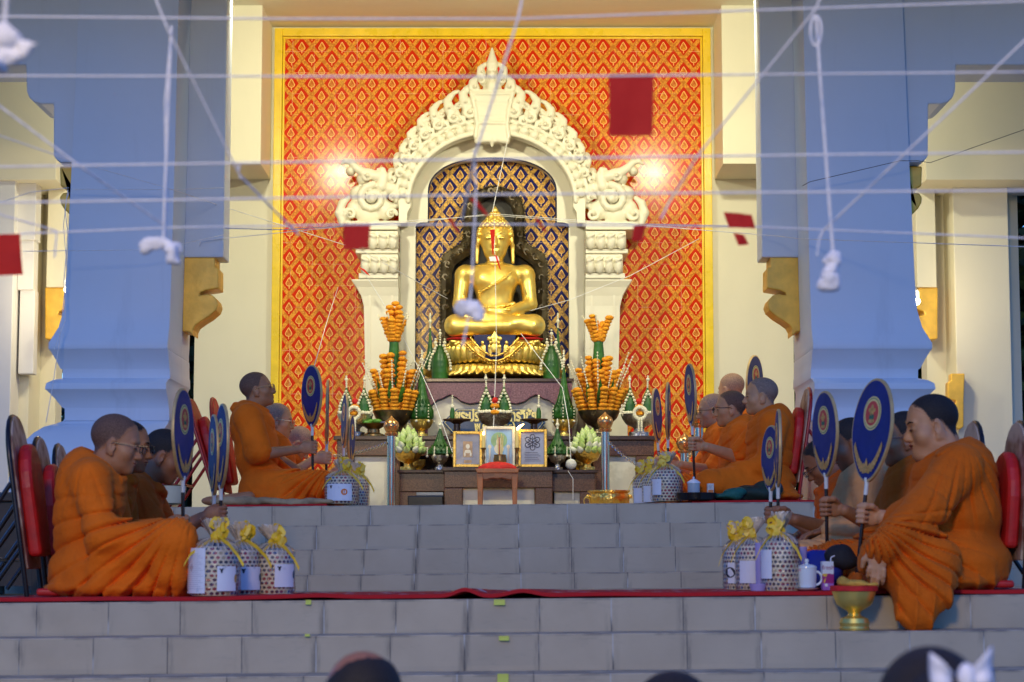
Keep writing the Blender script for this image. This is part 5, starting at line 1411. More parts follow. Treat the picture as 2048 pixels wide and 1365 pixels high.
# framed pictures
def pictop(label,u0,u1,v0,v1,fm,pm,extra):
    Y=16.98; a=P(u0,v1,Y); b=P(u1,v0,Y); z0=zft_+.002; z1=b.z; w=b.x-a.x; h=z1-z0
    t=thing('picture_frame',label,'picture',((a.x+b.x)/2,Y,z0),0,'framed pictures on the front offering table'); t.rotation_euler.x=-.07
    f=.024
    m=MB(); m.prism([(-w/2,0),(w/2,0),(w/2,h),(-w/2,h)],.0,.012); m.build('backing',BLACK,t)
    for x0,x1,zz0,zz1 in ((-w/2,-w/2+f,0,h),(w/2-f,w/2,0,h),(-w/2+f+.0005,w/2-f-.0005,0,f),(-w/2+f+.0005,w/2-f-.0005,h-f,h)):
        m=MB(); m.box(x0,x1,-.022,-.001,zz0,zz1); m.build('frame_bar',fm,t,bevel=.005)
    m=MB(); m.box(-w/2+f*.8,w/2-f*.8,-.009,-.004,f*.8,h-f*.8); m.build('picture',pm,t)
    extra(t,w,h); return t
GFR=pbr('gilt_frame',(.80,.48,.08),.3,.6,.15,40,60,.3); WFR=pbr('white_gilt_frame',(.80,.74,.55),.35,.1,.1,30,60,.2)
PB1=pbr('blue_grey_print',(.13,.16,.26),.25,0,.12,6); PB2=pbr('pale_blue_print',(.22,.42,.66),.25,0,.15,5); PB3=pbr('grey_blue_print',(.23,.27,.40),.25,0,.12,5)
PGO=pbr('print_gold',(.42,.27,.15),.4,0,.2,30); PCR=pbr('print_cream',(.78,.72,.58),.4,0,.1); PGR=pbr('print_green',(.25,.42,.22),.4,0,.2,12); PDK=pbr('print_dark',(.06,.07,.11),.4,0,0)
def pl(m,x,z,rx,rz,y=-.0105,n=14): m.prism([(x+rx*math.cos(2*PI*i/n),z+rz*math.sin(2*PI*i/n)) for i in range(n)][::-1],y,y+.0012)
def ex1(t,w,h):
    m=MB(); m.box(-w*.16,w*.16,-.0102,-.0092,h*.28,h*.72); m.build('print_panel',PGO,t)
    m=MB(); pl(m,0,h*.58,w*.07,h*.07,-.0115); pl(m,0,h*.44,w*.11,h*.05,-.0115); pl(m,-w*.1,h*.36,w*.03,h*.06,-.0115); pl(m,w*.1,h*.36,w*.03,h*.06,-.0115); m.build('print_figure',PCR,t)
    m=MB(); m.box(-w*.13,w*.13,-.0102,-.0092,h*.12,h*.2); m.build('print_caption',PGO,t)
def ex2(t,w,h):
    m=MB(); pl(m,0,h*.66,w*.26,h*.20); m.build('print_tree',PGR,t)
    m=MB(); pl(m,0,h*.62,w*.09,h*.1,-.0118); pl(m,0,h*.45,w*.15,h*.13,-.0118)
    for s in (1,-1): pl(m,s*w*.29,h*.50,w*.055,h*.05,-.0118); m.box(s*w*.29-w*.03,s*w*.29+w*.03,-.0118,-.0108,h*.12,h*.46)
    m.build('print_figure',PCR,t)
def ex3(t,w,h):
    m=MB()
    for i in range(6):
        a=PI/6+PI/3*i; x=math.cos(a)*w*.19; z=h*.66+math.sin(a)*w*.19
        m.tube([(0,-.0108,h*.66),(x,-.0108,z)],.003,4)
        q=[(x+.02*math.cos(b),-.0108,z+.02*math.sin(b)) for b in [2*PI*j/10 for j in range(11)]]; m.tube(q,.003,4)
    m.build('print_emblem',PDK,t)
    m=MB()
    for i in range(6): m.box(-w*(.28-.03*(i%2)),w*(.28-.05*(i%3)),-.0105,-.0095,h*(.16+.045*i),h*(.172+.045*i))
    m.build('print_text_lines',PDK,t)
pictop('gold framed dark print with a bronze figure, left of the three framed pictures',906,965,863,932,GFR,PB1,ex1)
pictop('white framed pale blue picture of a seated figure, in the middle of the offering table',966,1030,853,930,WFR,PB2,ex2)
pictop('gold framed grey blue print with a wheel emblem, right of the three framed pictures',1036,1094,859,932,GFR,PB3,ex3)
FLAME=Mat('flame',.5); FLAME.set('Emission Color',(1,.55,.15,1)); FLAME.set('Emission Strength',14.); FLAME=FLAME.m
WAX=pbr('yellow_wax',(.78,.62,.22),.45,0,.05)
t=thing('incense_pot','round brass incense pot with burnt sticks before the middle picture','pot',at(1000,932,16.89,zft_+.002),0)
m=MB(); m.lathe([(.05,0),(.075,.006),(.075,.012),(.03,.014)],n=24); m.build('saucer',BRASS,t,smooth=.7)
m=MB(); m.lathe([(.035,.012),(.05,.03),(.055,.055),(.048,.085),(.05,.098),(.045,.098),(.04,.08),(.01,.075)],n=24); m.build('pot',BRASS,t,smooth=.7)
for i,(dx,hh2,c) in enumerate(((-.02,.26,0),(-.007,.24,1),(.01,.265,0),(.025,.25,1))):
    m=MB(); m.tube([(dx*.6,0,.08),(dx,0,hh2)],.0045,5); m.build('incense_stick',WAX if i!=1 else pbr('incense_red',(.45,.06,.03),.7),t)
def candle(label,u,vtop,flame):
    t=thing('candlestick',label,'candle',at(u,932,16.9,zft_+.002),0,'brass candlesticks on the offering table'); hz=P(u,vtop,16.9).z-zft_
    m=MB(); m.lathe([(.028,0),(.028,.008),(.012,.02),(.009,.05),(.017,.075),(.009,.10),(.012,.13),(.02,.145),(.02,.155)],n=16); m.build('holder',BRASS,t,smooth=.7)
    m=MB(); m.lathe([(.015,.155),(.0145,hz),(.012,hz+.004)],n=12); m.build('candle',WAX,t,smooth=.7)
    if flame:
        m=MB(); m.tube([(0,0,hz),(.004,0,hz+.012),(.02,0,hz+.030),(.042,0,hz+.046),(.056,0,hz+.052)],[.004,.010,.009,.005,.001],8); m.build('flame',FLAME,t,smooth=1)
    else:
        m=MB(); m.lathe([(.002,hz),(.008,hz+.012),(.001,hz+.034)],n=8); m.build('flame',FLAME,t,smooth=1)
candle('brass candlestick with yellow candle between the left and middle pictures',967,872,False)
candle('brass candlestick with yellow candle and blown flame between the middle and right pictures',1034,862,True)
# stool
Ys=16.35; p=at(995,1010,Ys,ZU+.001); t=thing('stool','reddish wooden stool with red velvet cushion in front of the altar','stool',p,0)
zt_=P(995,936,Ys).z-p.z; w=.335
m=MB(); 
for k in range(1): m.prism([(-w/2+.01,zt_-.045),(w/2-.01,zt_-.045),(w/2,zt_-.02),(w/2+.005,zt_-.012),(-w/2-.005,zt_-.012),(-w/2,zt_-.02)],-.15,.15)
m.build('seat_frame',WOODR,t,bevel=.004)
m=MB(); m.sphere((0,0,zt_-.014),.1,20,8,(1.55,1.35,.62)); m.build('cushion',REDV,t,smooth=1)
for sx in (1,-1):
    for sy in (1,-1):
        m=MB(); rr=[[Vector((sx*(.135+a)+b,sy*.12+c,z)) for b,c in ((-q,-.018),(q,-.018),(q,.018),(-q,.018))] for a,q,z in ((.012,.019,0),(0,.017,.05),(-.002,.020,.2),(.0,.024,zt_-.05))]; m.rings(rr); m.build('leg',WOODR,t,bevel=.003)
for sy in (1,-1):
    m=MB(); m.prism([(-.12,zt_-.046),(.12,zt_-.046),(.12,zt_-.085),(.09,zt_-.095),(.06,zt_-.085),(.03,zt_-.078),(0,zt_-.088),(-.03,zt_-.078),(-.06,zt_-.085),(-.09,zt_-.095),(-.12,zt_-.085)],sy*.12-.008,sy*.12+.008); m.build('apron',WOODR,t)
    m=MB(); m.box(-.118,.118,sy*.12-.01,sy*.12+.01,.06,.085); m.build('stretcher',WOODR,t,bevel=.003)
# stanchions and chains
BRCAP=pbr('brass_ball',(.62,.34,.14),.25,.9,.1)
def stanchion(label,u,vt,Y):
    p=at(u,1010,Y,ZU+.001); h=P(u,vt,Y).z-p.z; t=thing('stanchion',label,'post',p,0,'chrome stanchions around the altar')
    m=MB(); m.lathe([(.14,0),(.14,.015),(.05,.03)],n=28); m.build('base',STEEL,t,smooth=.6)
    m=MB(); m.lathe([(.033,.03),(.033,h-.16)],n=20); m.build('post',STEEL,t,smooth=.6)
    m=MB(); m.lathe([(.034,h-.16),(.05,h-.155),(.052,h-.14),(.04,h-.13),(.05,h-.115),(.062,h-.085),(.055,h-.05),(.03,h-.03),(.014,h-.015),(.003,h)],n=20,lobe=(10,.03)); m.build('finial',BRCAP,t,smooth=.8)
    return Vector((p.x,p.y,p.z+h-.2))
s1=stanchion('chrome stanchion with brass finial left of the altar',782,832,16.5); s2=stanchion('chrome stanchion with brass finial right of the altar',1211,824,16.5)
s3=stanchion('chrome stanchion behind the pale monk with glasses',1370,866,16.2); s4=stanchion('chrome stanchion behind the monk turned away',1399,814,15.9)
s5=Vector((P(660,960,16.2).x,16.2,s1.z-.25))
def chain(label,a,b,sag,n=44):
    m=MB(); pts=[a.lerp(b,i/n)-Vector((0,0,sag*4*(i/n)*(1-i/n))) for i in range(n+1)]
    for i in range(n):
        c=(pts[i]+pts[i+1])/2; d=(pts[i+1]-pts[i]); L=d.length; d.normalize(); e=d.cross(Vector((0,1,0))).normalized() if i%2 else Vector((0,1,0))
        m.tube([c+d*math.cos(q)*L*.72+e*math.sin(q)*.010 for q in [2*PI*j/8 for j in range(9)]],.0032,4)
    o=m.build('chain',STEEL,None,True,loc=a); tag(o,label,'chain',group='chains between stanchions')
s5.x=P(690,905,16.2).x; chain('steel chain running left from the left stanchion',s1,Vector((P(668,905,16.4).x,16.4,P(668,912,16.4).z)),.02,36); chain('steel chain sagging from the right stanchion to the back posts',s2,s3+Vector((0,0,-.03)),.14,52); chain('short steel chain between the two stanchions behind the right monks',s3,s4,.05,16)
# embossed gold bowl with ring handles
t=thing('ring_handled_bowl','large embossed gold bowl with ring handles on the floor right of the stool','bowl',at(1218,1010,15.6,ZU+.001),0)
m=MB(); m.lathe([(.09,0),(.10,.012),(.095,.025),(.12,.05),(.15,.10),(.148,.14),(.14,.155),(.158,.165),(.158,.175),(.14,.172),(.11,.08),(.02,.04)],n=36,lobe=(18,.008)); m.build('bowl',GOLDR,t,smooth=.7)
for s in (1,-1):
    m=MB(); m.tube([(s*(.165+.022*math.sin(a)),-.03,.125+.032*math.cos(a)-.03) for a in [2*PI*i/14 for i in range(15)]],.005,6); m.sphere((s*.155,-.03,.13),.016,8,6); m.build('ring_handle',GOLD,t,smooth=1)
ball=MB(); ball.sphere((0,0,.045),.045,16,10); o=ball.build('string_ball',pbr('white_yarn',(.75,.74,.68),.9,0,.1,20,120,.8),None,smooth=1,loc=at(1142,938,17.14,zst+.001)); tag(o,'white ball of sacred thread on the altar step by the right lotus bowl','ball')
# dark bench at the far left
DWOOD=pbr('dark_brown_wood',(.035,.016,.009),.35,0,.3,10)
a=P(-70,985,11.1); b=P(96,1005,11.1); t=thing('wooden_bench','dark brown wooden bench at the far left edge, behind the red chairs','bench',((a.x+b.x)/2,11.4,zlow(a.x)+.001),0)
h=a.z-zlow(a.x); w=b.x-a.x
m=MB(); m.box(-w/2,w/2,-.3,.3,h-.05,h); m.build('bench_top',DWOOD,t,bevel=.008)
m=MB(); m.box(-w/2+.02,w/2-.04,-.27,.27,.05,h-.051); m.build('side_panel',DWOOD,t)
for sx in (-1,1):
    for sy in (-1,1): m=MB(); m.box(sx*(w/2-.05)-.03,sx*(w/2-.05)+.03,sy*.285-.012,sy*.285+.012,0,h-.052); m.build('leg',DWOOD,t,bevel=.003)
# ================================================================ floor chairs
CH_RED=pbr('red_vinyl',(.52,.012,.010),.5,0,.2,10,60,.15); CH_BD=pbr('brown_chair_board',(.14,.045,.025),.4,0,.3,8); TUBE=pbr('dark_tube',(.035,.03,.03),.3,.6,.2); REDT2=pbr('red_painted_tube',(.35,.012,.012),.3,.1,.1); CH_WORN=Mat('worn_board',.45); _n=CH_WORN.noise(5,4); CH_WORN.col(CH_WORN.mix(_n.sm(.42,.58),(.20,.07,.04),(.55,.42,.30))); CH_WORN=CH_WORN.m
def chair(label,u,v,Y,rz,lean,H,zf,tube=TUBE,legs=True,W=.40,bd=CH_WORN):
    p=P(u,v,Y); p.z=zf(p.x); t=thing('floor_chair',label,'chair',p,rz,'red padded folding chairs behind the monks')
    m=MB(); m.box(.03,.46,-.2,.2,.004,.035); m.build('seat',CH_RED,t,bevel=.014,seg=3)
    R=Matrix.Rotation(-lean,3,'Y')
    def outl(w,h0,h1,n=10):
        pts=[(-w/2*.86,h0)]
        for i in range(n+1):
            a=PI*(1-i/n); pts.append((math.cos(a)*w/2*(1 if math.sin(a)<.95 else 1),h1-.20+.20*math.sin(a)**.9))
        return pts+[(w/2*.86,h0)]
    def panel(name,po,x0,x1,mat,bev):
        m=MB(); m.prism(po,x0,x1,'yz'); me=m.mesh(name,bev,3); me.transform(R.to_4x4()); return link_mesh(name,me,mat,t)
    panel('backrest',outl(W,.12,H),-.012,.006,bd,.004)
    panel('back_pad',[(y*.80,z) for y,z in outl(W,.17,H-.13)],.0065,.065,CH_RED,.026)
    po=outl(W+.02,.0,H); m=MB(); m.tube([R@Vector((-.012,y,z)) for y,z in po],.011,8); m.build('back_tube',tube,t,smooth=1)
    if legs:
        for s in (1,-1):
            a=R@Vector((-.02,s*.2,H*.62)); m=MB(); m.tube([a,Vector((a.x-.30,s*.2,.012))],.011,8); m.build('leg',tube,t,smooth=1)
        a=R@Vector((-.02,0,H*.62)); m=MB(); m.tube([(a.x-.2,-.2,a.z*.35),(a.x-.2,.2,a.z*.35)],.009,8); m.build('leg_brace',tube,t,smooth=1)
    return t
chair('red padded chair with worn pointed back at the left edge, behind the nearest left monk',74,1198,9.3,.05,.14,.80,zl)
chair('second red padded chair from the left edge, behind the ochre monk',112,1190,9.95,.05,.12,.74,zl)
chair('third chair from the left edge, its worn tip rising behind the bowed young monk',150,1190,10.55,.05,.12,.74,zl)
chair('red chair with crossed legs behind the monk who looks up',448,1010,13.75,.0,.30,.74,zu,REDT2,True,.42,CH_RED)
chair('second red chair left of the altar, behind the bald monk with gold glasses',462,1010,14.45,.0,.16,.78,zu,REDT2,True,.40,CH_RED)
chair('red padded chair behind the stout monk on the upper platform',1585,1010,13.55,PI,.14,.74,zu,REDT2,True,.42)
chair('red padded chair at the right edge behind the heavy monk',2022,1186,9.15,PI,.06,.72,zl,TUBE,True,.42)
chair('chair with worn blue tip behind the monk with clear rimmed glasses',1935,1186,9.9,PI,.05,.77,zl)
# ================================================================ baskets of offerings
def basket_mat():
    M=Mat('bamboo_weave',.5); x,y,z=M.xyz(); ang=x.m('ARCTAN2',y)
    P_=.0235; u=ang*.098/P_; v=z/(P_*.8)
    row=v.fl(); uu=u+(row*.5).fr(); cx=uu.fr()-.5; cz=v.fr()-.5
    d=(cx.abs().mx(cx.abs()*.5+cz.abs()*.92)); hole=d.lt(.35)
    rv=M.white(M.vec(uu.fl(),row,0.)); n=M.noise(9,2)
    hc=M.ramp(rv*.5+n*.5,[(0,(.05,.03,.025)),(.38,(.32,.02,.015)),(.48,(.09,.02,.05)),(.55,(.35,.02,.02)),(.60,(.02,.06,.20)),(.66,(.5,.38,.2)),(.72,(.02,.12,.10))],True)
    M.col(M.mix(hole,M.mix(M.noise(30,3),(.72,.57,.35),(.88,.74,.50)),hc)); M.bump(hole*-1,.6,.004); return M.m
BASK=basket_mat()
CELLO=bpy.data.materials.new('cellophane'); CELLO.use_nodes=True; _nt=CELLO.node_tree; _nt.nodes.clear()
_o=_nt.nodes.new('ShaderNodeOutputMaterial'); _mx=_nt.nodes.new('ShaderNodeMixShader'); _t=_nt.nodes.new('ShaderNodeBsdfTransparent'); _g=_nt.nodes.new('ShaderNodeBsdfGlossy'); _lw=_nt.nodes.new('ShaderNodeLayerWeight'); _bm=_nt.nodes.new('ShaderNodeBump'); _nz=_nt.nodes.new('ShaderNodeTexNoise'); _tc=_nt.nodes.new('ShaderNodeTexCoord'); _mp=_nt.nodes.new('ShaderNodeMapRange')
_nz.inputs['Scale'].default_value=38; _nz.inputs['Detail'].default_value=3; _nt.links.new(_tc.outputs['Object'],_nz.inputs['Vector']); _nt.links.new(_nz.outputs[0],_bm.inputs['Height']); _bm.inputs['Strength'].default_value=.9; _bm.inputs['Distance'].default_value=.02
_nt.links.new(_bm.outputs[0],_g.inputs['Normal']); _g.inputs['Roughness'].default_value=.10; _lw.inputs['Blend'].default_value=.35; _nt.links.new(_bm.outputs[0],_lw.inputs['Normal'])
_nt.links.new(_lw.outputs['Facing'],_mp.inputs['Value']); _mp.inputs['To Min'].default_value=.06; _mp.inputs['To Max'].default_value=.60; _nt.links.new(_mp.outputs[0],_mx.inputs[0]); _nt.links.new(_t.outputs[0],_mx.inputs[1]); _nt.links.new(_g.outputs[0],_mx.inputs[2]); _nt.links.new(_mx.outputs[0],_o.inputs[0])
STRAW=pbr('pale_straw',(.80,.68,.50),.6,0,.25,40); RIB=pbr('yellow_ribbon',(.86,.56,.02),.4,0,.15,20,0,.2,.5,0,.2); PAPER=pbr('white_card',(.80,.80,.84),.6,0,.03); SEAL=pbr('gold_seal',(.62,.36,.12),.4,.4,.1); SEALO=pbr('orange_seal',(.75,.20,.03),.5,0,.05); INK=pbr('dark_ink',(.02,.02,.03),.6,0,0); TEAL=pbr('teal_seal',(.04,.10,.14),.5,0,0)
def basket(label,u,vb,vt,wpx,Y,zf,cards=(),bow=1,lean=0,seed=0,group='cellophane wrapped bamboo gift baskets',sheet=None):
    r=random.Random(seed); p=P(u,vb,Y); p.z=zf(p.x); S=SC(Y); R=wpx/2/S; H=(P(u,vt,Y).z-p.z); t=thing('gift_basket',label,'basket',p,r.uniform(-.15,.15),group)
    bh=H*.60
    m=MB(); m.lathe([(R*.90,.0),(R*.94,.01),(R*.97,bh*.5),(R*.95,bh*.97),(R*.90,bh),(R*.55,bh*1.04)],n=36); m.build('basket_body',BASK,t,smooth=.7)
    nz_=H*.74
    m=MB(); prof=[(R*.98,.002),(R*1.02,.02),(R*1.03,bh*.6),(R*1.0,bh*1.0),(R*.84,bh*1.10),(R*.5,bh*1.20),(R*.20,nz_),(R*.16,nz_+.01),(R*.30,H*.82),(R*.46,H*.90)]
    rs=[]
    for q,z in prof:
        rs.append([Vector((q*math.cos(a)*(1+.05*math.sin(9*a+z*30)+ (.18*math.sin(13*a) if z>bh*1.15 else 0)),q*math.sin(a)*(1+.05*math.sin(9*a+z*30)),z)) for a in [2*PI*i/60 for i in range(60)]])
    m.rings(rs,True,False); m.build('cellophane',CELLO,t,smooth=1)
    # drawn-up weave ends: ribs over the shoulder, then a tuft
    m=MB()
    for i in range(22):
        a=2*PI*i/22; c,s=math.cos(a),math.sin(a); m.tube([(R*.93*c,R*.93*s,bh*.97),(R*.78*c,R*.78*s,bh*1.07),(R*.4*c,R*.4*s,bh*1.19),(R*.12*c,R*.12*s,nz_)],.0022,4)
    for i in range(90):
        a=r.uniform(0,6.28); q=math.sqrt(r.random())*R*.66; e=Vector((q*math.cos(a)+lean,q*math.sin(a),H*r.uniform(.92,1.0))); b=Vector((q*.22*math.cos(a),q*.22*math.sin(a),nz_-.004)); sd=Vector((math.cos(a+1.5),math.sin(a+1.5),0))*.006
        m.add([b-sd*.6,b+sd*.6,e+sd,e-sd],[(0,1,2,3)])
    m.build('straw_tuft',STRAW,t)
    if bow:
        m=MB(); 
        for k in range(11):
            a=r.uniform(0,6.28); c=Vector((bow*R*.25+r.uniform(-.02,.02),-R*.28+r.uniform(-.015,.012),nz_+r.uniform(-.02,.045))); q=[c+Vector((math.cos(a)*.026*math.sin(w),-.012*math.cos(w*.5),math.sin(a)*.02*math.sin(w)+.016*(1-math.cos(w)))) for w in [2*PI*i/10 for i in range(11)]]
            n=Vector((-math.sin(a),.3,math.cos(a)))*.009
            m.add([v+n*s for v in q for s in (-1,1)],[(2*i,2*i+1,2*i+3,2*i+2) for i in range(10)])
        for sg in (1,-1):
            b=Vector((bow*R*.22,-R*.3,nz_)); q=[b,b+Vector((sg*R*.5,-R*.35,-.03)),b+Vector((sg*R*.95,-R*.72,-.075)),b+Vector((sg*R*1.2,-R*.7,-.12))]; n=Vector((0.2,0,1)).normalized()*.008
            m.add([v+n*s for v in q for s in (-1,1)],[(2*i,2*i+1,2*i+3,2*i+2) for i in range(3)])
        m.build('ribbon_bow',RIB,t)
    def curved(name,a0,a1,z0,z1,mat,off,par=t,n=8):
        m=MB(); rr=R*1.04+off; vs=[];fs=[]
        for i in range(n+1):
            a=a0+(a1-a0)*i/n-PI/2
            for z in (z0,z1): vs.append((rr*math.cos(a),rr*math.sin(a),z))
        for i in range(n): fs.append((2*i,2*i+2,2*i+3,2*i+1))
        m.add(vs,fs); return m.build(name,mat,par)
    rr=R*1.04
    for (a0,a1,f0,f1,kind) in cards:
        c=curved('gift_card',a0,a1,bh*f0,bh*f1,PAPER,.003)
        w=(a1-a0); zc=bh*(f0+f1)/2; hh=bh*(f1-f0)
        def seal(ac,rad,mat,z,off=.0045,sx=1):
            m=MB(); q=[]
            for i in range(16):
                b=2*PI*i/16; a=ac+rad*math.cos(b)/rr*sx-PI/2; q.append(((rr+off)*math.cos(a),(rr+off)*math.sin(a),z+rad*math.sin(b)))
            m.add(q,[tuple(range(16))]); return m.build('card_mark',mat,c)
        if kind not in ('b','6'):
            a=a0+w*.2; m=MB()
            for dx,dz,q1 in ((0,0,.006),(-.006,.006,.003),(.006,.006,.003),(0,-.007,.004)):
                aa=a+dx/rr-PI/2; m.sphere(((rr+.0045)*math.cos(aa),(rr+.0045)*math.sin(aa),zc+hh*.33+dz),q1,6,4,(1,.3,1.2))
            m.build('card_emblem',INK,c)
        if kind=='g': seal(a1-.02,.018,SEAL,zc-.0,sx=.45)
        if kind=='t': seal(a1-.03,.018,TEAL,zc+.004,sx=.45)
        if kind in ('13','6'):
            ac=a0+w*(.70 if kind=='13' else .12); seal(ac,.020 if kind=='13' else .024,SEALO if kind=='13' else INK,zc+.002)
            me=text('card_number',kind,Vector((0,0,0)),0,0,.022 if kind=='13' else .034,PAPER,c,.0004,'CENTER',off=.0012)
            aa=ac-PI/2; me.data.transform(Matrix.Translation(root_loc(c))); me.data.transform(Matrix.Rotation(ac,4,'Z')@Matrix.Translation((0,-(rr+.0062),0))); me.data.transform(Matrix.Translation((0,0,zc-(.006 if kind=='13' else .010))))
    if sheet:
        a0,a1,f0,f1=sheet; c=curved('printed_sheet',a0,a1,bh*f0,bh*f1,PAPER,.002)
        for i in range(18):
            z=bh*(f0+(f1-f0)*(.1+.045*i)); curved('print_line',a0+.12,a1-.08-.1*(i%3),z,z+.0015,pbr('grey_ink',(.45,.47,.55),.6,0,0) if i==0 else bpy.data.materials['grey_ink'],.0028,c)
    return t
basket('large wrapped bamboo basket with a printed sheet, leftmost on the lower platform',428,1199,1034,100,9.0,zl,((.35,1.15,.10,.62,'g'),),1,0,1,sheet=(-1.25,-.10,.05,1.0))
basket('wrapped bamboo basket with gold sealed card, middle of the three at lower left',478,1197,1042,88,9.35,zl,((-.05,1.05,.10,.62,'t'),),1,-.01,2)
basket('wrapped bamboo basket standing alone beside the steps, rightmost at lower left',546,1190,1048,84,9.4,zl,((.25,1.3,.16,.70,'t'),),1,-.02,3)
basket('wrapped basket with the orange number thirteen card beside the looking up monk',683,1012,918,68,13.15,zu,((-.75,.75,.10,.72,'13'),),1,.01,4)
basket('wrapped bamboo basket behind the number thirteen basket',712,1012,925,52,13.6,zu,(),1,0,5)
basket('wrapped bamboo basket in front of the right upper monks, nearest the lidded cup',1334,1008,902,62,13.2,zu,((-1.2,-.5,.2,.72,'b'),),-1,0,6)
basket('wrapped basket with a white card, middle of three beside the embossed gold bowl',1308,1008,918,46,13.4,zu,((-1.0,.3,.0,.62,'b'),),-1,-.02,7)
basket('wrapped basket with a white card, nearest the embossed gold bowl',1288,1008,925,44,13.6,zu,((-1.0,.3,.0,.6,'b'),),-1,-.02,8)
basket('large wrapped bamboo basket beside the white lidded mug',1562,1186,1022,76,9.0,zl,((-1.35,-.55,.25,.85,'b'),),-1,.0,9)
basket('wrapped bamboo basket with a blank card, middle of the three at lower right',1505,1184,1034,66,9.35,zl,((-.9,.75,.15,.66,'b'),),-1,.02,10)
basket('wrapped basket with the black number six card, leftmost at lower right',1475,1184,1044,56,9.5,zl,((-.75,.7,.15,.66,'6'),),-1,-.01,11)
# ================================================================ small things on the platforms
LIL=pbr('lilac_plastic',(.42,.36,.68),.35,0,.05)
def cup(label,u,vb,vt,wb,wt,Y,zf,mat,name='plastic_cup',cat='cup',ribs=False):
    p=P(u,vb,Y); p.z=zf(p.x); h=P(u,vt,Y).z-p.z; S=SC(Y); t=thing(name,label,cat,p,0)
    n=12; prof=[(wb/2/S,0)]+[((wb+(wt-wb)*i/n)/2/S*(1+(.02 if ribs and i%2 else 0)),h*i/n) for i in range(1,n+1)]; prof+=[(wt/2/S-.003,h),(wb/2/S-.003,.006)]
    m=MB(); m.lathe(prof,n=28); m.build('cup_body',mat,t,smooth=.5); return t
cup('tall ribbed lilac plastic cup beside the large basket by the mug',1603,1170,1094,18,24,9.15,zl,LIL,ribs=True)
cup('clear lilac jar standing between the lower right baskets',1524,1170,1086,24,26,9.1,zl,LIL,'plastic_jar','jar')
cup('small lilac tub in front of the lower right baskets',1516,1186,1168,28,36,8.98,zl,LIL,'plastic_tub','tub')
cup('tall lilac cup beside the upper right basket',1358,1008,950,12,15,13.2,zu,LIL,ribs=True)
# lidded mug on saucer
p=P(1614,1186,8.98); p.z=zl(p.x); S=SC(8.98); t=thing('lidded_mug','white porcelain mug with lid and pink flowers on a saucer','mug',p,0)
MUG=Mat('flowered_porcelain',.18); _n=MUG.noise(22,2); MUG.col(MUG.mix(_n.sm(.60,.70)*.7,(.72,.80,.84),(.75,.35,.48))); MUG=MUG.m
m=MB(); m.lathe([(.03,.0),(.052,.008),(.054,.011),(.02,.008)],n=30); m.build('saucer',MUG,t,smooth=.7)
m=MB(); m.lathe([(.03,.010),(.038,.014),(.041,.05),(.042,.095),(.039,.095),(.036,.02)],n=30); m.build('mug_body',MUG,t,smooth=.7)
m=MB(); m.lathe([(.044,.095),(.043,.101),(.030,.108),(.008,.112),(.006,.116),(.010,.124),(.008,.132),(.001,.135)],n=24); m.build('lid',MUG,t,smooth=.8)
m=MB(); m.tube([(.038+.026*math.sin(a),-.0,.052-.028*math.cos(a)) for a in [PI*i/12 for i in range(13)]],.0055,8); m.build('handle',MUG,t,smooth=1)
# drink carton
p=P(1655,1187,8.98); p.z=zl(p.x); t=thing('drink_carton','purple and white fruit drink carton with a bent straw beside the mug','carton',p,.12)
CART=Mat('carton_print',.35); _x,_y,_z=CART.xyz(); _n=CART.vor(40); c=CART.mix((_z+CART.noise(30,2)*.03).gt(.085),(.35,.02,.18),(.74,.78,.80)); c=CART.mix(_z.lt(.03),c,(.38,.14,.52)); c=CART.mix(((_x*-1+_z*.3).gt(.025))*_n.lt(.5)*_z.lt(.07)*_z.gt(.03),c,(.80,.50,.05)); CART.col(c); CART=CART.m
m=MB(); m.box(-.024,.024,-.018,.018,0,.122); m.build('carton_body',CART,t,bevel=.002)
text('lettering','fresh',Vector((0,0,0)),0,0,.026,pbr('maroon_print',(.30,.01,.12),.5),t,.0003,'CENTER').data.transform(Matrix.Translation(root_loc(t)+Vector((0,-.0188,.088))))
m=MB(); m.lathe([(.007,-.0005),(.007,.0005)],(-.010,-.0186,.022),14,M=Matrix.Rotation(PI/2,3,'X')); m.build('print_badge',PAPER,t); m=MB(); m.box(.004,.020,-.0189,-.0182,.006,.016); m.build('print_badge',PAPER,t)
m=MB(); m.tube([(.016,0,.12),(.017,0,.137),(.021,0,.141),(.034,0,.146)],.0025,6); m.build('straw',PAPER,t)
# cloth bags
def lump(name,label,cat,p,balls,mat,h=.008,seed=1,k=.04):
    pts=np.array([b[0] for b in balls]); rr=max(max(b[1]) for b in balls)+.03
    s=SDF(pts.min(0)-rr,pts.max(0)+rr,h)
    for c,r in balls: s.ell(c,r,k)
    X,Y_,Z=s.grid(); s.d=(s.d-(.008*(np.abs(np.sin(wnoise(X,Y_,Z,22,seed)*3))-.5)+.004*wnoise(X,Y_,Z,50,seed+2)+(.0022*wnoise(X,Y_,Z,150,seed+4) if h<.003 else 0)).astype(np.float32)).astype(np.float32)
    o=s.build(name,mat,None,loc=p); tag(o,label,cat); return o
BLU=pbr('royal_blue_cloth',(.008,.025,.30),.8,0,.2,9,60,.3); BLK=pbr('black_cloth',(.010,.010,.013),.8,0,.2,9,60,.3); GRN=pbr('dark_green_cloth',(.010,.030,.022),.75,0,.3,8,60,.3); TEALC=pbr('teal_cloth',(.006,.10,.075),.7,0,.3,9,60,.3)
p=P(1640,1180,9.25); p.z=zl(p.x); lump('cloth_bag','royal blue cloth bag behind the mug and carton','bag',p,[((-.02,0,.06),(.08,.07,.07)),((.05,.0,.09),(.06,.06,.07)),((.0,.02,.12),(.07,.05,.05))],BLU)
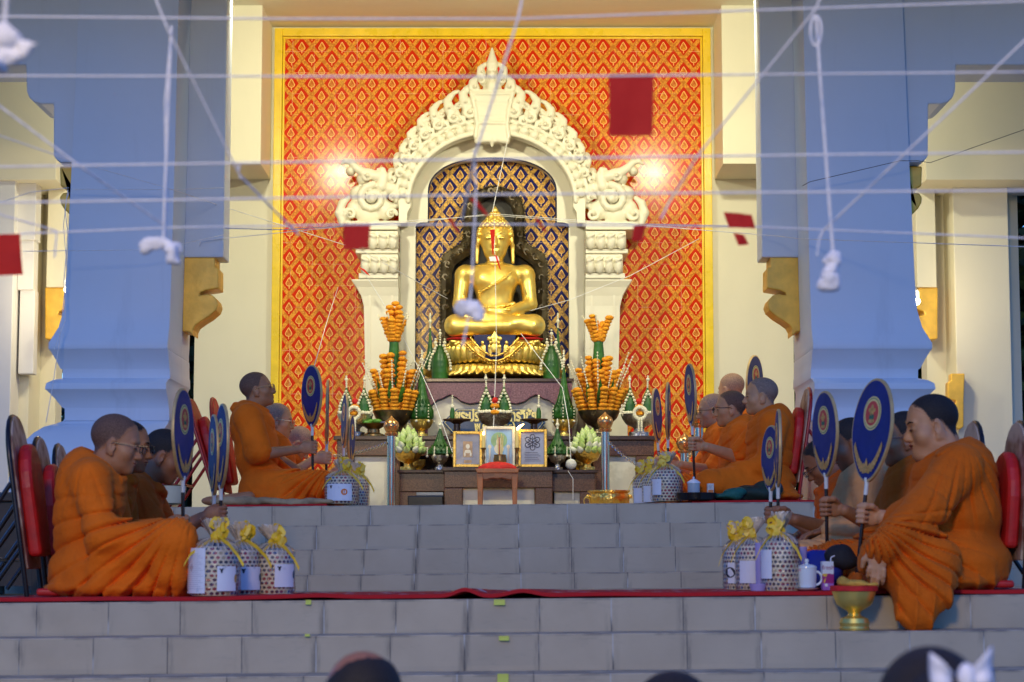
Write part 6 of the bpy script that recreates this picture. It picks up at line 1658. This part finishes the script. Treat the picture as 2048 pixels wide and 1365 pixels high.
p=P(1680,1150,9.22); p.z=zl(p.x)+.10; lump('knitted_hat','black cloth hat lying on the royal blue bag','hat',p,[((0,0,.05),(.06,.05,.05)),((.02,-.0,.02),(.07,.05,.03))],BLK,.007,4)
p=P(1500,1005,13.15); p.z=zu(p.x); lump('folded_robe','dark green folded cloth on the floor beside the stout monk','cloth',p,[((-.12,0,.02),(.13,.06,.022)),((.03,0,.045),(.15,.08,.05)),((.12,.02,.07),(.09,.07,.06))],GRN,.008,6)
p=P(1450,1000,13.05); p.z=zu(p.x); lump('shoulder_bag','teal cloth bag lying beside the dark green cloth','bag',p,[((0,0,.025),(.09,.04,.022)),((.06,0,.05),(.07,.04,.025))],TEALC,.007,7)
t=thing('black_tray','black lacquered tray with speckled sides on the upper platform edge','tray',(P(1392,1004,13.02).x,13.02,zu(1.1)),0)
m=MB(); m.lathe([(.12,0),(.125,.005),(.128,.045),(.115,.047),(.11,.012)],n=32); m.build('tray_body',BLACK,t,smooth=.6)
p=Vector((P(1387,990,13.02).x,13.0,zu(1.1)+.014)); t=thing('lidded_cup','steel lidded cup standing in the black tray','cup',p,0)
m=MB(); m.lathe([(.034,0),(.037,.01),(.038,.09),(.036,.09)],n=24); m.build('cup_body',pbr('glazed_grey',(.52,.58,.62),.2,.2,.05),t,smooth=.6); m=MB(); m.lathe([(.042,.09),(.041,.098),(.02,.112),(.005,.118),(.007,.128),(.001,.132)],n=22); m.build('lid',WHT,t,smooth=.7)
p=Vector((P(1421,988,13.02).x,13.03,zu(1.1)+.014)); t=thing('small_carton','small pale printed carton in the black tray','carton',p,.1)
m=MB(); m.box(-.02,.02,-.014,.014,0,.09); m.build('carton_body',pbr('pale_carton',(.62,.58,.52),.5,0,.3,40),t,bevel=.002); m=MB(); m.box(-.016,.016,-.0152,-.0142,.03,.05); m.build('print_band',SEALO,t)
# gold footed bowl with folded cloth on the step in front
p=P(1709,1258,8.69); p.z=zs[0]+ZT(p.x)+.001; t=thing('gold_phan_bowl','shiny gold footed bowl with red rim and folded yellow cloth on the front step','bowl',p,0)
S=SC(8.69)
m=MB(); m.lathe([(.060,0),(.062,.008),(.058,.016),(.062,.03),(.055,.048),(.030,.058),(.024,.068),(.030,.078),(.045,.086),(.072,.105),(.084,.135),(.090,.158),(.086,.158),(.06,.11),(.01,.10)],n=36,lobe=(24,.006)); m.build('bowl',GOLD,t,smooth=.6)
m=MB(); m.lathe([(.088,.1585),(.098,.160),(.098,.180),(.090,.181),(.04,.176)],n=36); m.build('red_rim',REDV,t,smooth=.6)
lump('folded_cloth','folded ochre yellow cloth heaped on the red rim of the gold footed bowl','cloth',p+Vector((.01,0,.182)),[((-.03,0,.006),(.045,.04,.012)),((.04,0,.004),(.05,.04,.008)),((-.055,0,.02),(.016,.02,.018))],pbr('ochre_cloth',(.62,.36,.05),.8,0,.3,14,60,.3),.006,9,.02)
# cream bowl at left
p=P(336,1012,13.05); p.z=zu(p.x); t=thing('cream_bowl','cream glazed bowl with dark rim at the left end of the upper platform','bowl',p,0)
m=MB(); m.lathe([(.06,0),(.09,.01),(.105,.07),(.112,.118),(.106,.118),(.08,.02)],n=32); m.build('bowl',pbr('cream_glaze',(.66,.60,.42),.3,0,.06),t,smooth=.7); m=MB(); m.lathe([(.113,.116),(.115,.121),(.107,.122),(.106,.118)],n=32); m.build('rim',BROWN,t,smooth=.7)
# rug on the lower platform, mats on the upper one
RUG=Mat('red_rug',.9); _x,_y,_z=RUG.xyz(); _s=((_x*9+_y*2).fr().lt(.35)); _n=RUG.noise(7,3); RUG.col(RUG.mix((_n.sm(.56,.60))*_y.gt(.10)*_s,(.52,.010,.014),(.55,.50,.50))); RUG.bump(RUG.noise(300,2),.6,.004); RUG=RUG.m
def rug(label,x0,x1,y0,y1,zf,amp,name='rug',mat=RUG,th=.014,nx=260,ny=10,bumps=()):
    m=MB(); vs=[];fs=[]
    def hgt(x,y):
        h=amp*(.5+.5*math.sin(x*7.3+y*2)*math.sin(x*2.1+1))*max(0,1-(y-y0)/1.2)
        for bx_,bh_,bw in bumps: h+=bh_*math.exp(-((x-bx_-(y-y0)*.25)/bw)**2)*max(0,1-(y-y0)/.9)
        return h
    for i in range(nx+1):
        x=x0+(x1-x0)*i/nx
        for j in range(ny+1):
            y=y0+(y1-y0)*j/ny; b=zf(x)-.02+.004+hgt(x,y); vs.append((x,y,b+th)); 
    k=len(vs)
    for i in range(nx+1):
        x=x0+(x1-x0)*i/nx
        for j in range(ny+1):
            y=y0+(y1-y0)*j/ny; vs.append((x,y,zf(x)-.02+.002+hgt(x,y)))
    w=ny+1
    for i in range(nx):
        for j in range(ny):
            a=i*w+j; fs.append((a,a+w,a+w+1,a+1)); fs.append((k+a,k+a+1,k+a+w+1,k+a+w))
        a=i*w; fs.append((a,k+a,k+a+w,a+w)); a=i*w+ny; fs.append((a,a+w,k+a+w,k+a))
    for i in (0,nx):
        for j in range(ny):
            a=i*w+j; fs.append((a,a+1,k+a+1,k+a) if i==0 else (a,k+a,k+a+1,a+1))
    m.add(vs,fs); o=m.build(name,mat,None,True,smooth=.6,loc=(x0,y0,zf(x0))); tag(o,label,'rug'); return o
bx1=P(930,1190,8.87).x; bx2=P(1043,1190,8.87).x
rug('long red rug with rippled front edge covering the lower platform',P(-40,1195,8.86).x,P(2080,1195,8.86).x,8.862,10.0,lambda x:zlow(x)+.02,.006,bumps=((bx1,.028,.055),(bx2,.022,.075),(P(640,1190,8.87).x,.006,.12)))
rug('red mat under the left upper monks',P(430,1010,12.9).x,P(652,1010,12.9).x,12.95,15.6,lambda x:zup(x)+.02,.002,'floor_mat',th=.010,nx=40)
rug('red mat under the right upper monks',P(1385,1010,12.9).x,P(1650,1010,12.9).x,12.95,15.8,lambda x:zup(x)+.02,.002,'floor_mat',th=.010,nx=40)
o=lump('rolled_mat','tan rolled cloth along the platform edge before the looking up monk','mat',Vector((P(545,1008,12.98).x,12.98,zu(-1.4))),[((-.3+.1*i,.01*math.sin(i*1.7),.014+.004*math.sin(i)),(.075,.025,.016)) for i in range(7)],pbr('tan_cloth',(.36,.25,.13),.8,0,.3,10,60,.3),.007,12)
# yellow paper markers stuck to the step edges
STK=pbr('yellow_sticky_paper',(.62,.66,.10),.7,0,.05)
for u,v,Y,w,h,lb in ((617,1205,8.835,11,9,'small yellow paper marker on the top front step, left of centre'),(999,1205,8.835,22,11,'wide yellow paper marker on the top front step near the rug ripple'),(1008,1277,8.565,20,9,'curled yellow paper marker on the second front step'),(615,1271,8.565,10,5,'tiny yellow paper marker on the second front step, left of centre'),(1006,1357,8.295,22,18,'yellow paper marker on the third front step')):
    p=P(u,v,Y); S=SC(Y); W=w/S; Hh=h/S; m=MB(); vs=[]
    for i in range(7):
        f=i/6; vs+= [(-W/2,-.003-.006*f*f,Hh/2-Hh*f),(W/2,-.003-.010*f*f,Hh/2-Hh*f)]
    m.add(vs,[(2*i,2*i+1,2*i+3,2*i+2) for i in range(6)]); o=m.build('paper_marker',STK,None,smooth=1,loc=p); tag(o,lb,'marker',group='yellow paper markers on the steps')
# ================================================================ sacred threads overhead
YARN=Mat('cotton_thread',.85); _n=YARN.noise(60,2); YARN.col(YARN.mix(_n.sm(.3,.7),(.78,.78,.80),(.90,.90,.90))); _x,_y,_z=YARN.xyz(); YARN.bump(((_x+_z)*900).sin(),.5,.001); YARN=YARN.m
WIRE=pbr('grey_wire',(.08,.075,.07),.5,0,0)
REDP=Mat('red_tissue',.7); _n=REDP.noise(14,3); REDP.col(REDP.mix(_n.sm(.3,.7),(.82,.018,.010),(.92,.03,.018))); REDP.bump(_n,.4,.01)
_tr=REDP.nt.nodes.new('ShaderNodeBsdfTranslucent'); _tr.inputs[0].default_value=(1,.04,.025,1); _ms=REDP.nt.nodes.new('ShaderNodeMixShader'); _ms.inputs[0].default_value=.55; REDP.nt.links.new(REDP.b.outputs[0],_ms.inputs[1]); REDP.nt.links.new(_tr.outputs[0],_ms.inputs[2]); REDP.nt.links.new(_ms.outputs[0],REDP.out.inputs[0]); REDP=REDP.m
def thread(label,pts,r,sag=0.,group='white sacred threads strung overhead',mat=YARN,n=10,cat='string'):
    """pts: (u,v,Y) corner points joined by slightly sagging cotton thread"""
    W=[P(u,v,Y) for u,v,Y in pts]; q=[]
    for a,b in zip(W[:-1],W[1:]):
        for i in range(n): 
            f=i/n; p=a.lerp(b,f); p.z-=sag*4*f*(1-f); q.append(p)
    q.append(W[-1]); m=MB(); m.tube(q,r,6); o=m.build('thread',mat,None,True,smooth=1,loc=W[0]); return tag(o,label,cat,group)
N=4.5
thread('topmost thread across the photo, meeting the slanting thread at the top centre',[(-60,33,N),(560,38,N),(1036,38,N),(1480,22,N),(2110,1,N)],.0024)
thread('thread crossing the top of the columns and carrying the large red flag',[(-60,152,N),(1024,154,N),(2110,144,N)],.0022)
thread('thread crossing level with the lamp glare on the red tiles',[(-60,335,N),(500,326,N),(1024,318,N),(2110,304,N)],.0024)
thread('thread crossing just above the golden statue head',[(-60,407,N),(1024,389,N),(2110,381,N)],.0024)
thread('thread crossing the statue brow between the two small red flags',[(40,468,5.0),(360,455,5),(700,450,5),(1024,449,5),(1510,454,5.3),(2110,479,5.3)],.0022)
thread('slanting thread from the top of the left column down to the red tiles',[(300,-30,4.3),(335,58,4.3),(480,352,4.5),(597,470,4.7)],.0024)
thread('short loose end hanging from the slanting thread by the yellow frame',[(480,330,4.5),(476,342,4.5),(481,358,4.5)],.0022,n=3)
thread('slanting thread crossing the left column down to its hanging knot',[(-60,168,4.4),(150,326,4.5),(330,452,4.7)],.0024)
thread('thin thread from the left edge to the side of the left column',[(-40,258,5),(145,322,5.2)],.0016)
thread('thread running down to the left column corner with a loose tail',[(-40,418,4.8),(113,462,4.9),(112,486,4.9),(109,516,4.9)],.0020)
thread('slanting thread from the top centre down past the arch',[(1050,-30,4.3),(1036,38,4.3),(950,310,4.4),(924,440,4.6)],.0030)
thread('thread hanging down beside the statue with a large knot',[(948,300,4.5),(952,380,4.5),(944,560,4.5),(936,640,4.5),(925,694,4.5)],.0024)
thread('slanting thread from the top of the right column down to the red tiles',[(1650,-30,4.3),(1632,18,4.3),(1395,312,4.5),(1338,405,4.6),(1322,438,4.6)],.0024)
thread('slanting thread from the right edge down across the right column with a loose tail',[(2110,24,4.4),(1850,270,4.5),(1646,462,4.7),(1638,480,4.7),(1634,512,4.7)],.0024)
thread('doubled thread hanging down the left column to a knotted cloth',[(343,52,4.6),(337,200,4.6),(330,380,4.6),(327,484,4.6)],.0032)
thread('second strand of the doubled thread on the left column',[(343,54,4.62),(330,210,4.62),(334,390,4.62),(329,484,4.62)],.0026)
thread('thread hanging down the right column to a white knot',[(1632,30,4.6),(1642,180,4.6),(1658,400,4.6),(1666,506,4.6)],.0034)
m_=MB(); q=[P(1632+11*math.sin(a)*1.0,62-30*math.cos(a),4.6) for a in [2*PI*i/16 for i in range(17)]]; m_.tube(q,.0030,6); tag(m_.build('thread_loop',YARN,None,True,smooth=1,loc=q[0]),'small loop of thread tied at the top of the right column','loop')
thread('thick blurred thread hanging at the top left corner',[(14,-40,3.2),(11,20,3.2),(8,60,3.2)],.0034,n=4)
T='thin sacred threads around the statue'
thread('thin thread from the arch keystone down to the statue crown',[(1019,262,18.5),(985,424,18.35)],.0035,group=T)
thread('thin thread from the statue crown running left to the left column',[(985,428,18.33),(830,445,16),(560,460,12.5),(450,457,11)],.0030,group=T)
thread('second thin thread from the statue crown running left to the hanging post',[(984,431,18.32),(830,441,16.5),(700,452,15),(402,482,14.8),(398,492,14.8)],.0026,group=T)
thread('thin thread from the statue crown running right past the right column',[(986,428,18.33),(1170,442,16.5),(1560,473,14.6),(1600,478,14.2),(2110,496,12)],.0030,group=T)
thread('second thin thread from the statue crown running right to the red pennant',[(986,431,18.32),(1180,446,16),(1500,454,12)],.0026,group=T)
thread('thin thread slanting across the left column from a wall hook',[(190,335,13.8),(340,378,14),(450,415,15),(720,500,17),(895,598,18.3)],.0026,group=T)
thread('thin level thread tied across the upper left column',[(142,379,14.15),(340,380,14.1),(447,376,14.7)],.0026,group=T)
thread('thin thread running right from the statue waist up to the right wall',[(1060,622,18.3),(1140,600,18),(1260,552,18),(1398,478,18.6)],.0030,group=T)
thread('thin thread running down the front of the statue to the offerings',[(988,440,18.3),(990,520,18.3),(993,690,18.2),(987,858,17.5)],.0030,group=T)
thread('thin thread from the left tiles down past the marigolds to the altar step',[(727,543,18.4),(790,645,18.3),(842,745,17.8),(872,812,17.5),(905,905,17.0)],.0030,group=T)
thread('thin thread from the statue lap down right to the ball of thread',[(1042,668,18.2),(1125,776,17.7),(1138,850,17.4),(1142,926,17.14)],.0030,group=T)
thread('thin loose thread falling from the ball of thread',[(1136,942,17.05),(1146,958,17.04),(1146,1000,17.03)],.0025,group=T,n=4)
thread('thin thread from the red tiles down to the looking up monk fan',[(676,575,18.9),(655,640,17),(628,734,13.62)],.0024,group=T)
thread('thin thread tied low across the left column',[(48,503,13.8),(280,500,13.9),(365,488,13.95),(448,470,14.7)],.0024,group=T)
thread('dark thin wire slanting up across the right column to the right edge',[(1605,372,14.1),(1620,364,14.1),(1800,322,14.0),(1835,322,14.2),(1860,326,14.4),(2110,238,14.4)],.0024,group='dark wires',mat=WIRE)
thread('tangled thin cord hanging down beside the left column',[(136,380,14.1),(130,420,14.1),(136,470,14.1),(128,560,14.1),(131,640,14.1),(108,700,14.0)],.0028,group=T)
thread('second tangled cord hanging beside the left column',[(138,385,14.12),(133,400,14.12),(127,450,14.12),(134,540,14.12),(118,690,14.05),(104,780,14.0),(92,845,14.0)],.0024,group=T)
thread('thin thread from the left edge up to the beam bracket',[(-40,420,14),(60,385,14.1),(138,376,14.1)],.0024,group=T)
# knotted cloth ends
KNOT=pbr('white_knotted_cloth',(.84,.84,.86),.85,0,.1,30,80,.4)
def knot(label,u,v,Y,balls):
    rk=random.Random(int(u)); balls=list(balls)+[(x+rk.uniform(-.9,.9)*r[0],z+rk.uniform(-.9,.9)*r[2],dy+rk.uniform(-.5,.5)*r[1],(r[0]*rk.uniform(.15,.6),r[1]*rk.uniform(.15,.5),r[2]*rk.uniform(.15,.6))) for x,z,dy,r in balls for _ in range(5)]
    S=SC(Y); o=lump('knotted_cloth',label,'knot',P(u,v,Y),[((x/S,dy/S,-z/S),tuple(.8*q/S for q in r)) for (x,z,dy,r) in balls],KNOT,.0026,int(u),.006); o['group']='knotted cloth ends on the threads'; return o
knot('blurred pale cloth knot at the top left corner',30,90,3.2,[(-6,-8,0,(38,28,26)),(22,0,0,(26,22,22)),(-28,45,0,(9,50,9)),(-10,20,0,(24,20,18))])
knot('white cloth knot hanging in front of the left column',325,500,4.6,[(-22,-10,0,(20,8,9)),(0,-14,0,(20,11,11)),(16,0,0,(14,22,11)),(22,20,0,(13,18,10)),(-34,-4,0,(10,9,8))])
knot('white cloth knot hanging in front of the right column',1662,540,4.6,[(3,-22,0,(16,16,12)),(-2,-4,0,(9,14,9)),(-4,14,0,(14,18,10)),(-13,32,0,(11,11,8)),(6,32,0,(8,10,8)),(12,-18,0,(10,12,9))])
knot('pale blue cloth knot hanging before the statue arm',938,620,4.5,[(-14,-6,0,(15,14,12)),(-2,-6,0,(10,9,9)),(12,-2,0,(16,14,12)),(16,14,0,(10,12,9)),(-20,2,0,(8,8,8))])
# red paper flags
def flag(label,corners,Y,wave=.12):
    """corners: top left, top right, bottom right, bottom left in photo pixels"""
    a,b,c,d=[P(u,v,Y) for u,v in corners]; m=MB(); vs=[];fs=[]; n=8
    for i in range(n+1):
        for j in range(n+1):
            f=i/n; g=j/n; p=a.lerp(b,f).lerp(d.lerp(c,f),g); L=(b-a).length+ (d-a).length
            p.y+=wave*L*(.25*math.sin(f*3.0+g*1.5+corners[0][0])*(.2+g)+.06*math.sin(f*9+g*4)); vs.append(p)
    w=n+1
    for i in range(n):
        for j in range(n): q=i*w+j; fs.append((q,q+w,q+w+1,q+1))
    m.add(vs,fs); k=m.mesh('flag_sheet'); 
    o=link_mesh('paper_flag',k,REDP,None,True,1,loc=a)
    return tag(o,label,'flag','red paper flags on the threads')
flag('large red paper flag hanging in front of the red tiles, right of the arch',[(1218,148),(1308,147),(1305,272),(1218,272)],4.5,.08)
flag('red paper flag hanging by the left capital of the arch',[(686,447),(741,447),(738,498),(688,500)],5.0)
flag('narrow red paper flag by the right capital of the arch',[(1267,452),(1291,450),(1285,482),(1263,484)],5.0)
flag('red paper flag cut by the left edge of the photo',[(-30,470),(40,468),(46,550),(-28,553)],5.0,.06)
flag('dark red twisted flag to the left of the right hanging post',[(1447,424),(1503,430),(1511,458),(1458,456)],5.2,.3)
flag('small red torn flag below the twisted flag',[(1467,466),(1488,470),(1498,489),(1476,492)],5.2,.3)
flag('dark red strip flag crossing above the statue left temple',[(938,398),(950,396),(980,434),(972,432)],4.8,.2)
flag('thin red strip flag left of the statue head',[(894,437),(903,436),(919,468),(914,466)],4.8,.2)
flag('thin red strip flag right of the statue head',[(1068,436),(1076,436),(1096,467),(1090,466)],4.8,.2)
flag('thin red strip hanging before the statue face',[(980,460),(990,459),(987,510),(985,510)],18.2,.05)
flag('thin red strip hanging below the statue chin',[(988,510),(994,512),(1002,541),(999,538)],18.2,.05)
flag('small pale red strip caught on the left pillar',[(716,533),(730,540),(741,553),(734,549)],18.3,.05)
flag('small white paper rolled under the statue chin',[(978,514),(996,513),(999,522),(980,523)],18.2,.02)
bpy.context.view_layer.update()
o=[q for q in bpy.data.objects if q.get('label','').startswith('small white paper rolled')][0]; o.data.materials.clear(); o.data.materials.append(PAPER); o['group']='paper scraps on the threads'
# ================================================================ people at the foot of the steps
zg=zs[3]-.16
def onlooker(label,u,v,Y,hs,skin,hair,shirt,hairfn,pitch=.1,yaw=0,extra=None,seed=0):
    c=P(u,v,Y); root=thing('person',label,'person',(c.x,Y,zg),PI/2+yaw,'onlookers at the foot of the steps')
    Hc=np.array((0,0,c.z-zg-.125*hs)); R=np.array(Euler((0,pitch,0)).to_matrix()); N=Hc+np.array((-.03,0,-.17*hs))
    lo=(-.45,-.42,-.02); hi=(.55,.42,Hc[2]+.2)
    k=SDF(lo,hi,.0065); head_sdf(k,R,Hc,hs,.2)
    k.cap(Hc+R@np.array((-.022,0,-.07))*hs,N+np.array((-.01,0,-.03)),.056,.066,.03)
    pel=np.array((-.05,0,.12)); k.chain([pel,(pel+N)/2+np.array((-.03,0,0)),N+np.array((0,0,-.07))],[.10,.10,.08],.03)
    for s in (1,-1):
        S=N+np.array((0,s*.17,-.06)); E=S+np.array((.08,s*.04,-.24)); W=np.array((.26,s*.04,max(.12,E[2]-.02)))
        k.cap(S,E,.045,.038,.02); k.cap(E,W,.035,.026,.02); rest_hand(k,W,(.8,-s*.2,.5),(0,s,.2),-s)
        k.cap((0,s*.11,.12),(.36,s*.17,.09),.085,.06,.03); k.cap((.36,s*.17,.06),(.0,s*.15,.05),.05,.04,.02); k.ell((-.12,s*.14,.04),(.09,.045,.035),.02)
    k.build('body',SKIN[skin],root)
    kh=SDF(Hc-.17,Hc+.19,.006); head_sdf(kh,R,Hc,hs,.2); kh.cap(Hc+R@np.array((-.022,0,-.07))*hs,N,.056,.066,.03)
    G=kh.grid(); X,Yy,Z=[G[i]-Hc[i] for i in range(3)]
    lx=(R[0,0]*X+R[1,0]*Yy+R[2,0]*Z)/hs; ly=(R[0,1]*X+R[1,1]*Yy+R[2,1]*Z)/hs; lz=(R[0,2]*X+R[1,2]*Yy+R[2,2]*Z)/hs
    hairfn(kh,lx,ly,lz,hs,Hc,R); ho=kh.build('hair',HAIR[hair],root); hair_attr(ho,R,Hc,hs,SKINC[skin],lambda a,b:a*0-1)
    r=SDF(lo,hi,.01); F=1.0
    r.chain([pel,(pel+N)/2+np.array((-.03,0,0)),N+np.array((-.01,0,-.12))],[.17,.155,.15],.05); r.cap(N+np.array((-.01,.15,-.075)),N+np.array((-.01,-.15,-.075)),.075,.075,.04)
    for s in (1,-1):
        S=N+np.array((0,s*.17,-.06)); E=S+np.array((.08,s*.04,-.24)); r.cap(S,E,.068,.06,.03); r.cap((0,s*.11,.12),(.37,s*.17,.09),.10,.075,.03); r.cap((.36,s*.17,.06),(.02,s*.15,.055),.06,.05,.02)
    X,Yy,Z=r.grid(); r.d=(r.d-(.006*(np.abs(np.sin(wnoise(X,Yy,Z,16,seed)*3))-.5)).astype(np.float32)).astype(np.float32)
    r.cap(N+np.array((-.01,0,-.05)),Hc,.058,.09,.01,'s'); r.build('shirt',pbr(shirt[0],shirt[1],.8,0,.15,8,60,.2),root)
    if extra: extra(root,Hc,R,hs)
    return root
def balding(kh,lx,ly,lz,hs,Hc,R):
    kh.d-=.004; ln=np.where(lx>.03,.03+lx*.3,np.maximum(lx*.9,-.06)); top=np.sqrt((lx-.0)**2+(ly-.03)**2+(lz-.115)**2)
    kh.d=np.maximum(np.maximum(kh.d,(ln-lz)*hs*.6),((.085-top)*hs*.6)).astype(np.float32)
def full(kh,lx,ly,lz,hs,Hc,R):
    kh.d-=.012; ln=np.where(lx>.03,.03+lx*.3,np.maximum(lx*1.2,-.09)); kh.d=np.maximum(kh.d,(ln-lz)*hs*.6).astype(np.float32)
def bun(kh,lx,ly,lz,hs,Hc,R):
    full(kh,lx,ly,lz,hs,Hc,R); kh.frame(R,Hc); kh.ell(np.array((-.13,0,.035))*hs,np.array((.05,.055,.05)),.02); kh.frame()
RIBW=pbr('white_ribbon',(.74,.76,.84),.55,0,.06,20,50,.2)
def bow(root,Hc,R,hs):
    b=Hc+R@np.array((-.155,-.012,.062))*hs
    for s in (1,-1):
        m=MB(); vs=[]
        for i in range(7):
            f=i/6; w=.012+.024*f
            for j in range(5):
                g=j/4-.5; p=b+R@(np.array((-.015*math.sin(f*3)-.02*abs(g),(.006+.032*f) if s>0 else (-.018-.038*f),.012+(.012*f if s>0 else .02*f)+ (g*w*1.5)))) ; vs.append(tuple(p))
        m.add(vs,[(i*5+j,(i+1)*5+j,(i+1)*5+j+1,i*5+j+1) for i in range(6) for j in range(4)]); o=m.build('ribbon_loop',RIBW,root,smooth=1); q=o.modifiers.new('thick','SOLIDIFY'); q.thickness=.003
    m=MB(); m.sphere(b+R@np.array((-.01,-.015,.012)),.018,10,8,(1,.8,1.3)); m.build('ribbon_knot',RIBW,root,smooth=1)
onlooker('balding man seen from behind at the bottom edge, left of centre',727,1301,4.4,1.02,'dark','black',('grey_shirt',(.25,.25,.27)),balding,pitch=.12,seed=21)
onlooker('woman with black hair and a white ribbon bow at the bottom right corner',1858,1305,3.35,.95,'tan','black',('white_blouse',(.7,.7,.72)),bun,pitch=.1,extra=bow,seed=22)
onlooker('dark haired person whose crown barely shows at the bottom edge',1345,1352,4.25,1.0,'brown','black',('dark_shirt',(.06,.06,.09)),full,pitch=.1,seed=23)
